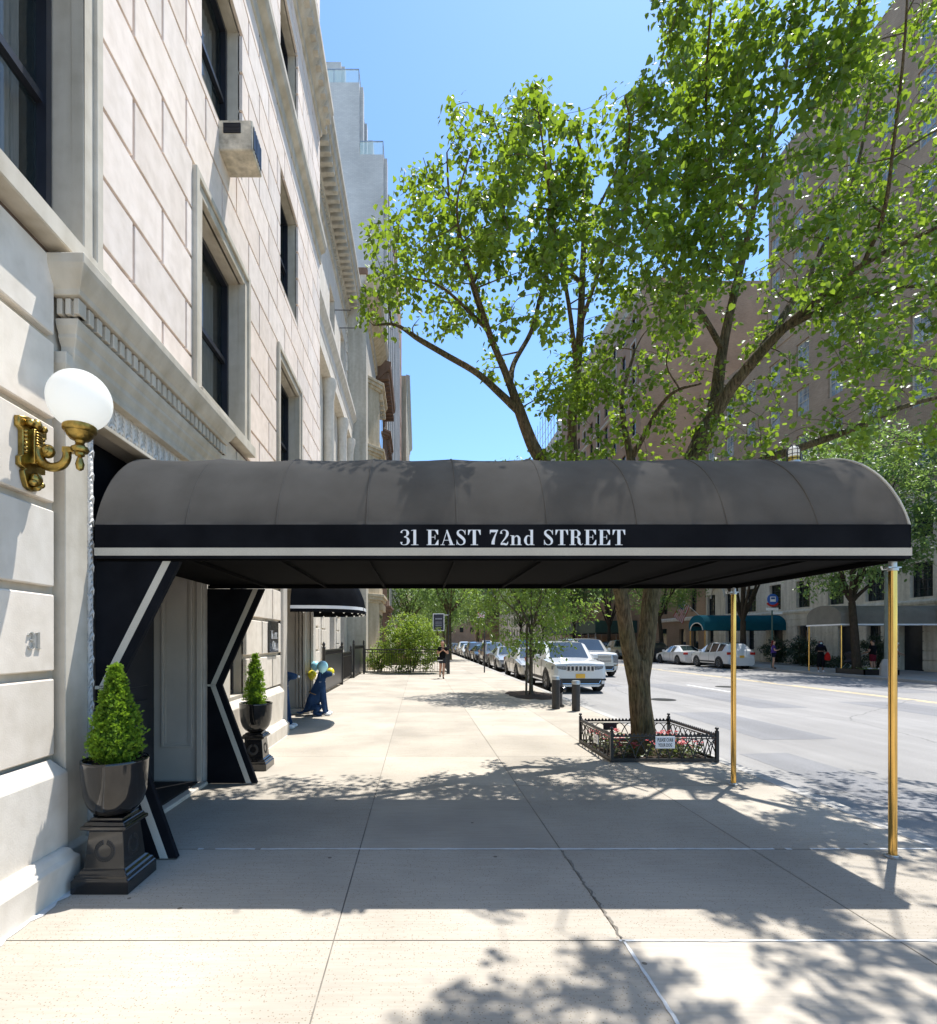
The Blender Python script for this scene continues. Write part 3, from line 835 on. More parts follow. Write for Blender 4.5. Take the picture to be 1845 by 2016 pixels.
# ------------------------------------------------------------------ wall lamp
t = thing('wall_lamp', 'round white globe on an ornate gilded wall bracket beside the doorway', 'lamp', (XW, 3.33, 2.85))
mb = MB(); yl, x0 = 3.31, XW
LZ = lambda z: 2.59 + (z - 2.60) * .88
prof = [(w * .80, LZ(z)) for w, z in [(.02, 2.60), (.06, 2.615), (.085, 2.66), (.10, 2.72), (.08, 2.735), (.135, 2.75), (.135, 2.81), (.11, 2.825), (.11, 3.0), (.15, 3.015), (.15, 3.085), (.05, 3.11)]]
L = [[(x0, yl - w, z), (x0 + .035 + .02 * (w > .12), yl - w, z), (x0 + .035 + .02 * (w > .12), yl + w, z), (x0, yl + w, z)] for w, z in prof]
mb.rings(L)
mb.box(x0 + .03, x0 + .07, yl - .04, yl + .04, 2.75, 2.965)
for k in range(12): mb.box(x0 + .07, x0 + .078, yl - .03, yl + .03, 2.757 + k * .017, 2.765 + k * .017)
for s in (-1, 1):
    for k in range(6): mb.ball((x0 + .042, yl + s * .074, 2.81 + k * .025), .014, 8, 6)
for (yy, zz, r) in ((0, 3.07, .04), (-.07, 3.06, .028), (.07, 3.06, .028), (0, 2.68, .05), (-.04, 2.65, .025), (.04, 2.65, .025), (0, 2.62, .022)): mb.ball((x0 + .055, yl + yy * .8, LZ(zz)), (.03, r * .85, r * .85), 10, 7)
mb.build('back_plate', M['bronze'], t, smooth=40, bevel=.004)
mb = MB()
arm = spline([(x0 + .05, yl, 2.86), (x0 + .085, yl, 2.775), (x0 + .14, yl, 2.74), (x0 + .205, yl, 2.748), (x0 + .24, yl, 2.79), (x0 + .245, yl, 2.855)], 7)
mb.tube(arm, [.032 - .008 * i / len(arm) for i in range(len(arm))], 10)
mb.ball((x0 + .125, yl, 2.838), (.044, .032, .044), 14, 9); mb.ball((x0 + .125, yl - .031, 2.838), (.024, .012, .024), 12, 7)
mb.box(x0 + .226, x0 + .31, yl - .022, yl + .022, 2.828, 2.862)
mb.build('arm', M['bronze'], t, smooth=50)
mb = MB(); gx, gy = x0 + .325, yl
mb.lathe([(r_, z_ - .073) for r_, z_ in [(.006, 2.79), (.02, 2.80), (.026, 2.83), (.017, 2.865), (.012, 2.875), (.028, 2.885), (.028, 2.90), (.045, 2.905), (.052, 2.92), (.048, 2.935), (.03, 2.945), (.024, 2.96), (.03, 2.975), (.055, 2.985), (.072, 3.005), (.08, 3.025), (.088, 3.028), (.096, 3.04), (.097, 3.062), (.09, 3.07), (.05, 3.065)]], gx, gy, 28)
mb.build('cup', M['bronze'], t, smooth=40)
mb = MB(); mb.ball((gx, gy, 3.155), .182, 48, 32); mb.build('globe', M['opal'], t, smooth=80)

# ------------------------------------------------------------------ entrance canopy
t = thing('entrance_canopy', 'long black barrel-arched canopy with a white stripe and white address letters over the sidewalk', 'canopy', (.6, 5.0, 2.27))
CY0, CY1, CX0, CX1, ZB, ZS = 3.95, 6.10, -2.42, 3.66, 2.265, 2.515
cyc = (CY0 + CY1) / 2
ACR = (1.075 ** 2 + .80 ** 2) / 1.6
def arcz(a, ins=0.0): return max(0.0, math.sqrt(max(0, ACR ** 2 - (1.075 * math.cos(a)) ** 2)) - (ACR - .80) - ins * math.sin(a))
ry = (CY1 - CY0) / 2; rz = .80
mb = MB(); nb = 9; per = 10; na = 40
rings = []
for i in range(nb * per + 1):
    fx = i / (nb * per); x = CX0 + (CX1 - CX0) * fx
    ph = (i % per) / per; sag = .013 * math.sin(math.pi * ph) ** 0.8 if ph > 0 else 0.0
    r = []
    for k in range(na + 1):
        a = math.pi * k / na
        s = (1 - sag * (1.0 + .5 * math.sin(a)) + .004 * noise.noise((x * 1.7, a * 2.2, 0)))
        s += .006 * noise.noise((x * 3.1, a * 1.1, 5)) + .0035 * noise.noise((x * 9, a * 2.5, 8)) * math.sin(a)
        r.append((x, cyc - ry * math.cos(a) * (s if 0 < k < na else 1), ZS + arcz(a) * s))
    rings.append(r)
mb.rings(rings, closed=False, cap0=False, cap1=False)
cov = mb.build('cover', M['canvas'], t, smooth=30)
mb = MB()
for b in range(nb + 1):
    x = CX0 + (CX1 - CX0) * b / nb
    mb.tube([(x, cyc - ry * 1.001 * math.cos(math.pi * k / na), ZS + arcz(math.pi * k / na) + .001) for k in range(na + 1)], .0045, 5)
mb.build('seam', M['canvas'], cov)
mb = MB(); th = .012
mb.box(CX0, CX1, CY0 - th, CY0, ZB, ZS + .004); mb.box(CX0, CX1, CY1, CY1 + th, ZB, ZS + .004); mb.box(CX1, CX1 + th, CY0 - th, CY1 + th, ZB, ZS + .004)
val = mb.build('valance', M['canvas_dark'], t, bevel=.003)
mb = MB()
for (a, b, c, d) in ((CX0, CX1 + th + .003, CY0 - th - .003, CY0 - th - .0005), (CX0, CX1 + th + .003, CY1 + th + .0005, CY1 + th + .003), (CX1 + th + .0005, CX1 + th + .003, CY0 - th, CY1 + th)):
    mb.box(a, b, c, d, ZB + .022, ZB + .080)
mb.build('stripe', M['cloth_white'], val)
mb = MB(); dummy = MB(); wtot = lettering(dummy, '31 EAST 72nd STREET', .114, lambda x, y, d: (x, 0, y))
sxk = 1.69 / wtot
lettering(mb, '31 EAST 72nd STREET', .114, lambda x, y, d: (-.143 + x * sxk, CY0 - th - .0015 - d, 2.365 + y))
mb.build('address_lettering', M['letter'], val)
# arched end towards the street
mb = MB()
out = [(CX1, cyc - ry * math.cos(math.pi * k / na), ZS + arcz(math.pi * k / na)) for k in range(na + 1)]
inn = [(CX1, cyc - ry * .97 * math.cos(math.pi * k / na), ZS + (rz * .96) * math.sin(math.pi * k / na) ** .92) for k in range(na + 1)]
mb.poly([(CX1 + .004, p[1], p[2]) for p in out])
mb.build('end_panel', M['canvas_dark'], t)
mb = MB(); mb.tube([(CX1 + .006, p[1], p[2]) for p in out], .011, 6); mb.build('end_piping', M['cloth_white'], t, smooth=60)
# frame
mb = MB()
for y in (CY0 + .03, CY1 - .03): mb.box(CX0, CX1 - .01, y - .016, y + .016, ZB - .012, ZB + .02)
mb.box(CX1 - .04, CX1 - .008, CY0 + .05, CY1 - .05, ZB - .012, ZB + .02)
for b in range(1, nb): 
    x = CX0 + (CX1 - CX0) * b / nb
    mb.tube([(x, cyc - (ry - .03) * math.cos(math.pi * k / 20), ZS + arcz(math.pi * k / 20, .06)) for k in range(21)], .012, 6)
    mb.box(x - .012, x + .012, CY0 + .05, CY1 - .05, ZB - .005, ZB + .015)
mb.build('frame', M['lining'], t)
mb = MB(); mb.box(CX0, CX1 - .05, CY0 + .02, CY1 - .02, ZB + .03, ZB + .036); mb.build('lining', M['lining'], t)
for y in (4.03, 6.07):
    mb = MB(); px = 3.615
    mb.lathe([(.0275, .012), (.0275, 2.185)], px, y, 24)
    p = mb.build('post', M['brass'], t, smooth=40)
    mb = MB(); mb.lathe([(.055, .004), (.055, .010), (.036, .014), (.034, .022)], px, y, 20)
    mb.build('base_plate', M['steel'], p, smooth=40)
    mb = MB(); mb.lathe([(.036, 2.185), (.036, 2.205), (.026, 2.21), (.026, 2.262)], px, y, 16)
    mb.tube([(px - .045, y, 2.2), (px - .08, y, 2.195), (px - .088, y, 2.22)], .007, 6); mb.box(px - .05, px + .05, y - .02, y + .02, 2.205, 2.215)
    mb.build('bracket', M['steel'], p, smooth=40)
# caged lamp standing on the canopy crown
zc = ZS + rz - .015
t2 = thing('canopy_lamp', 'small caged signal lamp with a yellow bulb on the canopy crown near the street', 'lamp', (3.56, 5.02, zc))
mb = MB(); mb.lathe([(.075, zc), (.075, zc + .035), (.058, zc + .045), (.058, zc + .055)], 3.56, 5.02, 20); mb.build('base', M['steel'], t2, smooth=35)
mb = MB(); mb.lathe([(.047, zc + .056), (.047, zc + .10)], 3.56, 5.02, 16); mb.build('bulb', mat('yellow_glass', (.75, .55, .08), .25, var=.1), t2, smooth=40)
mb = MB(); mb.lathe([(.048, zc + .101), (.048, zc + .16), (.035, zc + .19), (.012, zc + .203)], 3.56, 5.02, 16); mb.build('glass_jar', M['opal'], t2, smooth=40)
mb = MB()
for k in range(8):
    a = k * math.pi / 4; mb.tube([(3.56 + r * math.cos(a), 5.02 + r * math.sin(a), zc + z) for r, z in ((.055, .05), (.055, .16), (.04, .195), (.005, .212))], .0035, 5)
for z in (.08, .12, .16): mb.tube([(3.56 + .056 * math.cos(a * .26), 5.02 + .056 * math.sin(a * .26), zc + z) for a in range(26)], .0035, 5)
mb.build('wire_cage', M['iron'], t2)

# ------------------------------------------------------------------ wing panels beside the door (waisted canvas screens)
def wing(Y, label, xt, xm, xb, zw):
    t = thing('wing_panel', label, 'screen', (XW + .2, Y, 0), 'waisted black screens beside the doorway')
    top = 2.25 if Y < 5 else 2.25
    a = MB(); th = .05; x0 = XW + .012
    pl = [(x0, .012), (xb, .012), (xm, zw), (xt, top), (x0, top)]
    a.extrude(pl, lambda x, z: (x, Y - th / 2, z), lambda x, z: (x, Y + th / 2, z))
    a.build('panel', M['canvas_dark'], t, bevel=.004)
    s = MB()
    def off(p, q, d0, d1):
        return [(p[0] - d0, p[1]), (p[0] - d1, p[1]), (q[0] - d1, q[1]), (q[0] - d0, q[1])]
    for p, q in (((xb, .014), (xm, zw - .006)), ((xm, zw + .006), (xt, top))):
        o = off(p, q, .068, .128) if True else 0
        for yy in (Y - th / 2 - .003, Y + th / 2 + .001): s.extrude(o, lambda x, z, yy=yy: (x, yy, z), lambda x, z, yy=yy: (x, yy + .002, z))
    s.extrude([(x0, zw - .012), (xm - .068, zw - .012), (xm - .068, zw + .012), (x0, zw + .012)], lambda x, z: (x, Y - th / 2 - .003, z), lambda x, z: (x, Y - th / 2 - .001, z))
    s.build('stripe', M['cloth_white'], t)
wing(4.0, 'waisted black screen with a white stripe behind the front planter', -1.80, -2.28, -1.82, 1.30)
wing(6.10, 'waisted black screen with a white stripe on the far side of the doorway', -1.78, -2.27, -1.86, 1.14)
mb = MB(); mb.box(XW - .3, XW - .25, 3.98, 6.12, 2.4, 3.29)
one('door_hood', mb, M['canvas_dark'], 'black canvas sheet closing the doorway above the canopy', 'hood', (XW - .27, 5.0, 2.4))

# ------------------------------------------------------------------ planters
def planter(cx, cy, label, k=1.0):
    t = thing('planter', label, 'planter', (cx, cy, 0), 'glossy black planters by the doorway')
    mb = MB()
    sq = [(.188, 0), (.188, .085), (.175, .095), (.175, .112), (.160, .122), (.150, .138), (.135, .148), (.112, .385), (.125, .392), (.150, .405), (.150, .425), (.135, .432), (.128, .45), (.105, .458), (.105, .472)]
    mb.rings([[(cx - w, cy - w, z), (cx + w, cy - w, z), (cx + w, cy + w, z), (cx - w, cy + w, z)] for w, z in sq])
    p = mb.build('pedestal', M['iron_gloss'], t, bevel=.003)
    for (dx, dy) in ((0, -1), (1, 0), (0, 1), (-1, 0)):
        w = MB()
        for i in range(26):
            a = math.radians(-60 + 300 * i / 25) - math.pi / 2 + math.pi / 6 + math.radians(0)
            a = math.radians(108 + 324 * i / 25)
            rr = .056; zz = .258 + rr * math.sin(a); yy = rr * math.cos(a); off = .124 - (zz - .148) * .097 + .004
            for s in (-1, 1):
                q = (yy + s * .007 * math.cos(a), zz + s * .007 * math.sin(a))
                c = (cx + dx * off + (q[0] if dx == 0 else 0), cy + dy * off + (q[0] if dy == 0 else 0), q[1])
                w.ball(c, (.012, .012, .014), 6, 5)
        for s in (-1, 1):
            c = (cx + dx * .127 + (s * .03 if dx == 0 else 0), cy + dy * .127 + (s * .03 if dy == 0 else 0), .204); w.ball(c, (.016 if dx == 0 else .006, .016 if dy == 0 else .006, .006), 8, 5)
        w.build('wreath', M['iron'], p, smooth=60)
    b = MB()
    b.lathe([(.05, .474), (.10, .478), (.140, .503), (.172, .55), (.192, .615), (.202, .70), (.207, .78), (.210, .83), (.211, .842), (.207, .849), (.196, .849), (.190, .84), (.188, .80), (.185, .79)], cx, cy, 56, caps=False)
    b.build('bowl', M['bowl'], t, smooth=60)
    s = MB(); n = 22
    rs = [[(cx + r * .186 * math.cos(2 * math.pi * k / n), cy + r * .186 * math.sin(2 * math.pi * k / n), .805 + (.02 * (1 - r) + .008 * noise.noise((r * 9, k, cx)))) for k in range(n)] for r in (1, .75, .5, .25, .02)]
    s.rings(rs, cap0=False); s.build('soil', M['soil'], t, smooth=60)
planter(-2.08, 3.62, 'black urn planter on a wreath pedestal in front of the near black screen')
planter(-2.125, 6.88, 'black urn planter half hidden behind the far black screen')

def conifer(cx, cy, z0, z1, rmax, label, seed, nspray):
    t = thing('conifer_shrub', label, 'shrub', (cx, cy, z0), 'clipped conifers in the urn planters')
    r = random.Random(seed)
    mb = MB(); mb.tube([(cx, cy, z0 - .03), (cx + .01, cy, z0 + .2), (cx, cy + .01, z1 - .12)], [.016, .012, .004], 8); mb.build('stem', M['bark'], t)
    mb = MB(); Hh = z1 - z0
    def env(f, a):
        e = rmax * (min(1, (f + .03) / .14) ** .55) * (1 - max(0, f - .14) / .92) ** (.55 + .5 * max(0, f - .14) / .92)
        return e * (1 + .32 * noise.noise((math.cos(a) * 1.5 + seed, math.sin(a) * 1.5, f * 4.5)))
    core = []
    for q in range(12):
        f = .03 + .90 * q / 11
        core.append([(cx + env(f, a_) * .62 * math.cos(a_), cy + env(f, a_) * .62 * math.sin(a_), z0 + f * Hh * .95) for a_ in [2 * math.pi * w_ / 16 for w_ in range(16)]])
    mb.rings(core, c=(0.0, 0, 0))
    ncl = int(nspray / 5.5)
    for i in range(ncl):
        f = r.random() ** 1.1 * .97; a = r.uniform(0, 2 * math.pi); dep = r.random() ** .5
        rad = env(f, a) * (.45 + .55 * dep)
        c = Vector((cx + rad * math.cos(a), cy + rad * math.sin(a), z0 + f * Hh * .95))
        out = Vector((math.cos(a) * .75, math.sin(a) * .75, r.uniform(.35, 1.1))).normalized()
        ct = r.uniform(.0, .35) + .6 * dep * r.uniform(.5, 1.05); cr = r.uniform(.014, .034) * (1 - .55 * f)
        for q in range(16):
            p = c + Vector((r.gauss(0, 1), r.gauss(0, 1), r.gauss(0, 1))) * cr * .62
            d = (out + Vector((r.gauss(0, 1), r.gauss(0, 1), r.gauss(0, 1))) * .5).normalized()
            sd_ = d.cross(Vector((r.uniform(-1, 1), r.uniform(-1, 1), r.uniform(-1, 1)))).normalized(); nn = sd_.cross(d); L = r.uniform(.014, .026)
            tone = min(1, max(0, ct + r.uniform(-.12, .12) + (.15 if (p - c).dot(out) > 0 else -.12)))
            for k in range(3):
                b = p + d * (L * k / 3.0); w = L * .6 * (1 - k / 4.5)
                for sg in (-1, 1):
                    e = b + (sd_ * sg * .8 + d * .7).normalized() * w + nn * r.uniform(-.3, .3) * w
                    mb.poly([b - d * w * .2, e - sd_ * sg * w * .15 - d * w * .15, e + d * w * .1, b + d * (w * .5)], 0, (tone, 0, 0))
    mb.build('foliage', M['leaf_thuja'], t)
conifer(-2.08, 3.62, .82, 1.535, .168, 'bright green clipped conifer in the urn planter nearest the camera', 3, 3300)
conifer(-2.135, 6.88, .82, 1.53, .152, 'bright green pointed conifer in the urn planter beyond the far screen', 8, 1700)
# ------------------------------------------------------------------ trees
HEART = np.array([(0, 0, 0), (.30, -.07, .06), (.48, .2, .10), (.34, .6, .06), (0, 1.0, -.12), (-.34, .6, .06), (-.48, .2, .10), (-.30, -.07, .06)])
OVAL = np.array([(0, 0, 0), (.12, .12, .03), (.22, .45, .05), (.14, .8, .02), (0, 1.0, -.06), (-.14, .8, .02), (-.22, .45, .05), (-.12, .12, .03)])
FERN = np.array([(0, 0, 0), (.34, .16, .05), (.40, .5, .1), (.2, .85, .0), (0, 1.0, -.15), (-.2, .85, .0), (-.40, .5, .1), (-.34, .16, .05)])


def leaves(name, L, shape, mat_, parent=None):
    """L: list of (pos, dir, side hint, size, tone)"""
    n = len(L)
    P = np.array([l[0] for l in L], float); D = np.array([l[1] for l in L], float); S = np.array([l[2] for l in L], float)
    D /= np.linalg.norm(D, axis=1, keepdims=True) + 1e-9
    S = S - D * np.sum(S * D, axis=1, keepdims=True); S /= np.linalg.norm(S, axis=1, keepdims=True) + 1e-9
    NN = np.cross(S, D); sz = np.array([l[3] for l in L])[:, None]
    V = np.empty((n, 8, 3))
    for k in range(8):
        x, y, z = shape[k]
        V[:, k] = P + (S * x + D * y + NN * z) * sz
    off = wloc(parent) if parent else Vector((0, 0, 0))
    V = V.reshape(-1, 3) - np.array(off)
    base = (np.arange(n) * 8)[:, None]
    fr = np.array([0, 1, 2, 3, 4]); fl = np.array([4, 5, 6, 7, 0])
    loops = np.stack([base + fr, base + fl], axis=1).reshape(-1)
    me = bpy.data.meshes.new(name)
    me.vertices.add(n * 8); me.vertices.foreach_set('co', V.reshape(-1))
    me.loops.add(n * 10); me.loops.foreach_set('vertex_index', loops.astype(np.int32))
    me.polygons.add(n * 2); me.polygons.foreach_set('loop_start', (np.arange(n * 2) * 5).astype(np.int32))
    me.update(calc_edges=True)
    ca = me.color_attributes.new('tone', 'FLOAT_COLOR', 'CORNER')
    t = np.array([l[4] for l in L]); t4 = np.repeat(np.stack([t, t, t, np.ones(n)], axis=1), 10, axis=0)
    ca.data.foreach_set('color', t4.reshape(-1))
    me.materials.append(mat_)
    o = bpy.data.objects.new(name, me); COL.objects.link(o)
    if parent: o.parent = parent
    return o


def inside(p, poly):
    x, y = p; c = False; n = len(poly)
    for i in range(n):
        a, b = poly[i], poly[(i + 1) % n]
        if (a[1] > y) != (b[1] > y) and x < (b[0] - a[0]) * (y - a[1]) / (b[1] - a[1]) + a[0]: c = not c
    return c


class Tree:
    def __init__(self, seed):
        self.r = random.Random(seed); self.wood = MB(); self.nodes = []; self.L = []; self.seed = seed; self.twigs = MB()

    def limb(self, pts, n=8, k=5, wob=.0):
        """pts: (x,y,z,r)"""
        sp = spline(pts, k)
        sp = [np.array((q[0] + wob * noise.noise((i * .4, self.seed, 1)), q[1] + wob * noise.noise((i * .4, self.seed, 5)), q[2], max(q[3], .003))) for i, q in enumerate(sp)]
        self.wood.tube([q[:3] for q in sp], [q[3] for q in sp], n)
        for q in sp: self.nodes.append(tuple(q))

    def twig(self, tgt, size, nl, maxd=1.6, droop=.35, r0=.012, tone=(0.0, 1.0), spread=.13, frac=.45, sides=4):
        r = self.r
        A = np.array(self.nodes); d = np.linalg.norm(A[:, :3] - np.array(tgt), axis=1) + .25 * np.maximum(0, A[:, 2] - tgt[2] + .1)
        i = int(np.argmin(d)); s = A[i]
        if d[i] > maxd: return False
        p0 = Vector(s[:3]); p1 = Vector(tgt); l = (p1 - p0).length
        mid = p0.lerp(p1, .5) + Vector((r.uniform(-1, 1), r.uniform(-1, 1), r.uniform(-.1, .8))) * l * .16
        ra = min(r0 * (.5 + l), s[3] * .7)
        sp = spline([(*p0, ra), (*mid, ra * .7), (*p1, ra * .35)], 4)
        self.twigs.tube([q[:3] for q in sp], [max(q[3], .0034) for q in sp], sides, caps=False)
        for q in sp[2:]: self.nodes.append((q[0], q[1], q[2], max(q[3], .004)))
        dirn = (p1 - mid).normalized(); tb = r.random() ** 1.7
        for k in range(nl):
            f = 1 - frac * r.random() ** 1.2
            c = p0.lerp(mid, min(1, f * 2)) if f < .5 else mid.lerp(p1, (f - .5) * 2)
            gs = lambda q: max(-1.7, min(1.7, r.gauss(0, q)))
            o = Vector((gs(1), gs(1), gs(.8) - .25)) * spread * .6
            pos = c + o
            dd = Vector((r.uniform(-1, 1), r.uniform(-1, 1), r.uniform(-1, .35) - droop)) + dirn * .4
            sd = (r.uniform(-1, 1), r.uniform(-1, 1), r.uniform(-.35, .35))
            self.L.append((tuple(pos), tuple(dd), sd, size * r.uniform(.7, 1.15), min(1, max(0, tb * .75 + .35 * r.random() - .05))))
        return True

    def finish(self, name, label, loc, bark, leafm, shape, group=None):
        t = thing(name, label, 'tree', loc, group)
        self.wood.build('trunk', bark, t, smooth=70)
        self.twigs.build('branches', bark, t, smooth=70)
        leaves('crown', self.L, shape, leafm, t)
        return t


def px(u, v, Y, w): p = at(u, v, Y); return (p.x, p.y, p.z, w * Y / 2080.)

T = Tree(11)
T.limb([(3.33, 7.8, .0, .235), (3.31, 7.8, .12, .185), px(1266, 1435, 7.8, 45), px(1260, 1380, 7.8, 41), px(1258, 1330, 7.8, 40), px(1257, 1300, 7.8, 36)], 16, 5)
T.limb([px(1256, 1345, 7.8, 38), px(1239, 1275, 7.75, 31), px(1228, 1210, 7.7, 27), px(1220, 1157, 7.65, 26), px(1196, 1080, 7.6, 29), px(1150, 1000, 7.5, 28), px(1090, 935, 7.45, 27), px(1056, 890, 7.4, 25), px(1038, 850, 7.35, 23), px(1020, 800, 7.3, 21)], 12)
T.limb([px(1258, 1345, 7.8, 38), px(1273, 1260, 7.85, 33), px(1285, 1157, 7.9, 33), px(1312, 1050, 7.9, 37), px(1345, 960, 7.9, 36), px(1366, 900, 7.9, 35), px(1395, 835, 7.9, 33)], 14)
# left limbs
T.limb([px(1022, 805, 7.3, 19), px(1000, 745, 7.2, 15), px(977, 690, 7.1, 13), px(957, 640, 7.0, 12), px(930, 560, 6.9, 10), px(905, 470, 6.9, 7), px(885, 390, 6.8, 5), px(880, 300, 6.8, 3)])
T.limb([px(1024, 812, 7.3, 16), px(985, 775, 7.2, 14), px(940, 735, 7.1, 12), px(880, 700, 7.0, 11), px(825, 668, 6.9, 10), px(780, 640, 6.8, 6), px(735, 640, 6.8, 3)])
T.limb([px(1005, 755, 7.2, 11), px(1012, 715, 7.4, 10), px(1045, 655, 7.6, 9), px(1060, 600, 7.7, 8), px(1075, 520, 7.8, 6), px(1060, 420, 7.9, 4), px(1075, 300, 7.9, 3)])
T.limb([px(962, 650, 7.0, 9), px(935, 625, 6.7, 8), px(900, 590, 6.4, 6), px(860, 560, 6.2, 4), px(800, 545, 6.1, 3)])
T.limb([px(930, 560, 6.9, 8), px(960, 500, 6.8, 6), px(990, 420, 6.7, 5), px(1000, 330, 6.6, 4), px(970, 230, 6.6, 2.5)])
T.limb([px(977, 690, 7.1, 9), px(950, 610, 6.3, 8), px(915, 500, 5.6, 6), px(900, 400, 5.1, 4), px(930, 290, 4.9, 3)])
T.limb([px(1136, 730, 8.1, 10), px(1120, 600, 7.0, 8), px(1095, 470, 6.1, 6), px(1075, 330, 5.4, 4), px(1060, 220, 5.1, 3)])
T.limb([px(1143, 640, 8.0, 9), px(1190, 500, 7.0, 7), px(1225, 370, 6.1, 6), px(1240, 250, 5.5, 4), px(1230, 190, 5.2, 3)])
# middle limbs
T.limb([px(1210, 1110, 7.6, 22), px(1165, 1000, 7.9, 20), px(1132, 905, 8.1, 19), px(1127, 820, 8.1, 18), px(1136, 730, 8.1, 17), px(1143, 640, 8.0, 15), px(1146, 560, 8.0, 13), px(1150, 450, 7.9, 10), px(1148, 330, 7.9, 7), px(1130, 240, 7.8, 4)])
T.limb([px(1147, 560, 8.0, 9), px(1110, 525, 7.8, 8), px(1070, 505, 7.6, 6), px(1010, 495, 7.4, 4), px(950, 500, 7.3, 3)])
T.limb([px(1150, 450, 7.9, 7), px(1185, 395, 7.7, 6), px(1215, 330, 7.6, 5), px(1245, 240, 7.5, 3)])
T.limb([px(1150, 450, 7.9, 7), px(1120, 420, 7.7, 6), px(1090, 360, 7.6, 4), px(1080, 260, 7.6, 3)])
T.limb([px(1285, 1140, 7.9, 18), px(1258, 1010, 8.2, 17), px(1243, 905, 8.3, 16), px(1230, 840, 8.4, 12), px(1225, 780, 8.5, 8), px(1250, 690, 8.6, 5)])
T.limb([px(1243, 905, 8.3, 12), px(1272, 850, 8.1, 10), px(1300, 800, 7.9, 8), px(1330, 770, 7.6, 6), px(1380, 755, 7.2, 4)])
# right limbs
T.limb([px(1395, 835, 7.9, 30), px(1435, 770, 7.7, 24), px(1480, 715, 7.5, 21), px(1540, 650, 7.2, 17), px(1610, 590, 6.9, 14), px(1700, 520, 6.5, 11), px(1840, 450, 6.1, 7), px(1950, 400, 5.8, 4)], 10)
T.limb([px(1395, 840, 7.9, 28), px(1410, 780, 8.1, 24), px(1418, 715, 8.2, 21), px(1432, 640, 8.2, 17), px(1450, 560, 8.2, 15), px(1480, 430, 8.1, 12), px(1505, 300, 8.0, 9), px(1545, 150, 7.9, 6), px(1560, 20, 7.8, 4)], 10)
T.limb([px(1424, 690, 8.2, 12), px(1380, 615, 7.9, 10), px(1335, 560, 7.6, 8), px(1290, 490, 7.3, 6), px(1250, 400, 7.1, 4)])
T.limb([px(1470, 725, 7.5, 16), px(1525, 650, 7.9, 14), px(1580, 560, 8.2, 12), px(1640, 450, 8.4, 9), px(1690, 320, 8.5, 6), px(1720, 150, 8.6, 4)])
T.limb([px(1455, 545, 8.2, 10), px(1420, 450, 7.6, 8), px(1400, 330, 7.0, 7), px(1390, 190, 6.4, 5), px(1400, 20, 5.9, 4), px(1420, -150, 5.5, 3)])
T.limb([px(1318, 1030, 7.9, 24), px(1420, 950, 7.7, 19), px(1500, 908, 7.5, 17), px(1580, 880, 7.3, 15), px(1680, 845, 7.1, 12), px(1780, 800, 6.9, 10), px(1900, 770, 6.7, 6)], 10)
T.limb([px(1700, 520, 6.5, 9), px(1740, 420, 6.0, 8), px(1760, 280, 5.6, 6), px(1780, 100, 5.2, 5), px(1790, -80, 5.0, 3)])
T.limb([px(1540, 650, 7.2, 12), px(1640, 600, 6.8, 10), px(1740, 570, 6.5, 8), px(1850, 560, 6.2, 5)])
T.limb([px(1505, 300, 8.0, 8), px(1600, 180, 7.4, 7), px(1680, 40, 6.8, 6), px(1720, -140, 6.2, 5), px(1700, -350, 5.6, 4), px(1640, -600, 5.0, 3)])
T.limb([px(1480, 430, 8.1, 9), px(1400, 330, 8.6, 7), px(1340, 220, 8.9, 5), px(1310, 110, 9.0, 3)])
rr = random.Random(5)
PA = [(702, 645), (722, 470), (772, 375), (850, 300), (872, 240), (905, 262), (950, 195), (1012, 178), (1075, 165), (1120, 200), (1180, 165), (1250, 160), (1305, 180), (1330, 520), (1290, 700), (1190, 800), (1090, 790), (1010, 730), (950, 670), (850, 645), (770, 715), (735, 700)]
PB = [(1290, 190), (1330, 100), (1250, 20), (1300, -60), (1400, -250), (1900, -300), (1980, 850), (1640, 905), (1350, 780), (1290, 700), (1320, 520)]
PC = [(1010, 860), (1090, 790), (1200, 690), (1350, 760), (1560, 860), (1560, 905), (1500, 930), (1150, 930), (1030, 930)]
def gap(p):
    sx, sy = p[0] - .258 * p[2], p[1] - .273 * p[2]
    return noise.noise((sx * 1.4, sy * 1.2, 3.3)) + .8 * noise.noise((sx * 3.2, sy * 1.6, 8.1)) < -.02


def spray(poly, Y0, Y1, cnt, size, nl, maxd, tone, gaps=True):
    us = [p[0] for p in poly]; vs = [p[1] for p in poly]; c = 0; k = 0
    while c < cnt and k < cnt * 12:
        k += 1
        u, v = rr.uniform(min(us), max(us)), rr.uniform(min(vs), max(vs))
        if not inside((u + 95 * noise.noise((u / 75., v / 75., 1.3)), v + 95 * noise.noise((u / 75., v / 75., 7.7))), poly): continue
        if poly is PB and v > 480 and u < 1600 and rr.random() < .3: continue
        Y = rr.uniform(Y0, Y1); p = at(u, v, Y)
        if noise.noise((p.x * .9, p.y * .9, p.z * .9 + 4)) < -.2 or (gaps and gap(p)): continue
        if T.twig(p, size, nl, maxd, tone=tone): c += 1
spray(PA, 5.2, 8.6, 220, .067, 14, .55, (0, 1))
spray(PA, 5.2, 8.6, 290, .067, 15, .75, (0, 1))
spray(PB, 5.2, 9.2, 310, .069, 15, .55, (0, 1))
spray(PB, 5.0, 9.4, 370, .069, 16, .85, (0, 1))
spray(PC, 7.0, 9.0, 170, .072, 12, .6, (0, 1))
PE = [(1540, -100), (1950, -200), (1980, 860), (1660, 890), (1580, 760), (1560, 500)]
spray(PE, 5.2, 9.2, 260, .069, 15, .9, (0, 1), False)
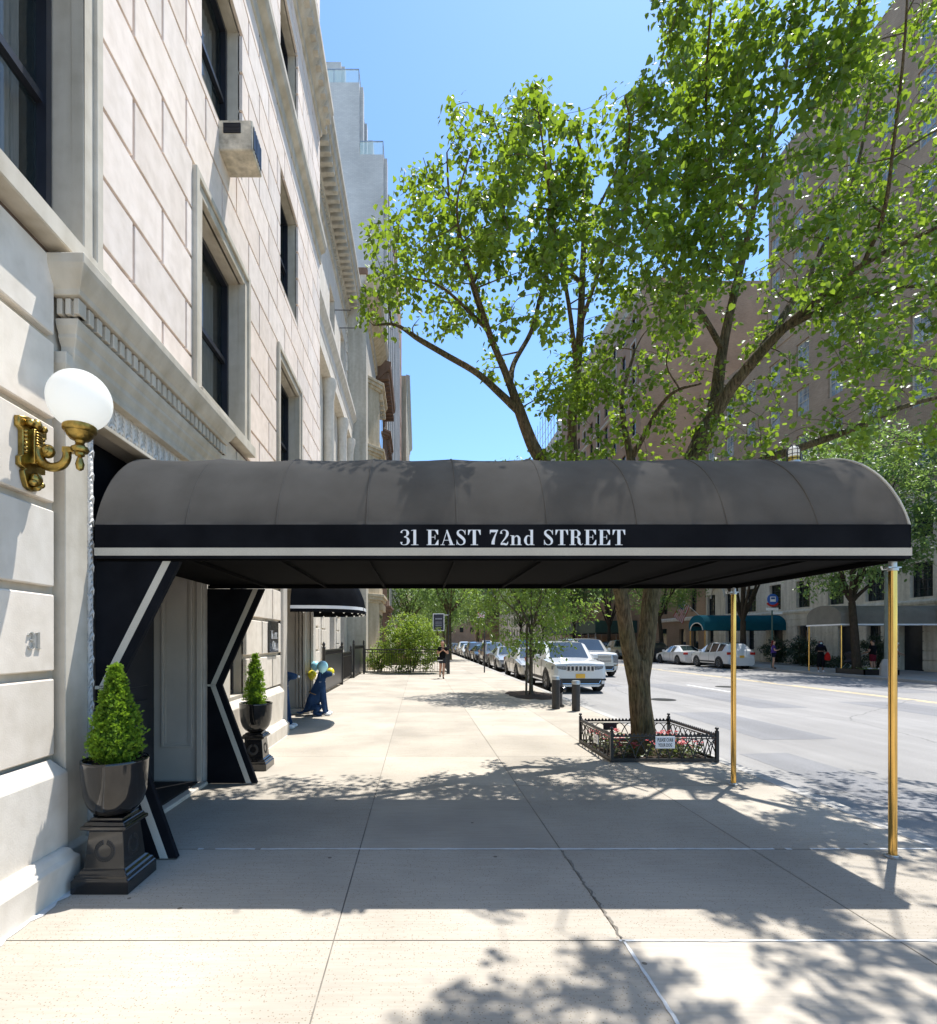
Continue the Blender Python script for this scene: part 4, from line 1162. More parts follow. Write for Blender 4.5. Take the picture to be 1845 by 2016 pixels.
PD = [(850, 640), (1000, 610), (1160, 650), (1150, 820), (1050, 780), (960, 700)]
spray(PD, 6.6, 8.0, 70, .072, 11, .6, (0, 1))
c = 0
for k in range(4000):
    p = (rr.uniform(2.3, 6.6), rr.uniform(4.5, 6.3), rr.uniform(7.4, 10.5))
    if p[2] < 1.75 + 1262 * p[1] / 1040: continue
    if gap(p): continue
    if T.twig(p, .075, 14, 1.2): c += 1
    if c > 190: break
c = 0
for k in range(9000):
    x_, y_, Z_ = rr.uniform(-.1, 3.6), rr.uniform(3.95, 5.3), rr.uniform(5.4, 9.0)
    zb_ = 2.55 + .7 * min(1, (y_ - 3.95) / .9)
    p = (x_ + .25 * (Z_ - zb_), y_ + .272 * (Z_ - zb_), Z_)
    u, v = 825 + p[0] * 1040 / p[1], 1262 - (p[2] - 1.65) * 1040 / p[1]
    ju, jv = u + 95 * noise.noise((u / 75., v / 75., 1.3)), v + 95 * noise.noise((u / 75., v / 75., 7.7))
    if not (inside((ju, jv), PA) or inside((ju, jv), PB)): continue
    if gap(p): continue
    if T.twig(p, .072, 14, .9, spread=.11): c += 1
    if c > 420: break
T.finish('street_tree', 'broad linden with furrowed forked trunk rising from the low iron fence beside the canopy', (3.32, 7.8, 0), M['bark'], M['leaf'], HEART)


def gen_tree(name, label, loc, zc, rad, r0, nt, nl, size, leafm, bark, shape, seed, group=None, fork=None, lean=(0, 0), nlimb=8, spread=.3):
    t = Tree(seed); r = t.r; x, y, z = loc; fk = fork or (zc - rad[2] * .75)
    t.limb([(x, y, z - .02, r0 * 1.35), (x + lean[0] * .2, y, z + .3, r0), (x + lean[0] * .6, y + lean[1] * .5, z + fk * .6, r0 * .85), (x + lean[0], y + lean[1], z + fk, r0 * .75)], 10)
    top = Vector((x + lean[0], y + lean[1], z + fk))
    for k in range(nlimb):
        a = 2 * math.pi * (k + r.uniform(-.3, .3)) / nlimb; e = r.uniform(.15, .95)
        tip = Vector((x + lean[0] + rad[0] * .8 * math.cos(a) * (1 - e * .55), y + lean[1] + rad[1] * .8 * math.sin(a) * (1 - e * .55), z + zc + rad[2] * (e * 1.3 - .5)))
        m = top.lerp(tip, .5) + Vector((0, 0, -.08 * rad[2] * (1 - e)))
        t.limb([(*top, r0 * .5), (*m, r0 * .3), (*tip, r0 * .1)], 7, 6, .12)
    c = 0
    for k in range(nt * 8):
        v = Vector((r.gauss(0, 1), r.gauss(0, 1), r.gauss(0, 1))).normalized() * (r.random() ** .38)
        nn = 1 + .30 * noise.noise((v.x * 2.2 + seed, v.y * 2.2, v.z * 2.2))
        p = (x + lean[0] + v.x * rad[0] * nn, y + lean[1] + v.y * rad[1] * nn, z + zc + v.z * rad[2] * nn)
        if noise.noise((p[0] * 1.1 + seed, p[1] * 1.1, p[2] * 1.1)) < -.18: continue
        if t.twig(p, size, nl, rad[0] * .75, r0=.01, spread=spread, frac=.6, sides=3): c += 1
        if c >= nt: break
    return t.finish(name, label, loc, bark, leafm, shape, group)

gen_tree('young_tree', 'slender young street tree with a support stake in a mulched pit beside the bollards', (3.46, 16.3, 0), 4.3, (2.4, 2.2, 3.0), .062, 820, 16, .13, M['leaf_young'], M['bark_pale'], OVAL, 21, fork=2.0, spread=.28)
mb = MB(); mb.tube([(3.30, 16.25, 0), (3.33, 16.25, 2.3)], .035, 8); mb.tube([(3.33, 16.25, 1.9), (3.46, 16.3, 1.92)], .012, 5)
one('tree_stake', mb, M['bark_pale'], 'wooden support stake standing beside the slender young tree', 'stake', (3.30, 16.25, 0))
G = 'trees along the far sidewalk'
P1t = gen_tree('sidewalk_tree', 'dark trunked tree in the low planter bed, in front of the grey canopy', (21.8, 26.3, 0), 8.4, (4.3, 4.3, 4.2), .2, 900, 18, .21, M['leaf_far'], M['bark_dark'], OVAL, 31, G, fork=3.6, lean=(.0, .3), spread=.45)
P2t = gen_tree('sidewalk_tree', 'dark forked tree in front of the blue-green canopy', (21.6, 35.2, 0), 9.2, (3.4, 3.4, 3.4), .21, 330, 16, .22, M['leaf_far'], M['bark_dark'], OVAL, 37, G, fork=3.0, spread=.45)
far = [(21.7, 47, 1.0, 'tree with its dark trunk beside the red brick townhouse and its flag'), (21.6, 60, 1.05, 'dense tree beyond the flag, over the black pickup'), (21.6, 74, 1.1, 'dense tree in front of the green sidewalk shed'), (21.6, 92, 1.1, 'tree beyond the green sidewalk shed'), (21.6, 112, 1.2, 'most distant tree of the far sidewalk row')]
for i, (x, y, s, l) in enumerate(far): dup(P1t if i % 2 == 0 else P2t, (x, y, 0), i * 1.3 + .8, l, G, scale=(s, s, s))
G2 = 'trees along the near sidewalk in the distance'
P3 = gen_tree('street_tree', 'tall tree with a straight trunk just behind the dark hanging sign', (2.6, 46.0, 0), 7.0, (3.6, 3.6, 4.0), .26, 420, 18, .24, M['leaf_far'], M['bark'], OVAL, 41, G2, fork=4.0, spread=.5)
for i, (x, y, s, l) in enumerate([(-1.0, 52, .95, 'tree beside the brownstone stoops behind the large shrub'), (3.1, 66, .85, 'second tree along the kerb behind the hanging sign'), (3.1, 86, .95, 'third tree along the kerb above the distant parked cars'), (3.1, 110, .9, 'farthest tree along the kerb of the near sidewalk')]):
    dup(P3, (x, y, 0), 1.1 * i + .5, l, G2, scale=(s, s, s))
for i, (x, y, s, l) in enumerate([(12, 205, 2.3, 'tall tree closing the view at the far end of the street, centre'), (4, 190, 2.1, 'tall tree closing the view at the far end, left side'), (20, 180, 2.2, 'tall tree closing the view at the far end, right side'), (29, 215, 1.9, 'large tree at the far end behind the sidewalk shed')]):
    dup(P1t if i % 2 else P3, (x, y, 0), 1.7 * i, l, 'trees closing the end of the street', scale=(s, s, s))

# big shrub in the fenced front garden
def shrub(name, label, c, rad, nt, nl, size, leafm, seed, z0=0.0, group=None, shape=OVAL):
    t = Tree(seed); r = t.r; x, y = c
    for k in range(7):
        a = k * .9; t.limb([(x + .1 * math.cos(a), y + .1 * math.sin(a), z0, .03), (x + rad[0] * .3 * math.cos(a), y + rad[1] * .3 * math.sin(a), z0 + rad[2] * .8, .02), (x + rad[0] * .6 * math.cos(a), y + rad[1] * .6 * math.sin(a), z0 + rad[2] * 1.4, .008)], 5)
    n = 0
    for k in range(nt * 6):
        v = Vector((r.gauss(0, 1), r.gauss(0, 1), r.gauss(0, 1))).normalized() * (r.random() ** .35)
        nn = 1 + .3 * noise.noise((v.x * 2 + seed, v.y * 2, v.z * 2))
        p = (x + v.x * rad[0] * nn, y + v.y * rad[1] * nn, z0 + rad[2] * .95 + v.z * rad[2] * nn)
        if p[2] < z0 + .05: continue
        if t.twig(p, size, nl, 1.6, spread=.16, frac=.5, sides=3, droop=.1): n += 1
        if n >= nt: break
    o = thing(name, label, 'shrub', (x, y, z0), group)
    t.wood.build('stems', M['bark_dark'], o); leaves('foliage', t.L, shape, leafm, o)
    return o
shrub('garden_shrub', 'large bright green shrub spilling over the iron garden fence beside the walking woman', (-.40, 27.2), (1.65, 1.15, 1.55), 760, 14, .13, M['leaf_bush'], 5, .05)
shrub('garden_shrub', 'smaller pale shrub at the left end of the iron garden fence', (-2.1, 27.9), (.7, .6, .7), 130, 12, .12, M['leaf_bush'], 6, .05)
shrub('low_hedge', 'low dark hedge at the foot of the facade by the far bus stop', (25.6, 33.5), (.7, 3.2, .42), 260, 16, .12, M['leaf_dark'], 9)
for i, (x, y, l) in enumerate([(25.4, 37.6, 'round dark topiary bush beside the white crossover'), (25.4, 34.9, 'round dark topiary bush behind the bus stop'), (25.6, 29.6, 'round dark bush behind the stroller group')]):
    shrub('topiary_bush', l, (x, y), (.95, .95, .95), 190, 16, .12, M['leaf_dark'], 60 + i, .15, 'round topiary bushes by the far facades')

# ------------------------------------------------------------------ tree guard with flowers
gx0, gx1, gy0, gy1, gh = 2.62, 4.05, 7.18, 8.57, .40
TG = thing('tree_guard', 'low black cast iron fence with interlaced arches round the linden trunk', 'fence', (3.33, 7.87, 0))
def guard_side(p, q):
    p = Vector(p); q = Vector(q); d = (q - p); L = d.length; d.normalize(); s = Vector((-d.y, d.x, 0)); mb = MB()
    W = lambda a, z, o=0.0: p + d * a + s * o + Vector((0, 0, z))
    def bar(a0, a1, z0, z1, t): mb.rings([[W(a, z0, -t), W(a, z0, t), W(a, z1, t), W(a, z1, -t)] for a in (a0, a1)])
    bar(0, L, .012, .055, .014); bar(0, L, gh - .055, gh - .032, .012); bar(0, L, gh - .085, gh - .072, .006)
    n = int(L / .055)
    for k in range(n):
        a = (k + .5) * L / n
        mb.rings([[W(a - .02, gh - .032, o), W(a + .02, gh - .032, o), W(a + .012, gh - .014, o), W(a, gh - .002, o), W(a - .012, gh - .014, o)] for o in (-.006, .006)])
    na = 9; w = L / na
    for k in range(-1, na):
        pts = []
        for j in range(15):
            f = j / 14; a = (k + 2 * f) * w; z = .055 + (gh - .135) * math.sin(math.pi * f) ** .75
            if 0 <= a <= L: pts.append(W(a, z, .004 if k % 2 else -.004))
        if len(pts) > 1: mb.tube(pts, .0075, 5)
    return mb.build('side_panel', M['iron'], TG)
cs = [(gx0, gy0, 0), (gx1, gy0, 0), (gx1, gy1, 0), (gx0, gy1, 0)]
for i in range(4): guard_side(cs[i], cs[(i + 1) % 4])
for (x, y, z) in cs:
    mb = MB(); mb.box(x - .02, x + .02, y - .02, y + .02, .005, gh + .02)
    mb.lathe([(.026, gh + .02), (.026, gh + .028), (.012, gh + .034), (.012, gh + .042), (.022, gh + .05), (.026, gh + .062), (.022, gh + .074), (.008, gh + .082)], x, y, 12)
    mb.build('corner_post', M['iron'], TG, smooth=40)
sg = MB(); sg.box(3.205, 3.470, gy0 - .022, gy0 - .016, .193, .357)
def pl(x, z): return (x, gy0 - .0228, z)
t = thing('notice_sign', 'white sign reading PLEASE CURB YOUR DOG on the front of the low iron fence', 'sign', (3.34, gy0 - .02, .193))
sg.build('board', M['letter'], t, bevel=.002)
mb = MB()
font_mesh('PLEASE CURB', .063, lambda x, y: pl(3.3375 + x, .288 + y), mb, bold=.0018, sx=.56)
font_mesh('YOUR DOG', .063, lambda x, y: pl(3.3375 + x, .218 + y), mb, bold=.0018, sx=.56)
mb.build('lettering', M['frame_black'], t)
t = thing('notice_sign', 'small white notice on the building side of the low iron fence', 'sign', (gx0 - .02, 7.75, .15))
mb = MB(); mb.box(gx0 - .024, gx0 - .018, 7.66, 7.86, .15, .28); mb.build('board', M['letter'], t)
mb = MB()
font_mesh('PLEASE CURB', .04, lambda x, y: (gx0 - .0246, 7.76 - x, .225 + y), mb, sx=.62); font_mesh('YOUR DOG', .04, lambda x, y: (gx0 - .0246, 7.76 - x, .178 + y), mb, sx=.62)
mb.build('lettering', M['frame_black'], t)
mb = MB(); mb.box(2.98, 3.20, gy1 - .03, gy1 - .02, .21, .33); one('notice_plate', mb, M['frame_black'], 'dark back of a plate hung on the street end of the low iron fence', 'sign', (3.1, gy1 - .02, .21), bevel=.004)
# begonias: one plant built, then copied
def begonia(petal, seed):
    r = random.Random(seed); t = thing('begonia_plant', 'small begonia with red flowers bedded round the linden trunk', 'flower', (0, 0, 0), 'begonias inside the iron tree fence'); L = []
    for k in range(34):
        a = r.uniform(0, 6.28); e = r.uniform(.01, .10)
        L.append(((e * math.cos(a), e * math.sin(a), r.uniform(.02, .17)), (math.cos(a), math.sin(a), r.uniform(-.2, .5)), (r.uniform(-1, 1), r.uniform(-1, 1), .1), r.uniform(.035, .06), r.random()))
    leaves('foliage', L, FERN, M['begonia'], t)
    L = []
    for k in range(9):
        a = r.uniform(0, 6.28); e = r.uniform(.0, .09); c = Vector((e * math.cos(a), e * math.sin(a), r.uniform(.15, .21)))
        for j in range(5):
            b = a + j * 1.257; L.append((tuple(c), (math.cos(b), math.sin(b), .5), (-math.sin(b), math.cos(b), 0), r.uniform(.022, .034), 1))
    leaves('blooms', L, FERN, petal, t)
    return t
bA = begonia(M['petal'], 1); bB = begonia(M['petal_pink'], 2)
used = []; first = {0: bA, 1: bB}; r = random.Random(4)
for k in range(400):
    x, y = r.uniform(gx0 + .12, gx1 - .12), r.uniform(gy0 + .12, gy1 - .12)
    if math.hypot(x - 3.32, y - 7.8) < .30 or any(math.hypot(x - a, y - b) < .155 for a, b in used): continue
    used.append((x, y)); w = 1 if r.random() < .35 else 0; s = r.uniform(.85, 1.2)
    if first[w]: o = first[w]; first[w] = None; o.location = (x, y, .004); o.scale = (s, s, s)
    else: dup(bB if w else bA, (x, y, .004), r.uniform(0, 6), scale=(s, s, s))

# ------------------------------------------------------------------ shop sign, awning, railings
t = thing('shop_plaque', 'black plaque with white serif lettering on the stone beside the small domed awning', 'sign', (XW, 8.85, 1.48))
mb = MB(); mb.box(XW + .004, XW + .03, 8.56, 9.10, 1.46, 1.98); mb.build('plate', M['iron_gloss'], t, bevel=.004)
mb = MB()
lettering(mb, 'KATE', .13, lambda x, y, d: (XW + .032 + d, 8.66 + x, 1.69 + y), .0, .05, .78)
lettering(mb, 'OH', .13, lambda x, y, d: (XW + .032 + d, 8.72 + x, 1.52 + y), .0, .05, .78)
mb.build('lettering', M['letter'], t)
t = thing('dome_awning', 'small black domed shop awning with a white band on the near building', 'awning', (XW, 10.9, 2.2))
ax0, ayc, aw, ap, az, ah = XW + .06, 10.88, 1.08, 1.28, 2.30, .98
rows = []
na = 28
for j in range(9):
    ph = math.pi / 2 * j / 8; r = []
    for k in range(na + 1):
        a = math.pi * k / na - math.pi / 2
        e = 1 - .03 * abs(math.sin(a * 7)) * math.sin(2 * ph)
        cx_ = abs(math.cos(a)) ** .75; sy_ = math.copysign(abs(math.sin(a)) ** .75, math.sin(a))
        r.append((ax0 + ap * cx_ * math.cos(ph) * e, ayc + aw * sy_ * math.cos(ph) * e + .0, az + ah * math.sin(ph)))
    rows.append(r)
mb = MB(); mb.rings(rows, closed=False, cap0=False, cap1=False); mb.build('dome', M['canvas_dark'], t, smooth=25)
def band(z0, z1, e, m, nm):
    b = MB(); r0 = [(ax0 + (ap + e) * abs(math.cos(a)) ** .75, ayc + (aw + e) * math.copysign(abs(math.sin(a)) ** .75, math.sin(a)), z0) for a in [math.pi * k / 40 - math.pi / 2 for k in range(41)]]
    b.rings([r0, [(x, y, z1) for x, y, z in r0]], closed=False, cap0=False, cap1=False); return b.build(nm, m, t)
band(2.20, 2.31, .004, M['canvas_dark'], 'valance'); band(2.255, 2.315, .008, M['letter'], 'stripe'); band(2.19, 2.215, .0, M['canvas_dark'], 'hem')
mb = MB()
for i, ch in enumerate('KATEO'):
    a0 = -.18 + i * .13
    lettering(mb, ch, .075 if i in (0, 4) else .06, lambda x, y, d, a0=a0: (ax0 + (ap + .012) * math.cos(a0 + x * 1.0) ** .75, ayc + (aw + .012) * math.copysign(abs(math.sin(a0 + x)) ** .75, math.sin(a0 + x)), 2.258 + y), 0)
mb.build('lettering', M['frame_black'], t)
mb = MB()
for k in range(14):
    a = -math.pi / 2 + math.pi * (k + .5) / 14
    mb.ball((ax0 + (ap - .04) * abs(math.cos(a)) ** .75, ayc + (aw - .04) * math.copysign(abs(math.sin(a)) ** .75, math.sin(a)), 2.195), .02, 8, 6)
mb.build('bulbs', M['opal'], t)

def railing(name, label, p, q, h, solid, group, step=.12, arch=False):
    t = thing(name, label, 'railing', ((p[0] + q[0]) / 2, (p[1] + q[1]) / 2, 0), group)
    p = Vector((*p, 0)); q = Vector((*q, 0)); d = q - p; L = d.length; d.normalize(); s = Vector((-d.y, d.x, 0))
    W = lambda a, z, o=0.0: p + d * a + s * o + Vector((0, 0, z))
    mb = MB()
    def bar(a0, a1, z0, z1, tt): mb.rings([[W(a, z0, -tt), W(a, z0, tt), W(a, z1, tt), W(a, z1, -tt)] for a in (a0, a1)])
    bar(0, L, .10, .14, .02); bar(0, L, h - .05, h, .022); bar(0, L, h - .19, h - .16, .015)
    for k in range(int(L / step)): mb.tube([W((k + .5) * step, .12), W((k + .5) * step, h)], .011, 5)
    mb.build('rails', M['iron'], t)
    if solid:
        mb = MB(); mb.rings([[W(a, .14, -.012), W(a, .14, -.006), W(a, h - .19, -.006), W(a, h - .19, -.012)] for a in (.05, L - .05)]); mb.build('infill_sheet', M['frame_black'], t)
    for a in (0, L):
        c = W(a, 0); mb = MB(); mb.box(c.x - .045, c.x + .045, c.y - .045, c.y + .045, .0, h + .06)
        mb.lathe([(.06, h + .06), (.06, h + .08), (.03, h + .09), (.045, h + .13), (.05, h + .16), (.035, h + .2), (.008, h + .25)], c.x, c.y, 10); mb.build('post', M['iron'], t)
    return t
GR = 'black iron railings along the near facades'
railing('area_railing', 'black sheeted iron railing just beyond the small domed awning', (-2.92, 16.2), (-2.92, 20.0), 1.38, True, GR)
railing('area_railing', 'short open iron gate between the two black sheeted railings', (-3.02, 20.2), (-3.02, 23.4), 1.2, False, GR)
railing('area_railing', 'farther black sheeted iron railing before the cream side wall', (-2.92, 23.6), (-2.92, 27.9), 1.45, True, GR)
railing('garden_railing', 'tall black railing with thin bars across the front of the shrub garden', (-2.75, 26.4), (1.42, 26.4), 1.25, False, GR, .12)
railing('garden_railing', 'tall black railing along the street side of the shrub garden behind the woman', (1.5, 26.5), (1.5, 31.5), 1.25, False, GR, .12)
t = thing('hanging_sign', 'dark framed hanging sign panel on a black post above the shrub garden', 'sign', (1.38, 26.6, 0))
mb = MB(); mb.tube([(1.48, 26.75, 0), (1.48, 26.75, 3.2)], .03, 8); mb.build('post', M['iron'], t)
mb = MB(); mb.box(.70, 1.28, 26.68, 26.72, 2.16, 3.04); mb.box(1.28, 1.48, 26.69, 26.71, 2.95, 2.98); mb.build('frame', M['letter'], t)
mb = MB(); mb.box(.735, 1.245, 26.672, 26.679, 2.2, 3.0); pn = mb.build('panel', mat('navy_sign', (.02, .022, .04), .4, var=.1), t)
mb = MB(); mb.box(.82, 1.16, 26.669, 26.671, 2.74, 2.80)
for k in range(4): mb.box(.83, 1.15, 26.669, 26.671, 2.32 + k * .09, 2.35 + k * .09)
mb.build('lettering', mat('grey_lettering', (.25, .26, .3), .6), pn)
t = thing('parking_sign', 'parking sign on a tall dark pole at the kerb', 'sign', (3.42, 27.6, 0))
mb = MB(); mb.tube([(3.42, 27.6, 0), (3.42, 27.6, 3.25)], .035, 8); mb.build('pole', M['frame_black'], t)
mb = MB(); mb.box(3.02, 3.46, 27.54, 27.56, 2.85, 3.22); pn = mb.build('board', M['letter'], t)
mb = MB(); mb.box(3.05, 3.13, 27.535, 27.539, 3.08, 3.19)
for k in range(3): mb.box(3.05, 3.40 - .05 * (k % 2), 27.535, 27.539, 2.90 + k * .055, 2.925 + k * .055)
mb.build('print', mat('sign_red', (.55, .05, .04), .5), pn)

# ------------------------------------------------------------------ hydrant, bollards
def bollard(x, y, h, label):
    t = thing('bollard', label, 'bollard', (x, y, 0), 'black steel bollards at the kerb'); mb = MB()
    mb.lathe([(.095, 0), (.095, h - .09)], x, y, 20); mb.build('shaft', M['iron'], t, smooth=40)
    mb = MB(); mb.lathe([(.1, h - .09), (.1, h - .03), (.09, h - .005), (.06, h)], x, y, 20); mb.build('cap', M['steel'], t, smooth=40)
bollard(3.33, 12.85, .80, 'thick black bollard with a silver cap in front of the hydrant')
bollard(3.70, 12.45, .72, 'black bollard with a silver cap right of the hydrant')
t = thing('fire_hydrant', 'black fire hydrant with side caps behind the thick bollard', 'hydrant', (3.50, 13.25, 0)); mb = MB(); x, y = 3.50, 13.25
mb.lathe([(.15, 0), (.15, .04), (.1, .06), (.095, .5), (.12, .52), (.12, .56), (.10, .58), (.085, .66), (.05, .71), (.02, .73), (.02, .77)], x, y, 18); mb.build('barrel', M['iron_gloss'], t, smooth=40)
mb = MB()
for (dx, dy, r_) in ((1, 0, .055), (-1, 0, .055), (0, -1, .075)):
    mb.tube([(x, y, .44), (x + dx * .15, y + dy * .15, .44)], r_, 14); mb.tube([(x + dx * .15, y + dy * .15, .44), (x + dx * .18, y + dy * .18, .44)], [r_ * 1.25, r_ * 1.1], 8)
mb.build('outlet_caps', M['iron_gloss'], t, smooth=40)
# ------------------------------------------------------------------ skinned bodies
def skin(name, nodes, edges, mat_, parent=None, sub=1, root=0):
    """nodes: list of (x,y,z,r) or (x,y,z,rx,ry)"""
    me = bpy.data.meshes.new(name); me.from_pydata([n[:3] for n in nodes], edges, [])
    o = bpy.data.objects.new(name, me); COL.objects.link(o)
    o.modifiers.new('skin', 'SKIN')
    for i, n in enumerate(nodes):
        sv = me.skin_vertices[0].data[i]; sv.radius = (n[3], n[4] if len(n) > 4 else n[3]); sv.use_root = (i == root)
    if sub: s = o.modifiers.new('sub', 'SUBSURF'); s.levels = sub; s.render_levels = sub
    dg = bpy.context.evaluated_depsgraph_get(); dg.update()
    m2 = bpy.data.meshes.new_from_object(o.evaluated_get(dg)); m2.name = name
    bpy.data.objects.remove(o); bpy.data.meshes.remove(me)
    off = wloc(parent) if parent else Vector((0, 0, 0))
    m2.materials.clear(); m2.materials.append(mat_)
    m2.polygons.foreach_set('use_smooth', [True] * len(m2.polygons))
    if off.length: m2.transform(Matrix.Translation(-off))
    o = bpy.data.objects.new(name, m2); COL.objects.link(o)
    if parent: o.parent = parent
    return o


def chain(nodes, edges, pts, start=None):
    idx = []
    for p in pts:
        nodes.append(p); i = len(nodes) - 1; idx.append(i)
        if start is not None: edges.append((start, i))
        start = i
    return idx


M['skin'] = mat('skin_tan', (.42, .235, .155), .55, var=.06)
M['skin_dark'] = mat('skin_brown', (.2, .105, .065), .55, var=.06)
M['hair'] = mat('dark_hair', (.012, .009, .008), .5, var=.3, scale=30)
for n, c in dict(black=(.012, .012, .014), charcoal=(.05, .052, .06), navy=(.012, .014, .035), purple=(.09, .05, .22), red=(.5, .025, .02), white=(.7, .7, .7), maroon=(.16, .02, .03), bluegrey=(.2, .25, .3), hairred=(.16, .03, .03), mask=(.45, .6, .65), tan=(.3, .2, .11)).items():
    M['cl_' + n] = fabric('cloth_' + n, c, .9, .15, 20, 300)


def hand(nodes, edges, wrist_i, w, d, side, curl=.5):
    w = Vector(w); d = Vector(d).normalized(); s = d.cross(Vector((0, 0, 1)));
    if s.length < .2: s = Vector((1, 0, 0))
    s.normalize(); n = s.cross(d)
    palm = w + d * .075
    pi = chain(nodes, edges, [(*palm, .021, .034)], wrist_i)[0]
    for k, (o, l) in enumerate(((-.028, .062), (-.010, .072), (.009, .068), (.027, .052))):
        b = palm + s * o + d * .018
        chain(nodes, edges, [(*b, .009), (*(b + d * l * .55 - n * l * .2 * curl), .0085), (*(b + d * l * (1 - .5 * curl) - n * l * .7 * curl), .0075)], pi)
    b = w + d * .04 + s * (.04 * side)
    chain(nodes, edges, [(*b, .010), (*(b + d * .035 + s * .012 * side - n * .012), .009)], pi)


def person(label, loc, rz, pose, skinm, top, bottom, sleeve=.6, leg=.45, hair='bun', hairm=None, shoes='cl_white', mask=None, h=1.65):
    t = thing('person', label, 'person', (0, 0, 0)); k = h / 1.70
    J = {k_: Vector(v) * k for k_, v in pose.items()}
    g = lambda n, r: (*J[n], r * k)
    nodes, edges = [], []
    chain(nodes, edges, [g('pelvis', .12), g('waist', .105), g('chest', .125), g('neck0', .07), g('neck', .056), g('jaw', .078), g('head', .104), g('crown', .078)])
    fwd = (J['nose'] - J['head']).normalized()
    nodes.append((*(J['jaw'].lerp(J['head'], .45) + fwd * .085 * k), .016 * k)); edges.append((5, len(nodes) - 1))
    for s in 'LR':
        a = chain(nodes, edges, [g('sh' + s, .062), g('el' + s, .042), g('wr' + s, .028)], 2)
        d = J['wr' + s] - J['el' + s]
        hand(nodes, edges, a[-1], J['wr' + s], pose.get('hd' + s, d), 1 if s == 'L' else -1, .6)
        b = chain(nodes, edges, [g('hip' + s, .078), g('kn' + s, .058), g('cf' + s, .052), g('an' + s, .035), g('ft' + s, .034), g('to' + s, .026)], 0)
    skin('body', nodes, edges, M[skinm], t, 1)
    n2, e2 = [], []
    chain(n2, e2, [(*(J['pelvis'] + Vector((0, 0, -.05))), .168 * k), (*(J['pelvis'] + Vector((0, 0, .05))), .158 * k), g('waist', .14), g('chest', .142), (*J['neck0'], .082 * k)])
    for s in 'LR': 
        el = J['sh' + s].lerp(J['el' + s], min(1, sleeve)); pts = [g('sh' + s, .075), (*el, .056 * k)]
        if sleeve > 1: pts += [(*J['el' + s].lerp(J['wr' + s], sleeve - 1), .04 * k)]
        chain(n2, e2, pts, 3)
    skin('shirt', n2, e2, M[top], t, 1)
    n2, e2 = [(*J['pelvis'], .158 * k), (*(J['pelvis'] + Vector((0, 0, .09))), .148 * k)], [(0, 1)]
    for s in 'LR':
        pts = [g('hip' + s, .108), (*J['hip' + s].lerp(J['kn' + s], min(1, leg * 2)), .085 * k)]
        if leg > .5: pts += [(*J['kn' + s].lerp(J['an' + s], leg * 2 - 1), .058 * k)]
        chain(n2, e2, pts, 0)
    skin('trousers' if leg > .5 else 'shorts', n2, e2, M[bottom], t, 1)
    for s in 'LR':
        n2, e2 = [], []; chain(n2, e2, [(*J['an' + s].lerp(J['ft' + s], .6), .042 * k), g('ft' + s, .042), g('to' + s, .036)]); skin('shoe', n2, e2, M[shoes], t, 1)
    hm = M[hairm] if hairm else M['hair']
    back = -fwd
    n2, e2 = [], []
    up = Vector((0, 0, 1))
    if hair == 'scarf':
        chain(n2, e2, [(*(J['crown'] + back * .015), .085 * k), (*(J['head'] + back * .035 * k), .108 * k), (*(J['neck'] + back * .02), .11 * k), (*(J['neck0'] + Vector((0, 0, -.02))), .17 * k), (*(J['chest'] + Vector((0, 0, .04))), .19 * k)])
    else:
        chain(n2, e2, [(*(J['crown'] + back * .012 + fwd * .03), .075 * k), (*(J['crown'] + back * .03), .092 * k), (*(J['head'] + back * .05 * k), .102 * k), (*(J['jaw'] + back * .06 * k), .07 * k)])
        if hair == 'bun': chain(n2, e2, [(*(J['crown'] + back * .06 + up * .04), .05 * k)], 1)
        if hair == 'long': chain(n2, e2, [(*(J['neck0'] + back * .08), .06 * k), (*(J['chest'] + back * .11 + up * .02), .04 * k)], 3)
    skin('headscarf' if hair == 'scarf' else 'hair', n2, e2, hm, t, 1)
    side = fwd.cross(Vector((0, 0, 1))).normalized(); mb = MB()
    for s in (-1, 1): mb.ball(J['head'] + fwd * .092 * k + side * .03 * k * s - Vector((0, 0, .012)), .011 * k, 8, 6)
    mb.build('eyes', M['hair'], t)
    mb = MB(); c = J['jaw'] + fwd * .055 * k + Vector((0, 0, .0))
    if mask:
        mb.ball(c + Vector((0, 0, .012)), (.058 * k, .05 * k, .05 * k), 12, 8); mb.build('face_mask', M[mask], t, smooth=80)
    else:
        mb.ball(c + fwd * .012, (.022 * k, .012 * k, .008 * k), 8, 6); mb.build('lips', mat('lip', (.3, .1, .08), .5) if 'lip' not in MATS else MATS['lip'], t)
    t.location = loc; t.rotation_euler = (0, 0, rz)
    return t, J


def base_pose(**kw):
    p = dict(pelvis=(0, 0, .94), waist=(0, .0, 1.10), chest=(0, 0, 1.28), neck0=(0, .01, 1.42), neck=(0, 0, 1.48), jaw=(0, -.02, 1.555), head=(0, -.005, 1.625), crown=(0, .0, 1.675), nose=(0, -.1, 1.61),
             shL=(.17, 0, 1.37), shR=(-.17, 0, 1.37), elL=(.21, .02, 1.10), elR=(-.21, .02, 1.10), wrL=(.22, -.04, .86), wrR=(-.22, -.04, .86),
             hipL=(.08, 0, .88), hipR=(-.08, 0, .88), knL=(.10, -.01, .50), knR=(-.10, -.01, .50), cfL=(.10, .02, .33), cfR=(-.10, .02, .33), anL=(.10, .03, .09), anR=(-.10, .03, .09), ftL=(.105, -.03, .045), ftR=(-.105, -.03, .045), toL=(.11, -.13, .035), toR=(-.11, -.13, .035))
    p.update(kw); return p

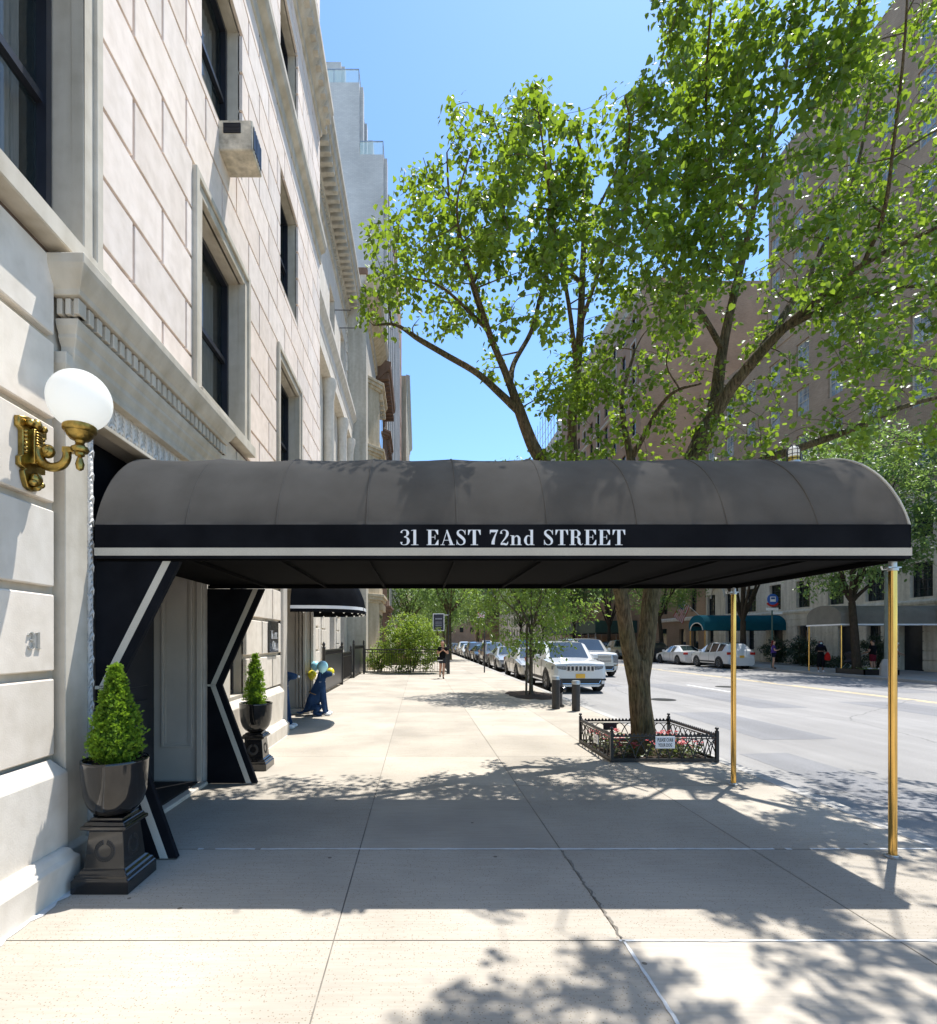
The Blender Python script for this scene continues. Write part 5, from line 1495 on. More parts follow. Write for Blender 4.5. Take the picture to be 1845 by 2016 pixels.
# walking woman with her phone (local front = -y)
wp = base_pose(elL=(.25, -.03, 1.12), wrL=(.05, -.23, 1.27), elR=(-.24, -.02, 1.12), wrR=(-.10, -.24, 1.24), hdL=(-.6, -.3, .5), hdR=(.5, -.4, .4),
               hipL=(.08, 0, .88), hipR=(-.08, 0, .88), knL=(.05, -.12, .50), cfL=(.04, -.12, .33), anL=(.02, -.14, .09), ftL=(.02, -.20, .045), toL=(.02, -.30, .035),
               knR=(-.09, -.02, .50), cfR=(-.085, .10, .37), anR=(-.08, .28, .20), ftR=(-.08, .27, .12), toR=(-.08, .20, .05), jaw=(0, -.035, 1.55), nose=(0, -.12, 1.57))
wt, J = person('woman in a black top and grey shorts walking towards the camera, looking at her phone', (1.03, 23.2, 0), R(4), wp, 'skin', 'cl_black', 'cl_charcoal', .55, .30, 'bun', None, 'cl_black')
t = thing('crossbody_bag', 'small black bag with a white band hanging at the walking woman\'s hip', 'bag', (.94, 23.0, .84))
mb = MB(); mb.box(.80, 1.04, 23.0, 23.05, .78, .95); mb.build('pouch', M['cl_black'], t, bevel=.015)
mb = MB(); mb.box(.803, 1.037, 22.994, 22.999, .79, .82); mb.build('band', M['letter'], t)
mb = MB(); mb.tube([(.83, 23.03, .95), (.95, 23.0, 1.2), (1.12, 23.09, 1.38)], .008, 6); mb.build('strap', M['cl_tan'], t)
mb = MB(); mb.box(.955, 1.025, 22.93, 22.942, 1.20, 1.34); one('phone', mb, M['iron_gloss'], 'black phone held up in both hands by the walking woman', 'phone', (.99, 22.935, 1.20), bevel=.004)

# people across the street (they face the road or the camera)
pp = base_pose(elR=(-.23, -.05, 1.12), wrR=(-.06, -.22, 1.12), elL=(.23, -.04, 1.12), wrL=(.10, -.23, 1.10), hdL=(-.6, -.5, .1), hdR=(.6, -.5, .1))
person('person in a navy headscarf and pale face mask at the far kerb by brass poles', (21.45, 28.2, 0), R(-25), pp, 'skin_dark', 'cl_black', 'cl_black', 1.6, .82, 'scarf', 'cl_navy', 'cl_white', 'cl_mask', 1.68)
t = thing('shopping_bag', 'bright red bag hanging from the arm of the person in the navy headscarf', 'bag', (21.82, 28.1, .9)); mb = MB()
mb.rings([[(21.72 + w * math.cos(a), 28.08 + w * .5 * math.sin(a), z) for a in [2 * math.pi * q / 14 for q in range(14)]] for w, z in ((.10, .62), (.15, .66), (.16, .8), (.12, .95), (.05, 1.05))]); mb.build('sack', M['cl_red'], t, smooth=60)
mb = MB(); mb.tube([(21.68, 28.08, 1.05), (21.64, 28.07, 1.15), (21.76, 28.08, 1.05)], .012, 6); mb.build('handle', M['cl_red'], t)
person('person in a purple top and shorts waiting under the bus stop sign', (21.15, 31.5, 0), R(60), base_pose(elR=(-.22, -.05, 1.1), wrR=(-.15, -.24, 1.15), hdR=(.3, -.5, .4)), 'skin', 'cl_purple', 'cl_navy', .6, .28, 'long', 'cl_hairred', 'cl_black', None, 1.66)
person('person in a black shirt and maroon shorts standing behind the tree by the stroller', (23.2, 27.0, 0), R(200), base_pose(elL=(.22, -.06, 1.1), wrL=(.2, -.28, 1.02)), 'skin', 'cl_black', 'cl_maroon', .6, .40, 'short', None, 'cl_black', None, 1.7)
person('person in a white top bending over the dark stroller', (24.05, 27.0, 0), R(80), base_pose(waist=(0, -.05, 1.09), chest=(0, -.16, 1.24), neck0=(0, -.25, 1.35), neck=(0, -.29, 1.40), jaw=(0, -.36, 1.44), head=(0, -.37, 1.51), crown=(0, -.39, 1.55), nose=(0, -.46, 1.46), shL=(.17, -.2, 1.30), shR=(-.17, -.2, 1.30), elL=(.2, -.3, 1.08), elR=(-.2, -.3, 1.08), wrL=(.15, -.5, 1.0), wrR=(-.15, -.5, 1.0)), 'skin', 'cl_white', 'cl_bluegrey', .6, .42, 'short', 'cl_white', 'cl_white', None, 1.66)
t = thing('stroller', 'dark baby stroller parked behind the low planter across the street', 'stroller', (22.4, 27.4, 0)); mb = MB()
pr = [(22.1, .55), (22.5, .48), (22.75, .62), (22.72, .98), (22.45, 1.12), (22.2, 1.02), (22.35, .72)]
mb.extrude(pr, lambda x, z: (x, 27.2, z), lambda x, z: (x, 27.6, z)); mb.build('hood_and_seat', M['cl_charcoal'], t, bevel=.03)
mb = MB()
for y in (27.2, 27.6):
    mb.tube([(22.0, y, .12), (22.4, y, .55), (22.75, y, .85), (23.0, y, 1.02)], .014, 6); mb.tube([(22.75, y, .12), (22.4, y, .55)], .014, 6)
mb.tube([(23.0, 27.2, 1.02), (23.0, 27.6, 1.02)], .016, 6); mb.build('frame', M['steel'], t)
for (x, y) in ((22.0, 27.2), (22.0, 27.6), (22.75, 27.2), (22.75, 27.6)):
    mb = MB(); mb.tube([(x + .11 * math.cos(a * .393), y, .125 + .11 * math.sin(a * .393)) for a in range(17)], .018, 6); mb.tube([(x, y - .02, .125), (x, y + .02, .125)], .03, 8); mb.build('wheel', M['rubber'], t)

# ------------------------------------------------------------------ denim dog sculptures with balloons
M['denim'] = fabric('blue_denim', (.035, .07, .15), .85, .4, 5, 400)
M['denim_dark'] = fabric('dark_denim', (.014, .02, .045), .85, .3, 5, 400)
def dog(label, x, y, rz, k):
    t = thing('dog_sculpture', label, 'sculpture', (0, 0, 0), 'denim dog sculptures at the shop doorway'); n, e = [], []
    chain(n, e, [(-.15, 0, .20, .15, .17), (-.09, 0, .40, .155, .16), (-.01, 0, .58, .15, .15), (.03, 0, .74, .105), (.05, 0, .87, .095), (.09, 0, .95, .10), (.20, 0, .90, .068), (.30, 0, .875, .056)])
    for s in (-1, 1):
        chain(n, e, [(.07, s * .085, .52, .068), (.10, s * .095, .30, .056), (.13, s * .10, .12, .047), (.16, s * .10, .045, .04), (.23, s * .10, .032, .033)], 2)
        chain(n, e, [(-.13, s * .12, .20, .105), (.01, s * .145, .17, .075), (-.10, s * .14, .055, .045), (.02, s * .14, .035, .035), (.09, s * .14, .03, .03)], 0)
        chain(n, e, [(.05, s * .085, .96, .03), (.02, s * .115, .88, .034), (.03, s * .115, .80, .022)], 5)
    chain(n, e, [(-.31, 0, .09, .035), (-.42, 0, .05, .025), (-.50, 0, .07, .015)], 0)
    skin('body', n, e, M['denim'], t, 2)
    n, e = [], []; chain(n, e, [(-.10, 0, .16, .15, .185), (-.14, 0, .26, .135, .165)]); skin('dark_haunch', n, e, M['denim_dark'], t, 2)
    mb = MB(); mb.tube([(-.065 + .150 * math.cos(a * .2618), .148 * math.sin(a * .2618), .47 - .045 * math.cos(a * .2618)) for a in range(25)], .016, 6); mb.build('belt', M['cl_tan'], t)
    mb = MB(); mb.tube([(.03 + .098 * math.cos(a * .2618), .098 * math.sin(a * .2618), .73) for a in range(25)], .011, 6); mb.build('collar', M['cl_white'], t)
    mb = MB(); mb.ball((.318, 0, .89), (.022, .028, .02), 10, 7); mb.build('nose', M['cl_white'], t)
    for s in (-1, 1):
        mb = MB(); mb.ball((.195, s * .10, .04), (.085, .045, .04), 12, 8); mb.build('shoe', M['letter'], t, smooth=80)
    t.location = (x, y, 0); t.rotation_euler = (0, 0, rz); t.scale = (k, k, k)
dog('blue denim dog sculpture sitting in the sun with balloons tied behind its head', -2.22, 11.75, 0, 1.02)
dog('blue denim dog sculpture half hidden by the near edge of the shop doorway', -2.62, 9.98, 0, 1.1)
M['balloon_blue'] = mat('pale_blue_balloon', (.42, .78, .86), .25, var=.03); M['balloon_yellow'] = mat('yellow_balloon', (.85, .70, .04), .25, var=.03)
for (bx, by, bz, r_, m_, l) in ((-2.33, 11.85, 1.09, .102, 'balloon_blue', 'pale blue balloon, the smaller one on the left above the sunlit dog sculpture'), (-2.13, 11.65, 1.08, .122, 'balloon_blue', 'large pale blue balloon directly above the sunlit dog sculpture'), (-2.42, 11.95, .88, .10, 'balloon_yellow', 'yellow balloon behind the neck of the sunlit dog sculpture'), (-2.00, 11.95, .95, .085, 'balloon_yellow', 'small yellow balloon peeping out right of the sunlit dog sculpture')):
    t = thing('balloon', l, 'balloon', (bx, by, bz - r_), 'balloons tied to the sunlit dog sculpture'); mb = MB()
    mb.lathe([(r_ * math.sin(a) * (1 - .12 * (a < 1.2)) + .002, bz - r_ * 1.1 * math.cos(a)) for a in [math.pi * q / 14 for q in range(15)]], bx, by, 20); mb.ball((bx, by, bz - r_ * 1.14), (.014, .014, .018), 8, 6); mb.build('skin', M[m_], t, smooth=80)
    mb = MB(); mb.tube([(bx, by, bz - r_ * 1.15), (bx * .5 - 2.25 * .5, by * .5 + 11.75 * .5, .8), (-2.27, 11.8, .6)], .004, 5); mb.build('string', M['frame_black'], t)

# ------------------------------------------------------------------ cars
def paint(name, col, metal=0.0): return mat(name, col, .28, metal, .5, .02, 1, coat=.8)
M['car_white'] = paint('white_car_paint', (.60, .60, .59)); M['car_silver'] = paint('silver_car_paint', (.42, .42, .40), .35)
M['car_champ'] = paint('champagne_car_paint', (.48, .45, .39), .3); M['car_grey'] = paint('grey_car_paint', (.13, .135, .14), .3); M['car_black'] = paint('black_car_paint', (.012, .013, .016)); M['car_navy'] = paint('navy_car_paint', (.015, .025, .05), .2); M['car_green'] = paint('green_car_paint', (.02, .045, .04), .2)
M['plastic'] = mat('black_plastic', (.02, .02, .021), .6, var=.2); M['tyre'] = mat('tyre_rubber', (.018, .018, .018), .85, var=.2, scale=20); M['chrome'] = mat('chrome', (.7, .7, .7), .12, metal=1.0, var=.05); M['alloy'] = mat('alloy_rim', (.2, .2, .21), .35, metal=.8, var=.1)
M['lamp'] = mat('headlamp_glass', (.16, .17, .18), .08, var=.5, scale=30); M['tail'] = mat('tail_lamp', (.4, .02, .015), .15, var=.1); M['amber'] = mat('amber_lamp', (.75, .28, .03), .2); M['plate_y'] = mat('orange_plate', (.78, .42, .04), .5, var=.05)


def car(name, label, cat, kind, paintm, group=None, scale=1.0):
    t = thing(name, label, cat, (0, 0, 0), group)
    S = {  # y/L, belt z, top z, roof halfwidth factor, body halfwidth factor
        'suv': (4.82, 1.94, .23, [(0, .78, .80, .80, .80), (.012, .98, 1.0, .84, .90), (.05, 1.03, 1.065, .86, .965), (.14, 1.05, 1.11, .86, 1), (.275, 1.10, 1.16, .86, 1), (.40, 1.10, 1.71, .76, 1), (.545, 1.10, 1.76, .77, 1), (.565, 1.10, 1.76, .77, 1), (.735, 1.12, 1.755, .77, 1), (.76, 1.12, 1.755, .77, 1), (.93, 1.15, 1.72, .75, .99), (.975, 1.12, 1.16, .82, .955), (1, .75, .78, .8, .88)], 4, (9, 10), 10),
        'cross': (4.62, 1.84, .22, [(0, .72, .74, .80, .80), (.012, .86, .88, .84, .90), (.05, .92, .95, .86, .965), (.14, .97, 1.03, .86, 1), (.25, 1.02, 1.09, .86, 1), (.40, 1.02, 1.60, .69, 1), (.53, 1.04, 1.68, .70, 1), (.55, 1.04, 1.68, .70, 1), (.71, 1.08, 1.665, .69, 1), (.735, 1.09, 1.66, .69, 1), (.86, 1.14, 1.60, .66, .99), (.965, 1.10, 1.14, .84, .955), (1, .72, .75, .8, .88)], 4, (9, 10), 10),
        'big': (5.2, 2.05, .27, [(0, .86, .88, .84, .86), (.010, 1.10, 1.12, .88, .95), (.04, 1.17, 1.20, .88, .985), (.14, 1.19, 1.235, .88, 1), (.26, 1.22, 1.28, .88, 1), (.37, 1.22, 1.85, .74, 1), (.52, 1.22, 1.90, .75, 1), (.54, 1.22, 1.90, .75, 1), (.72, 1.22, 1.90, .75, 1), (.75, 1.22, 1.90, .75, 1), (.95, 1.22, 1.86, .74, .99), (.985, 1.20, 1.24, .85, .97), (1, .8, .84, .85, .92)], 4, (9, 10), 10),
        'sedan': (4.75, 1.82, .18, [(0, .55, .57, .78, .80), (.012, .68, .70, .82, .91), (.05, .74, .77, .84, .965), (.15, .82, .88, .84, 1), (.29, .90, .96, .84, 1), (.43, .92, 1.40, .64, 1), (.535, .93, 1.445, .65, 1), (.555, .93, 1.445, .65, 1), (.66, .94, 1.42, .64, 1), (.70, .94, 1.40, .63, 1), (.85, .98, 1.05, .78, 1), (.975, .96, .99, .80, .955), (1, .6, .62, .8, .88)], 4, (9, 10), 10),
        'pickup': (5.7, 2.0, .3, [(0, .86, .88, .84, .88), (.010, 1.08, 1.1, .88, .95), (.04, 1.15, 1.18, .88, .985), (.13, 1.17, 1.21, .88, 1), (.24, 1.2, 1.25, .88, 1), (.33, 1.2, 1.82, .74, 1), (.44, 1.2, 1.87, .75, 1), (.46, 1.2, 1.87, .75, 1), (.57, 1.2, 1.86, .75, 1), (.60, 1.2, 1.84, .74, 1), (.625, 1.2, 1.24, .9, 1), (.985, 1.2, 1.22, .9, .98), (1, .8, .84, .85, .94)], 4, (9, 10), 10)}
    Lg, W, zb, st, iw, irear, ir = S[kind]; w = W / 2
    def ring(s):
        y = (s[0] - .5) * Lg; bw = w * s[4]; rw = w * s[3] * (s[4] if s[3] > .78 else 1); belt, top = s[1], s[2]
        half = [(0, zb), (bw * .80, zb), (bw * .965, zb + .10), (bw * 1.0, zb + (belt - zb) * .42), (bw * 1.0, zb + (belt - zb) * .72), (bw * .955, belt), (rw, top - .055 * min(1, (top - belt) * 6)), (rw * .84, top), (rw * .4, top + .018), (0, top + .022)]
        return [(x, y, z) for x, z in half]
    rg = [ring(s) for s in st]
    body, wind, rear, side, clad = MB(), MB(), MB(), MB(), MB()
    for i in range(len(rg) - 1):
        for j in range(9):
            for sg in (1, -1):
                q = [(p[0] * sg, p[1], p[2]) for p in (rg[i][j], rg[i][j + 1], rg[i + 1][j + 1], rg[i + 1][j])]
                if sg < 0: q.reverse()
                tgt = body
                if i == iw and j in (7, 8): tgt = wind
                elif i == irear[0] and j in (7, 8): tgt = rear
                elif j == 5 and i in (5, 7): tgt = side
                elif j == 5 and i == 9 and kind in ('suv', 'big', 'cross'): tgt = side
                elif j in (0, 1) and kind != 'sedan': tgt = clad
                elif j == 0: tgt = clad
                tgt.poly(q)
    for e in (rg[0], rg[-1]): body.poly([(p[0], p[1], p[2]) for p in e] + [(-p[0], p[1], p[2]) for p in reversed(e[1:-1])])
    # window surround slightly inside so that the glass reads as set into the shell
    bo = body.build('body', M[paintm], t, smooth=38); clad.build('sill_cladding', M['plastic'], t)
    wind.build('windscreen', M['glass_blue'], t, smooth=30); rear.build('rear_window', M['glass'], t, smooth=30); side.build('side_windows', M['glass'], t, smooth=30)
    R0 = {'cross': .36, 'suv': .385, 'big': .41, 'sedan': .335, 'pickup': .41}[kind]
    ya, yb = {'cross': (-.5 + .195, -.5 + .785), 'suv': (-.5 + .185, -.5 + .79), 'big': (-.5 + .175, -.5 + .76), 'sedan': (-.5 + .195, -.5 + .79), 'pickup': (-.5 + .17, -.5 + .79)}[kind]
    for y in (ya * Lg, yb * Lg):
        for sg in (1, -1):
            a = MB(); x1 = sg * (w + .006)
            a.tube([(sg * (w - .03), y + (R0 + .05) * math.cos(q * math.pi / 14), R0 + (R0 + .05) * math.sin(q * math.pi / 14)) for q in range(-2, 17)], .045, 6)
            a.rings([[(sg * (w + .003), y + (R0 + .045) * math.cos(q * math.pi / 10), max(zb, R0 + (R0 + .045) * math.sin(q * math.pi / 10))) for q in range(20)], [(sg * (w - .3), y + (R0 + .045) * math.cos(q * math.pi / 10), max(zb, R0 + (R0 + .045) * math.sin(q * math.pi / 10))) for q in range(20)]])
            a.build('wheel_arch', M['plastic'] if kind != 'sedan' else M['tyre'], t)
            def wl(mb, prof, n=24): mb.rings([[(sg * (w - .235 + d), y + r_ * math.cos(2 * math.pi * q / n), R0 + r_ * math.sin(2 * math.pi * q / n)) for q in range(n)] for r_, d in prof], 0, True, False, False)
            mb = MB(); wl(mb, [(R0 * .62, .02), (R0 * .9, .0), (R0, .03), (R0, .215), (R0 * .93, .245), (R0 * .68, .25), (R0 * .66, .23)]); wh = mb.build('wheel', M['tyre'], t, smooth=40)
            mb = MB(); wl(mb, [(R0 * .67, .235), (R0 * .63, .242), (R0 * .60, .20), (R0 * .2, .19), (R0 * .12, .225), (.01, .225)])
            mb.rings([[(sg * (w - .04), y + R0 * .62 * math.cos(2 * math.pi * q / 20), R0 + R0 * .62 * math.sin(2 * math.pi * q / 20)) for q in range(20)]] * 2, cap1=False)
            mb.build('rim_barrel', M['plastic'], wh)
            mb = MB()
            for q in range(5):
                for dq in (-.16, .16):
                    a0 = q * 2 * math.pi / 5
                    mb.tube([(sg * (w - .015), y + .05 * math.cos(a0), R0 + .05 * math.sin(a0)), (sg * (w - .008), y + R0 * .64 * math.cos(a0 + dq), R0 + R0 * .64 * math.sin(a0 + dq))], .022, 5)
            wl(mb, [(R0 * .68, .245), (R0 * .63, .25), (R0 * .61, .23)]); mb.build('rim', M['alloy'], wh)
    yf = -Lg / 2; hz = {'cross': .80, 'suv': .86, 'big': .98, 'sedan': .62, 'pickup': .95}[kind]
    for sg in (1, -1):
        mb = MB()
        if kind in ('big', 'pickup'): mb.box(min(sg * w * .70, sg * w * .93), max(sg * w * .70, sg * w * .93), yf - .01, yf + .16, hz - .28, hz + .1)
        else:
            pts = [(sg * w * .50, yf - .012), (sg * w * .80, yf + .02), (sg * w * .955, yf + .17)]
            mb.rings([[(x, y, hz - .065), (x, y + .07, hz - .065), (x, y + .07, hz + .085), (x, y, hz + .075)] for x, y in pts])
        mb.build('headlight', M['lamp'], t, bevel=.012)
        mb = MB(); mb.box(min(sg * w * .72, sg * w * .9), max(sg * w * .72, sg * w * .9), yf - .0, yf + .1, hz - .42, hz - .36); mb.build('fog_lamp', M['amber'] if kind == 'big' else M['plastic'], t)
        mb = MB(); yc = (st[4][0] - .5) * Lg + .42; zc_ = st[4][1] + .10
        mb.box(min(sg * (w + .02), sg * (w + .2)), max(sg * (w + .02), sg * (w + .2)), yc - .05, yc + .07, zc_ - .06, zc_ + .09); mb.box(min(sg * (w - .06), sg * (w + .03)), max(sg * (w - .06), sg * (w + .03)), yc - .02, yc + .02, zc_ - .05, zc_); mb.build('mirror', M[paintm], t, bevel=.03, seg=2)
        mb = MB(); zt = st[-2][1]; 
        mb.box(min(sg * w * .62, sg * w * .955), max(sg * w * .62, sg * w * .955), Lg / 2 - .16, Lg / 2 - .035, zt - .19, zt - .03); mb.build('tail_light', M['tail'], t, bevel=.02)
        for yy in ((st[5][0] - .5) * Lg + .65, (st[7][0] - .5) * Lg + .55):
            mb = MB(); mb.box(min(sg * (w - .01), sg * (w + .02)), max(sg * (w - .01), sg * (w + .02)), yy, yy + .2, st[6][1] - .16, st[6][1] - .13); mb.build('door_handle', M[paintm], t, bevel=.006)
    mb = MB()
    if kind == 'suv':
        for q in range(7):
            x = (q - 3) * .135; mb.box(x - .047, x + .047, yf - .022, yf + .02, hz - .09, hz + .075)
    elif kind in ('sedan', 'cross'): mb.box(-.42, .42, yf - .012, yf + .02, hz - .08, hz + .02)
    else: mb.box(-.62, .62, yf - .015, yf + .02, hz - .28, hz + .12)
    gr = mb.build('grille', M['plastic'], t, bevel=.015)
    mb = MB()
    if kind == 'suv':
        for q in range(7):
            x = (q - 3) * .135
            for s2 in (-1, 1): mb.box(x + s2 * .052 - .006, x + s2 * .052 + .006, yf - .028, yf - .018, hz - .10, hz + .085)
            mb.box(x - .055, x + .055, yf - .028, yf - .018, hz + .075, hz + .087); mb.box(x - .055, x + .055, yf - .028, yf - .018, hz - .104, hz - .092)
    elif kind in ('sedan', 'cross'): mb.box(-.44, .44, yf - .018, yf - .008, hz + .02, hz + .035)
    else:
        for q in range(6): mb.box(-.62, .62, yf - .025, yf - .012, hz - .26 + q * .066, hz - .235 + q * .066)
    mb.build('grille_bars', M['chrome'], gr)
    mb = MB()
    for sg in (1, -1):
        for yq in ((st[4][0] + .05 - .5) * Lg, (st[6][0] + .01 - .5) * Lg, (st[8][0] - .01 - .5) * Lg):
            mb.tube([(sg * (w * .975 + .004), yq, zb + .16), (sg * (w + .003), yq, zb + (st[6][1] - zb) * .42), (sg * (w + .003), yq, zb + (st[6][1] - zb) * .72), (sg * (w * .958 + .004), yq, st[6][1])], .006, 4)
        mb.tube([(sg * w * .86, (q[0] - .5) * Lg, q[2] + .004) for q in st[2:5]], .006, 4)
        if kind != 'sedan': mb.box(min(sg * (w - .01), sg * (w + .012)), max(sg * (w - .01), sg * (w + .012)), ya * Lg + .5, yb * Lg - .5, zb + .17, zb + .26)
    mb.build('panel_seams', M['plastic'], t)
    mb = MB(); mb.box(-w * .76, w * .76, yf - .008, yf + .1, zb + .06, zb + .29); mb.build('air_intake', M['plastic'], t, bevel=.02)
    mb = MB(); mb.tube([(-w * .74, yf + .02, zb + .28), (-w * .64, yf - .016, zb + .10), (w * .64, yf - .016, zb + .10), (w * .74, yf + .02, zb + .28)], .018, 6); mb.build('bumper_trim', M['chrome'] if kind != 'sedan' else M['plastic'], t)
    for yy, zz in ((yf - .02, zb + .31), (Lg / 2 + .012, zb + .52)):
        mb = MB(); mb.box(-.155, .155, yy - .006, yy + .006, zz - .02, zz + .13); mb.build('license_plate', M['plate_y'], t, bevel=.004)
    mb = MB()
    for q in (-1, 1):
        y0 = (st[4][0] - .5) * Lg + .03; mb.tube([(q * .1 - .35, y0 - .02, st[4][2] + .03), (q * .1 + .28, y0 + .14, st[4][2] + .10)], .009, 5)
    mb.build('wipers', M['plastic'], t)
    if kind in ('suv', 'big', 'cross'):
        mb = MB()
        for q in (-1, 1): mb.tube([(q * w * .64, (st[5][0] - .5) * Lg + .35, st[5][2] + .06), (q * w * .65, (st[5][0] - .5) * Lg + .5, st[6][2] + .05), (q * w * .65, (st[10][0] - .5) * Lg - .3, st[10][2] + .06)], .018, 6)
        mb.build('roof_rails', M['plastic'], t)
    t['_L'] = Lg
    return t


def recolor(o, old, new):
    for s in [o] + list(o.children_recursive):
        for sl in getattr(s, 'material_slots', []):
            if sl.material == M[old]: sl.link = 'OBJECT'; sl.material = M[new]

ZR = -.13
GC = 'cars parked along the near kerb'; GF = 'vehicles parked along the far kerb'
def put(o, x, yfront, rz=0, label=None, group=None, col=None, cat=None):
    L = o['_L']
    o.location = (x, yfront + L / 2, ZR); o.rotation_euler = (0, 0, rz)
    if label: o['label'] = label
    if group: o['group'] = group
    if cat: o['category'] = cat
    return o
suv = car('parked_car', 'white boxy off-roader with a slotted grille, nearest in the row along the near kerb', 'car', 'suv', 'car_white', GC); put(suv, 5.47, 17.9)
big = car('large_suv', 'big silver utility vehicle with a barred chrome grille, beside the white off-roader', 'car', 'big', 'car_silver'); put(big, 8.85, 26.0)
sed = car('parked_car', 'champagne sedan directly behind the white off-roader', 'car', 'sedan', 'car_champ', GC); put(sed, 5.42, 23.7)
pick = car('pickup_truck', 'dark green pickup truck parked across the street behind the linden trunk', 'truck', 'pickup', 'car_green', GF); put(pick, 20.2, 50.0, math.pi)
def more(src, old, x, y, col, label, group, rz=0):
    o = dup(src, label=label, group=group); recolor(o, old, col); put(o, x, y, rz); return o
cro = car('parked_car', 'white crossover parked across the street, seen from behind', 'car', 'cross', 'car_white', GF); put(cro, 20.3, 33.2, math.pi)
more(sed, 'car_champ', 5.4, 30.2, 'car_silver', 'silver sedan with a bright bonnet, second sedan from the white off-roader', GC)
more(cro, 'car_white', 5.45, 36.2, 'car_grey', 'grey crossover with its nose behind the parking sign pole', GC)
more(sed, 'car_champ', 5.4, 42.4, 'car_black', 'low black sedan half hidden by the parking sign pole', GC)
more(cro, 'car_white', 5.45, 48.4, 'car_navy', 'navy crossover, left of the parking sign pole', GC)
more(sed, 'car_champ', 5.4, 54.6, 'car_white', 'white sedan far along the near kerb', GC)
more(cro, 'car_white', 5.45, 60.6, 'car_white', 'distant white crossover, last clear car of the near kerb row', GC)
for k, (y, c, l) in enumerate([(67, 'car_grey', 'distant grey car behind the last white crossover'), (73.5, 'car_navy', 'distant blue car beyond the grey one'), (80, 'car_silver', 'farthest silver car along the near kerb')]): more(sed, 'car_champ', 5.4, y, c, l, GC)
more(big, 'car_silver', 8.9, 40.5, 'car_black', 'black utility vehicle in the traffic lane behind the silver one', 'cars driving in the near lanes')
more(sed, 'car_champ', 8.7, 58, 'car_navy', 'blue sedan driving in the lane beyond the black utility vehicle', 'cars driving in the near lanes')
more(big, 'car_silver', 12.6, 96, 'car_white', 'white van far off in the middle of the road', 'cars driving in the near lanes')
more(sed, 'car_champ', 20.3, 38.7, 'car_white', 'white sedan parked across the street in front of the white crossover', GF, math.pi)
more(cro, 'car_white', 20.3, 44.2, 'car_black', 'black car parked across the street between the white sedan and the trunk', GF, math.pi)
for k, (y, c, l) in enumerate([(57, 'car_black', 'black car beyond the green pickup'), (63, 'car_grey', 'grey car in front of the sidewalk shed'), (69, 'car_navy', 'farthest blue car along the far kerb')]): more(cro, 'car_white', 20.3, y, c, l, GF, math.pi)
# ------------------------------------------------------------------ left hand buildings
def shell(mb, X, y0, y1, z1, xb, m=0, skip_front=True):
    """sides, back and roof behind a facade in the plane x = X"""
    for y in (y0, y1): mb.poly([(X, y, 0), (xb, y, 0), (xb, y, z1), (X, y, z1)], m)
    mb.poly([(xb, y0, 0), (xb, y1, 0), (xb, y1, z1), (xb, y0, z1)], m); mb.poly([(X, y0, z1), (X, y1, z1), (xb, y1, z1), (xb, y0, z1)], m)


def grid_windows(par, X, s, ys, zs, wd, mf='frame_black', bars=None, name='window', proto=None, pane='glass'):
    """one window built, the rest copied"""
    first = proto
    y0, z0, z1 = ys[0], zs[0][0], zs[0][1]
    if first is None: first = sash(name, par, X, y0 - wd / 2, y0 + wd / 2, z0, z1, s, mf, bars, curtain=False, pane=pane)
    for y in ys:
        for (a, b) in zs:
            if y == y0 and a == z0: continue
            o = dup(first, (0, y - y0, a - z0), parent=par)
    return first

# white stone house with columns
BB = thing('row_house', 'white stone row house with columns and a bracketed cornice beyond the near apartment building', 'building', (-3.9, 20, 0)); X = -3.9
ysB = [15.5, 19.6, 23.7, 26.9]
zsB = [(1.2, 3.6), (5.2, 8.4), (9.3, 11.8), (14.6, 17.3)]
mb = MB(); hl = [(y - .65, y + .65, a, b) for y in ysB for a, b in zsB]
wall_x(mb, X, 13.08, 28.58, 0, 20.2, hl, -.35); shell(mb, X, 13.08, 28.58, 20.2, -14)
for y in np.arange(13.4, 28.4, 1.9):
    for z in np.arange(.3, 4, .62): mb.box(X - .02, X + .03, y, y + 1.0, z, z + .56) if not any(abs(y + .5 - q) < 1.2 for q in ysB) else None
for y in (13.1, 28.2):
    k = 0
    for z in np.arange(4.6, 19.4, .5): mb.box(X - .02, X + .05 + .03 * (k % 2), y, y + .36 - .1 * (k % 2), z, z + .46); k += 1
mb.build('wall', M['stone_b'], BB, bevel=.01)
grid_windows(BB, X - .33, 1, ysB, zsB, 1.26)
mb = MB()
moulding(mb, X, 13.1, 28.1, [(0, 18.6), (.08, 18.65), (.08, 19.3), (.2, 19.4), (.2, 19.55), (.75, 19.75), (.78, 20.05), (.86, 20.15), (.86, 20.35), (.0, 20.7)])
for y in np.arange(13.3, 28.2, .42): mb.box(X + .15, X + .68, y, y + .2, 19.42, 19.74)
for y in np.arange(13.2, 28.3, .21): mb.box(X + .05, X + .14, y, y + .12, 19.15, 19.3)
mb.build('cornice', M['stone_d'], BB, bevel=.01)
mb = MB()
moulding(mb, X, 17.6, 28.0, [(.35, 12.3), (.35, 12.8), (.38, 12.9), (.38, 13.3), (.5, 13.5), (.55, 13.6), (.55, 13.75), (0, 13.95)]); moulding(mb, X, 13.1, 28.4, [(0, 4.05), (.12, 4.1), (.2, 4.3), (.2, 4.42), (0, 4.5)])
mb.build('entablature', M['stone_b'], BB)
for y in (17.9, 21.6, 25.4, 27.9):
    mb = MB(); mb.lathe([(.33, 4.5), (.33, 4.7), (.26, 4.8), (.25, 5.0), (.21, 11.5), (.23, 11.6), (.24, 11.75), (.32, 12.1), (.32, 12.29)], X + .22, y, 18)
    mb.build('column', M['stone_b'], BB, smooth=40)
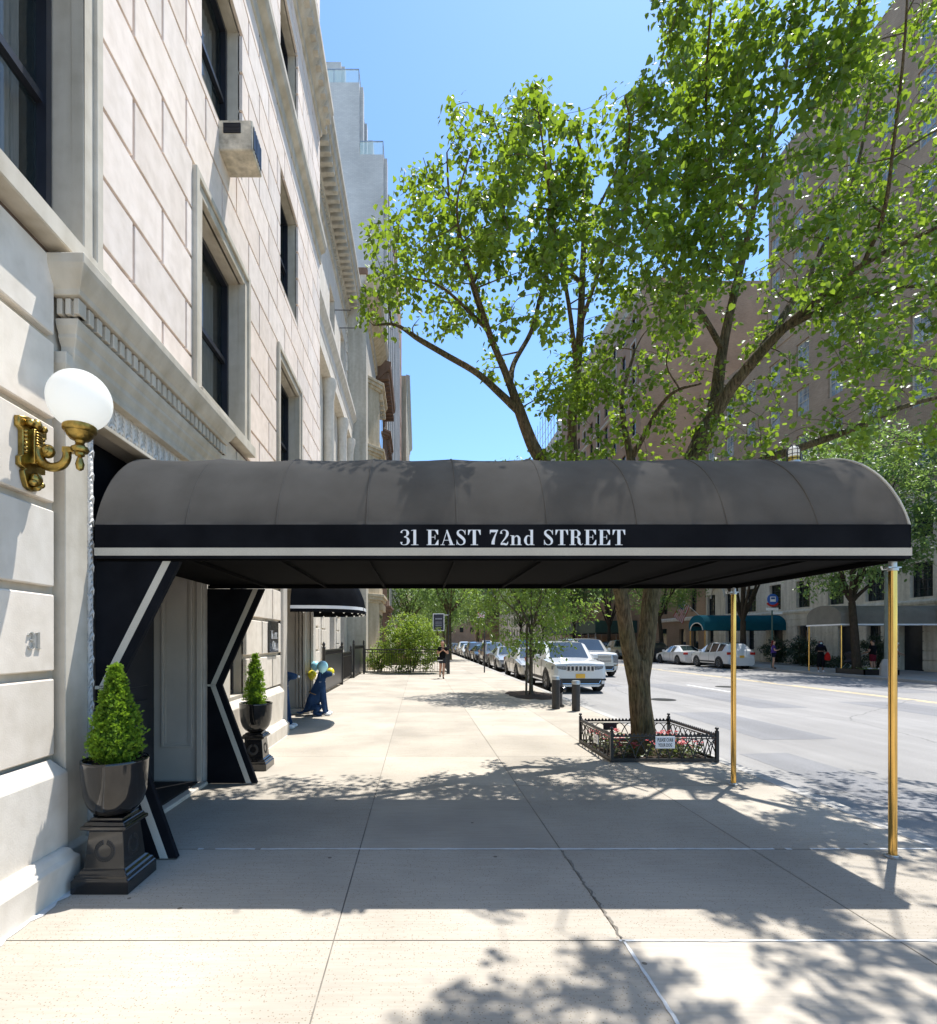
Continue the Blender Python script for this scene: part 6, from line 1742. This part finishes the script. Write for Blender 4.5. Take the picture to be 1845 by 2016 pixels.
mb = MB()
for y in (24.5, 25.9): mb.tube([(X, y, 17.0 - .0), (X + .75, y, 17.0)], .02, 6)
mb.build('sign_bracket', M['frame_black'], BB)

def stepped_bay(t, X, y0, y1, zlev, m, out, wm):
    mb = MB(); c = (y0 + y1) / 2; w = (y1 - y0) / 2 * .8
    pl = [(X - .05, c - w), (X + out, c - w * .62), (X + out, c + w * .62), (X - .05, c + w)]
    mb.rings([[(p[0], p[1], z) for p in pl] for z in (0, zlev[-1] + .3)])
    for z in zlev:
        for (e, a, b) in ((.10, z - .35, z - .2), (.22, z - .2, z - .02), (.3, z - .02, z + .14)):
            mb.rings([[(X - .05, c - w - e, q), (X + out + e, c - w * .62 - e * .5, q), (X + out + e, c + w * .62 + e * .5, q), (X - .05, c + w + e, q)] for q in (a, b)])
        for q in np.linspace(c - w * .55, c + w * .55, 5): mb.box(X + out, X + out + .2, q - .09, q + .09, z - .75, z - .36)
    mb.build('bay', m, t, bevel=.015)
    prev = 1.2
    for z in zlev:
        for q in (c - w * .3, c + w * .3):
            b = MB(); b.box(X + out - .06, X + out + .012, q - w * .22, q + w * .22, prev, z - 1.0); p = b.build('window', M['glass'], t)
        prev = z + .7

DB = thing('row_house', 'cream row house with a stepped bay and a bare side wall turned to the camera', 'building', (-2.86, 31, 0)); X = -2.86
mb = MB(); wall_x(mb, X, 28.6, 35, 0, 21.5, [], 0); shell(mb, X, 28.6, 35, 21.5, -14); mb.build('wall', M['stone_d'], DB)
mb = MB(); mb.box(-14, X + .08, 28.55, 28.95, 21.5, 21.85); mb.build('coping', M['brown'], DB)
stepped_bay(DB, X, 29.2, 35.0, [4.2, 8.6, 12.6, 16.4], M['stone_y'], .55, None)
mb = MB(); moulding(mb, X, 29.0, 35.0, [(0, 19.2), (.1, 19.3), (.1, 19.9), (.35, 20.1), (.7, 20.5), (.8, 20.9), (.8, 21.1), (0, 21.4)], ret=True); mb.build('cornice', M['stone_y'], DB)
EB = thing('row_house', 'dark brownstone row house with a heavy brown cornice', 'building', (-2.86, 38.6, 0))
mb = MB(); wall_x(mb, X - .02, 35.02, 42.4, 0, 20.5, [], 0); shell(mb, X - .02, 35.02, 42.4, 20.5, -14); mb.build('wall', M['brown'], EB)
stepped_bay(EB, X, 35.4, 42.3, [4.0, 8.2, 12.2, 16.2], M['brown'], .6, None)
mb = MB(); moulding(mb, X, 35.3, 42.2, [(0, 18.6), (.15, 18.8), (.15, 19.2), (.5, 19.5), (.95, 19.9), (1.0, 20.3), (0, 20.6)], ret=False)
for y in np.arange(35.4, 42.1, .6): mb.box(X + .1, X + .85, y, y + .25, 19.2, 19.6)
mb.build('cornice', M['brown'], EB)
mb = MB()
for k in range(9): mb.box(X + .0, X + .25 + .28 * (9 - k), 36.2, 38.0, k * .17, k * .17 + .168)
mb.build('stoop', M['brown'], EB)
# white brick tower with set backs
CB = thing('tower_block', 'tall white brick apartment tower with glass railed setback terraces', 'building', (-2.86, 58, 0))
def strip_facade(mbw, mbg, X, y0, y1, z0, z1, n, proj=.28):
    w = (y1 - y0) / n
    for k in range(n):
        a = y0 + k * w
        mbw.box(X - .3, X + (proj if k % 2 == 0 else 0), a, a + w * .45, z0, z1); mbg.box(X - .3, X - .02, a + w * .45, a + w, z0, z1)
W_, G_ = MB(), MB()
for (xf, y0, y1, z0, z1) in ((-2.86, 42.5, 74, 0, 40.8), (-4.8, 42.5, 70, 40.8, 46.6), (-6.5, 44, 66, 46.6, 49.9)):
    W_.box(-20, xf - .3, y0, y1, z0, z1); strip_facade(W_, G_, xf, y0 + .35, y1, z0 if z0 else 4, z1, 18)
    W_.box(xf - .3, xf + .0, y0, y0 + .34, z0, z1)
W_.box(-4.7, -4.1, 47, 49, 40.8, 46.2)
W_.build('wall', M['white_brick'], CB); G_.build('window_strips', M['glass_blue'], CB)
mb = MB()
for (x0, x1, y, z) in ((-12, -4.85, 42.55, 46.6), (-4.75, -2.9, 42.55, 40.8)):
    mb.poly([(x0, y, z + .05), (x1, y, z + .05), (x1, y, z + 1.05), (x0, y, z + 1.05)]); mb.poly([(x1, y, z + .05), (x1, y + 22, z + .05), (x1, y + 22, z + 1.05), (x1, y, z + 1.05)])
m_, nt_, b_, o_ = newmat('terrace_glass'); b_.inputs['Base Color'].default_value = (.6, .75, .72, 1); b_.inputs['Roughness'].default_value = .05; b_.inputs['Transmission Weight'].default_value = .0; b_.inputs['Alpha'].default_value = .55
mb.build('terrace_glass', m_, CB)
mb = MB()
for (x0, x1, y, z) in ((-12, -4.85, 42.55, 46.6), (-4.75, -2.9, 42.55, 40.8)):
    mb.box(x0, x1 + .03, y - .03, y + .03, z + 1.05, z + 1.12); mb.box(x1 - .03, x1 + .03, y, y + 22, z + 1.05, z + 1.12)
    for k in range(4): mb.box(x1 - k * 2.0 - .02, x1 - k * 2.0 + .02, y - .02, y + .02, z, z + 1.05)
mb.build('terrace_rail', M['steel'], CB)

def plain_block(label, X, s, y0, y1, z1, depth, m, ys, zs, wd, mf='frame_black', side=None, cor=None):
    t = thing('apartment_building', label, 'building', (X, (y0 + y1) / 2, 0)); mb = MB()
    hl = [(y - wd / 2, y + wd / 2, a, b) for y in ys for a, b in zs]
    wall_x(mb, X, y0, y1, 0, z1, hl, -s * .2); shell(mb, X, y0, y1, z1, X - s * depth); mb.build('wall', m, t)
    if ys: grid_windows(t, X - s * .19, s, ys, zs, wd - .04, mf)
    if cor:
        c = MB(); moulding(c, X, y0, y1, [(0, z1 - 1.6), (.15, z1 - 1.5), (.2, z1 - .8), (.6, z1 - .4), (.7, z1), (0, z1 + .2)], 0, s, False); c.build('cornice', cor, t)
    return t
plain_block('brick apartment building beyond the white brick tower, mostly hidden behind it', -3.1, 1, 74.2, 94, 57, 16, M['brick_orange'], list(np.arange(76, 93, 2.9)), [(4 + 3.3 * k, 5.9 + 3.3 * k) for k in range(8, 15)], 1.4)
plain_block('pale apartment building jutting into the sky farthest along the left side', -2.3, 1, 94.2, 130, 49, 16, M['stone_y'], list(np.arange(97, 128, 3.4)), [(4 + 3.3 * k, 5.9 + 3.3 * k) for k in range(6, 13)], 1.5, cor=M['stone_d'])
plain_block('long low row of pale houses receding at the far left', -3.0, 1, 130.2, 240, 26, 16, M['stone_g'], [], [], 1)

# ------------------------------------------------------------------ right hand buildings
X = FWALL
GB = thing('apartment_building', 'tall brown brick apartment house with a grey limestone base across the street', 'building', (X, 38, 0))
gy0_, gy1_, gz = 12.0, 50.3, 46.5
colsG = [y for y in np.arange(14.0, 49.5, 2.95)]; cv = [y for y in colsG if y > 25]
fl = [(11.2 + 3.3 * k, 13.1 + 3.3 * k) for k in range(10)]
low2 = [(4.05, 5.95), (7.3, 9.1)]; g1 = [(.95, 2.75)]
doors = [(33.2, 34.4, .0, 2.6), (39.6, 41.0, 0, 2.6), (28.6, 30.0, 0, 2.7)]
hlow = [(y - .66, y + .66, a, b) for y in cv for a, b in low2] + [(y - .5, y + .5, a, b) for y in cv for a, b in g1 if not any(d[0] - .8 < y < d[1] + .8 for d in doors)] + doors
hup = [(y - .62, y + .62, a, b) for y in cv for a, b in fl]
mb = MB(); hset = 24.0; XS = X + 6.0  # upper floors set back, a shape added to let sun reach the trees
hl1 = [h for h in hup if h[2] < 22.5]; hl2 = [h for h in hup if h[2] > 24.2]
wall_x(mb, X, gy0_, gy1_, 10.1, hset, hl1, .22); shell(mb, X, gy0_, gy1_, hset, X + 22)
wall_x(mb, XS, gy0_, gy1_, hset, gz, hl2, .22); mb.poly([(XS, gy0_, gz), (XS, gy1_, gz), (X + 22, gy1_, gz), (X + 22, gy0_, gz)])
for y in (gy0_, gy1_): mb.poly([(XS, y, hset), (X + 22, y, hset), (X + 22, y, gz), (XS, y, gz)])
mb.build('brick_wall', M['brick'], GB)
mb = MB(); mb.box(X - .05, X + .3, gy0_, gy1_, hset, hset + .9); mb.build('parapet', M['brick'], GB)
mb = MB(); wall_x(mb, X + .03, gy0_, gy1_, 0, 10.1, hlow, .3)
for z in np.arange(.1, 3.5, .52):
    rs = [(gy0_, gy1_, z, z + .485)]
    for h in hlow: rs = minus(rs, h)
    for q in rs:
        if q[1] - q[0] > .03 and q[3] - q[2] > .03: mb.box(X - .03, X + .03, *q)
mb.build('limestone_base', M['stone_g'], GB, bevel=.006)
mb = MB(); moulding(mb, X + .03, gy0_, gy1_, [(0, 3.6), (.1, 3.65), (.12, 3.78), (.1, 3.85), (0, 3.9)], 0, -1, False); moulding(mb, X + .03, gy0_, gy1_, [(0, 9.4), (.12, 9.5), (.12, 9.8), (.25, 9.9), (.25, 10.05), (0, 10.15)], 0, -1, False)
for yy in (48.3, 36.2): 
    pts = [(X - .03, yy - 1.1 * math.cos(math.pi * k / 16), 5.6 + 1.1 * math.sin(math.pi * k / 16)) for k in range(17)]; mb.tube(pts, .09, 6)
mb.build('string_course', M['stone_g'], GB)
grid_windows(GB, X + .2, -1, cv, [f for f in fl if f[0] < 22.5], 1.2, 'stone_trim', (3, 4), pane='glass_pale')
grid_windows(GB, XS + .2, -1, cv, [f for f in fl if f[0] > 24.2], 1.2, 'stone_trim', (3, 4), pane='glass_pale')
grid_windows(GB, X + .3, -1, cv, low2, 1.28, 'frame_black', (4, 4))
gw = [y for y in cv if not any(d[0] - .8 < y < d[1] + .8 for d in doors)]
grid_windows(GB, X + .3, -1, gw, g1, .98, 'frame_black', (5, 2))
for d in doors:
    mb = MB(); mb.box(X + .28, X + .33, d[0], d[1], 0, d[3]); mb.build('entrance_door', M['frame_black'], GB)
mb = MB(); 
for k in range(2): mb.box(X - .25, X + .1, 43.3 + k * 5.9 - .35, 43.3 + k * 5.9 + .35, 11.2 + 6.6 * k, 11.6 + 6.6 * k)
mb.build('window_cooler', M['rust'], GB)
TH = thing('townhouse', 'red brick townhouse with an arched ground floor behind the hanging flag', 'building', (X, 57, 0)); ysT = [52.5, 55.2, 58.6, 62.0]
mb = MB(); zsT = [(4.6, 6.8), (8.2, 10.2), (11.6, 13.4)]; hT = [(y - .55, y + .55, a, b) for y in ysT for a, b in zsT] + [(51.6, 52.9, .2, 2.9), (54.0, 55.4, 0, 2.9), (58.2, 60.2, .2, 3.0)]
wall_x(mb, X, 50.32, 64.9, 0, 15, hT, .25); shell(mb, X, 50.32, 64.9, 15, X + 18); mb.build('wall', M['brick_red'], TH)
grid_windows(TH, X + .22, -1, ysT, zsT, 1.06, 'frame_black', (2, 4))
mb = MB(); moulding(mb, X, 50.4, 64.8, [(0, 3.7), (.12, 3.75), (.12, 4.0), (0, 4.1)], 0, -1, False); moulding(mb, X, 50.4, 64.8, [(0, 14), (.2, 14.3), (.5, 14.7), (.5, 14.9), (0, 15.1)], 0, -1, False); mb.build('trim', M['stone_g'], TH)
for h in hT[-3:]:
    mb = MB(); mb.box(X + .22, X + .27, h[0], h[1], h[2], h[3]); mb.build('ground_floor_opening', M['glass'], TH)
HB = thing('apartment_building', 'red brown brick apartment block with a blank side wall, seen beyond the linden limbs', 'building', (X, 82, 0))
ysH = list(np.arange(67.2, 100, 3.3)); zsH = [(14.5 + 3.3 * k, 16.4 + 3.3 * k) for k in range(9)]
mb = MB(); wall_x(mb, X, 65, 101, 0, 46, [(y - .65, y + .65, a, b) for y in ysH for a, b in zsH], .25); shell(mb, X, 65, 101, 46, X + 24); mb.build('wall', M['brick_red'], HB)
grid_windows(HB, X + .22, -1, ysH, zsH, 1.26, 'frame_black')
w0 = s0 = None
for i, y in enumerate(ysH):
    for a, b in zsH:
        if s0 is None:
            mb = MB(); mb.box(X - .08, X - .002, y - .72, y + .72, a - .16, a - .02); s0 = mb.build('window_sill', M['stone_d'], HB); sy, sz = y, a
        else: dup(s0, (0, y - sy, a - sz), parent=HB)
    if i % 2 == 0:
        for a, b in zsH[-4:]:
            if w0 is None:
                mb = MB(); mb.box(X - .06, X + .0, y - .85, y - .66, a - .1, b + .25); mb.box(X - .06, X + .0, y + .66, y + .85, a - .1, b + .25); mb.box(X - .08, X, y - .66, y + .66, b, b + .25)
                w0 = mb.build('window_surround', M['stone_d'], HB); wy, wz = y, a
            else: dup(w0, (0, y - wy, a - wz), parent=HB)
mb = MB(); moulding(mb, X, 65, 101, [(0, 43.8), (.2, 44), (.2, 44.8), (.7, 45.3), (.9, 45.8), (.9, 46.2), (0, 46.5)], 0, -1, False); moulding(mb, X, 65, 101, [(0, 33.0), (.2, 33.1), (.2, 33.4), (0, 33.5)], 0, -1, False); mb.build('cornice', M['stone_d'], HB)
mb = MB()
for (y, z) in ((73.8, 31.0), (80.4, 21.1), (87.0, 27.7), (73.8, 17.8)): mb.box(X - .3, X + .2, y - .3, y + .3, z, z + .42)
mb.build('window_cooler', M['letter'], HB)
mb = MB(); mb.box(X + 2, X + 12, 70, 76, 46, 50); mb.build('roof_house', M['brick_orange'], HB)
# scaffolded tower beyond
ST = thing('scaffolded_tower', 'grey tower wrapped in scaffolding at the far right, seen between the linden limbs', 'building', (X, 112, 0))
mb = MB(); mb.box(X + .5, X + 18, 102, 122, 0, 44); mb.box(X + 3, X + 12, 104, 116, 44, 54); mb.build('core', M['stone_g'], ST)
mb = MB()
for k in range(9): mb.tube([(X - .6, 102 + k * 2.4, 20), (X - .6, 102 + k * 2.4, 50)], .07, 4)
for z in np.arange(20, 50, 2.0): mb.tube([(X - .6, 102, z), (X - .6, 121.2, z)], .07, 4); mb.tube([(X - .6, 101.4, z), (X + 8, 101.4, z)], .07, 4)
for k in range(4): mb.tube([(X - .6 + k * 2.8, 101.4, 20), (X - .6 + k * 2.8, 101.4, 50)], .07, 4)
for k in range(8): mb.tube([(X - .6, 102 + k * 2.4, 30 + 2 * k % 8), (X - .6, 104.4 + k * 2.4, 34 + 2 * k % 8)], .05, 4)
mb.build('scaffolding', M['steel'], ST)
plain_block('grey apartment building at the far right end of the street', X, -1, 124, 180, 38, 20, M['stone_g'], list(np.arange(127, 178, 4)), [(3 + 3.4 * k, 4.9 + 3.4 * k) for k in range(6)], 1.5)
plain_block('brick apartment building at the far right end beyond the grey one', X - 2, -1, 182, 240, 48, 20, M['brick_red'], list(np.arange(184, 238, 4)), [(3 + 3.4 * k, 4.9 + 3.4 * k) for k in range(6)], 1.5)
EBD = thing('apartment_building', 'brick apartment building closing the street at the end of the view', 'building', (14, 262, 0))
mb = MB(); mb.box(-40, 90, 262, 290, 0, 42); mb.build('wall', M['brick'], EBD)
w0 = None
for i in range(14):
    for k in range(7):
        if w0 is None: q = MB(); q.box(-11, -9.2, 261.9, 262.05, 6, 8.4); w0 = q.build('window', M['glass'], EBD)
        else: dup(w0, (i * 5.2, 0, k * 5), parent=EBD)
# sidewalk shed
SH = thing('sidewalk_shed', 'dark green plywood sidewalk shed on steel posts far along the opposite sidewalk', 'shed', (24.4, 79, 0))
mb = MB(); mb.box(22.0, 22.08, 66, 93, 2.75, 4.2); mb.box(22.0, 27.2, 65.9, 66, 2.75, 4.2); mb.box(22.0, 27.2, 66, 93, 2.65, 2.74)
mb.build('fascia', mat('green_plywood', (.03, .075, .055), .6, var=.15), SH)
mb = MB()
for k in range(10):
    for x in (22.15, 26.9): mb.tube([(x, 66.2 + k * 2.9, 0), (x, 66.2 + k * 2.9, 2.7)], .06, 6)
mb.build('posts', M['steel'], SH)

# ------------------------------------------------------------------ across the street: canopies, flag, poles
def far_canopy(label, x0, x1, y0, y1, zb, h, m, trim, closed, number=None):
    t = thing('entrance_canopy', label, 'canopy', ((x0 + x1) / 2, (y0 + y1) / 2, zb)); c = (y0 + y1) / 2; ry_ = (y1 - y0) / 2; n = 20
    zs_ = zb + .42
    arc = [(c - ry_ * math.cos(math.pi * k / n), zs_ + h * math.sin(math.pi * k / n)) for k in range(n + 1)]
    mb = MB(); mb.rings([[(x, y, z) for y, z in arc] for x in (x0, (x0 + x1) / 2, x1)], closed=False, cap0=False, cap1=False)
    mb.poly([(x0, y0, zb), (x1, y0, zb), (x1, y0, zs_), (x0, y0, zs_)]); mb.poly([(x0, y1, zb), (x1, y1, zb), (x1, y1, zs_), (x0, y1, zs_)])
    mb.build('cover', m, t, smooth=30)
    mb = MB()
    if closed: mb.poly([(x0, y, z) for y, z in [(y0, zb)] + arc + [(y1, zb)]])
    else:
        inn = [(c - ry_ * .78 * math.cos(math.pi * k / n), zb + .02 + (h * .75) * math.sin(math.pi * k / n)) for k in range(n + 1)]
        o = [(y0, zb)] + arc + [(y1, zb)]; i2 = [(inn[0][0], zb)] + inn + [(inn[-1][0], zb)]
        for a, b, e, f in zip(o, o[1:], i2, i2[1:]): mb.poly([(x0, *a), (x0, *b), (x0, *f), (x0, *e)])
    mb.build('front_panel', m, t)
    mb = MB()
    if closed:
        mb.box(x0 - .02, x1, y0 - .02, y0 - .004, zb - .03, zb + .05); mb.box(x0 - .02, x0 - .004, y0, y1, zb - .03, zb + .05)
    else: mb.tube([(x0 - .01, y, z) for y, z in inn], .04, 6)
    mb.build('white_trim', trim, t)
    for y in (y0 + .08, y1 - .08):
        mb = MB(); mb.lathe([(.035, .0), (.035, zb)], x0 + .08, y, 10); mb.build('post', M['brass'], t)
    if number:
        mb = MB(); lettering(mb, number, .2, lambda x, y, d: (x0 - .012, c + .12 - x, zb + .14 + y)); mb.build('number', M['letter'], t)
    mb = MB(); mb.box(x0 + .05, x1, y0 + .05, y1 - .05, zs_ - .1, zs_ - .06); mb.build('lining', M['canvas_dark'], t)
    return t
far_canopy('grey arched canopy on brass posts across the street behind the tree bed', 21.5, 27.25, 26.9, 29.3, 2.48, .62, fabric('grey_canvas', (.20, .19, .165), .9), M['letter'], True)
far_canopy('blue-green arched canopy across the street above the white crossover', 21.2, 27.25, 39.2, 41.5, 2.45, .75, fabric('teal_canvas', (.012, .085, .115), .9), M['cloth_white'], False)
# flag on the townhouse
FL = thing('flag', 'red and white striped flag with a blue canton, on the red brick townhouse', 'flag', (27.2, 51.0, 3.9))
a_, b_ = Vector((27.25, 51.0, 3.95)), Vector((24.9, 50.4, 5.75)); mb = MB(); mb.tube([a_, b_], .035, 8); mb.ball(b_, .08, 10, 7); mb.build('pole', M['letter'], FL)
mb = MB(); dirp = (a_ - b_).normalized(); dn = Vector((-.42, -.12, -.9)).normalized(); nx_, ny_ = 26, 18; Lh, Lw = 1.25, 1.85
def fp(i, j): 
    u_, v_ = i / nx_, j / 13.0
    return b_ + dirp * (.1 + Lh * v_) + dn * (Lw * u_) + Vector((.0, .08, 0)) * math.sin(u_ * 7 + v_ * 3) * (.3 + u_)
for i in range(nx_):
    for j in range(13):
        cant = i < nx_ * .4 and j < 7
        mb.poly([fp(i, j), fp(i + 1, j), fp(i + 1, j + 1), fp(i, j + 1)], 2 if cant else (0 if j % 2 == 0 else 1))
M['flag_red'] = fabric('flag_red', (.62, .03, .045), .8, .1); M['flag_white'] = fabric('flag_white', (.88, .88, .88), .8, .05); M['flag_blue'] = fabric('flag_blue', (.03, .05, .26), .8, .1)
mb.build('cloth', [M['flag_red'], M['flag_white'], M['flag_blue']], FL, smooth=60)
mb = MB(); nrm = dirp.cross(dn).normalized()
for i in range(5):
    for j in range(4):
        c = fp(0, 0) + dirp * Lh * 7 / 13 * (j + .5) / 4 + dn * Lw * .4 * (i + .5) / 5 + Vector((.0, .08, 0)) * math.sin(.4 * (i + .5) / 5 * 7 + 7 / 13 * (j + .5) / 4 * 3) * (.3 + .4 * (i + .5) / 5)
        for sg in (-1, 1): mb.poly([c + nrm * .012 * sg + (dirp * math.cos(q * .628) + dn * math.sin(q * .628)) * (.05 if q % 2 == 0 else .02) for q in range(10)])
mb.build('stars', M['flag_white'], FL)
BS = thing('bus_stop_sign', 'tall green bus stop pole with a round blue bus sign across the street', 'sign', (21.6, 32.3, 0)); mb = MB(); mb.tube([(21.6, 32.3, 0), (21.6, 32.3, 3.95)], .045, 8); mb.build('pole', mat('green_pole', (.04, .09, .075), .5), BS)
mb = MB(); mb.rings([[(21.6 + .33 * math.cos(q * .2618), y, 4.2 + .33 * math.sin(q * .2618)) for q in range(24)] for y in (32.24, 32.28)]); dsc = mb.build('disc', mat('bus_blue', (.02, .10, .42), .4), BS)
mb = MB(); mb.box(21.43, 21.77, 32.225, 32.238, 4.05, 4.36); mb.build('bus_symbol', M['letter'], dsc, bevel=.03)
mb = MB(); mb.box(21.48, 21.72, 32.215, 32.224, 4.2, 4.31); mb.build('symbol_window', mat('bus_blue_dark', (.02, .08, .32), .4), dsc)
mb = MB(); mb.rings([[(21.6 + r_ * math.cos(-math.pi * (.2 + .6 * q / 12)), y, 4.2 + r_ * math.sin(-math.pi * (.2 + .6 * q / 12))) for r_ in (.34, .46)] + [(21.6 + r_ * math.cos(-math.pi * (.2 + .6 * q / 12)), y + .03, 4.2 + r_ * math.sin(-math.pi * (.2 + .6 * q / 12))) for r_ in (.46, .34)] for q in range(13) for y in (32.25,)]); mb.build('red_rim', M['tail'], BS)
mb = MB(); mb.box(21.2, 21.95, 32.25, 32.27, 3.52, 3.68); mb.box(21.62, 22.2, 32.25, 32.27, 3.28, 3.46); mb.build('route_boards', M['letter'], BS); mb = MB(); mb.box(21.5, 21.7, 32.2, 32.25, 1.0, 1.5); mb.build('timetable', M['letter'], BS)
LP = thing('street_lamp', 'grey-green lamp post with a boxed foot at the far kerb, right of the tree bed', 'street lamp', (22.0, 24.8, 0)); mb = MB(); mb.lathe([(.30, 0), (.28, .5), (.2, .75), (.15, .8)], 22.0, 24.8, 8); mb.build('foot', M['walk_far'], LP)
mb = MB(); mb.lathe([(.13, .8), (.085, 8.6)], 22.0, 24.8, 8); mb.tube(spline([(22.0, 24.8, 8.5), (21.6, 24.8, 9.1), (20.4, 24.8, 9.4), (19.4, 24.8, 9.4)], 5), .05, 6); mb.build('pole', mat('grey_green_pole', (.16, .19, .165), .5, var=.15), LP)
mb = MB(); mb.box(18.9, 19.5, 24.68, 24.92, 9.3, 9.42); mb.build('lamp_head', M['steel'], LP, bevel=.04)
mb = MB(); mb.box(26.3, 26.36, 26.2, 26.75, 2.7, 4.2); mb.box(26.36, 27.3, 26.45, 26.5, 4.1, 4.14); one('banner', mb, M['tail'], 'narrow dark red banner on the far facade beside the near brass post', 'banner', (26.8, 26.5, 2.7))
PB_ = thing('planter_bed', 'low black edged tree bed with a white flowering rim across the street', 'planter', (22.3, 26.35, 0)); mb = MB()
for (a, b, c, d) in ((21.5, 23.2, 25.5, 25.56), (21.5, 23.2, 27.2, 27.26), (21.5, 21.56, 25.5, 27.26), (23.14, 23.2, 25.5, 27.26)): mb.box(a, b, c, d, 0, .26)
mb.build('edging', M['iron'], PB_)
mb = MB(); mb.box(21.56, 23.14, 25.56, 27.2, .05, .2); mb.build('soil', M['soil'], PB_)
Lf = []
for k in range(420):
    x, y = rnd.uniform(21.6, 23.1), rnd.choice((rnd.uniform(25.56, 25.8), rnd.uniform(25.6, 27.1)))
    Lf.append(((x, y, .2 + rnd.random() * .1), (rnd.uniform(-1, 1), rnd.uniform(-1, 1), 1), (rnd.uniform(-1, 1), rnd.uniform(-1, 1), 0), .08, rnd.random()))
leaves('groundcover', Lf, OVAL, M['leaf_far'], PB_)
Lf = [((rnd.uniform(21.6, 23.1), rnd.uniform(25.5, 25.7), .30), (rnd.uniform(-1, 1), rnd.uniform(-1, 1), .4), (rnd.uniform(-1, 1), 1, 0), .07, 1) for k in range(90)]
leaves('white_flowers', Lf, FERN, M['letter'], PB_)
fa = thing('facade_lantern', 'long dark wall lantern on the grey facade right of the blue-green canopy', 'lamp', (27.2, 37.2, 2.4)); mb = MB(); mb.box(26.95, 27.15, 37.1, 37.35, 1.7, 2.7); mb.box(27.1, 27.3, 37.17, 37.27, 2.3, 2.4); mb.build('case', M['iron'], fa, bevel=.03)

# ------------------------------------------------------------------ light, sky, camera
sd = Vector((.585, .62, 2.27)).normalized(); el = math.asin(sd.z); az = math.atan2(sd.x, sd.y)
w = bpy.data.worlds.new('World'); SC.world = w; w.use_nodes = True; nt = w.node_tree; nt.nodes.clear()
sky = nt.nodes.new('ShaderNodeTexSky'); sky.sky_type = 'NISHITA'; sky.sun_disc = False; sky.sun_elevation = el; sky.sun_rotation = az
sky.altitude = 0; sky.air_density = 1.0; sky.dust_density = .4; sky.ozone_density = 1.6
bg = nt.nodes.new('ShaderNodeBackground'); bg.inputs[1].default_value = SKY_S; ow = nt.nodes.new('ShaderNodeOutputWorld')
tint = nt.nodes.new('ShaderNodeMix'); tint.data_type = 'RGBA'; tint.blend_type = 'MULTIPLY'; tint.inputs[0].default_value = 1; tint.inputs[7].default_value = (.66, .84, .97, 1)
nt.links.new(sky.outputs[0], tint.inputs[6]); nt.links.new(tint.outputs[2], bg.inputs[0]); nt.links.new(bg.outputs[0], ow.inputs[0])
sl = bpy.data.lights.new('sun', 'SUN'); sl.energy = SUN_S; sl.angle = R(.42); sl.color = (1, .98, .945)
so = bpy.data.objects.new('sun', sl); COL.objects.link(so); so.rotation_euler = sd.to_track_quat('Z', 'Y').to_euler(); so.location = (20, 20, 60)
cam = bpy.data.cameras.new('camera'); cam.sensor_fit = 'HORIZONTAL'; cam.sensor_width = 36; cam.lens = 36 * F / 1845
cam.shift_x = (922.5 - U0) / 1845; cam.shift_y = (V0 - 1008) / 1845; cam.clip_end = 3000; cam.clip_start = .05
co = bpy.data.objects.new('camera', cam); COL.objects.link(co); co.location = (0, 0, H); co.rotation_euler = (R(90), 0, 0); SC.camera = co
SC.view_settings.view_transform = 'Standard'; SC.view_settings.look = 'None'; SC.view_settings.exposure = EXPO; SC.view_settings.gamma = 1
SC.cycles.max_bounces = 8; SC.cycles.transparent_max_bounces = 8; SC.cycles.caustics_reflective = False; SC.cycles.caustics_refractive = False
for o in bpy.data.objects:
    if '_L' in o: del o['_L']
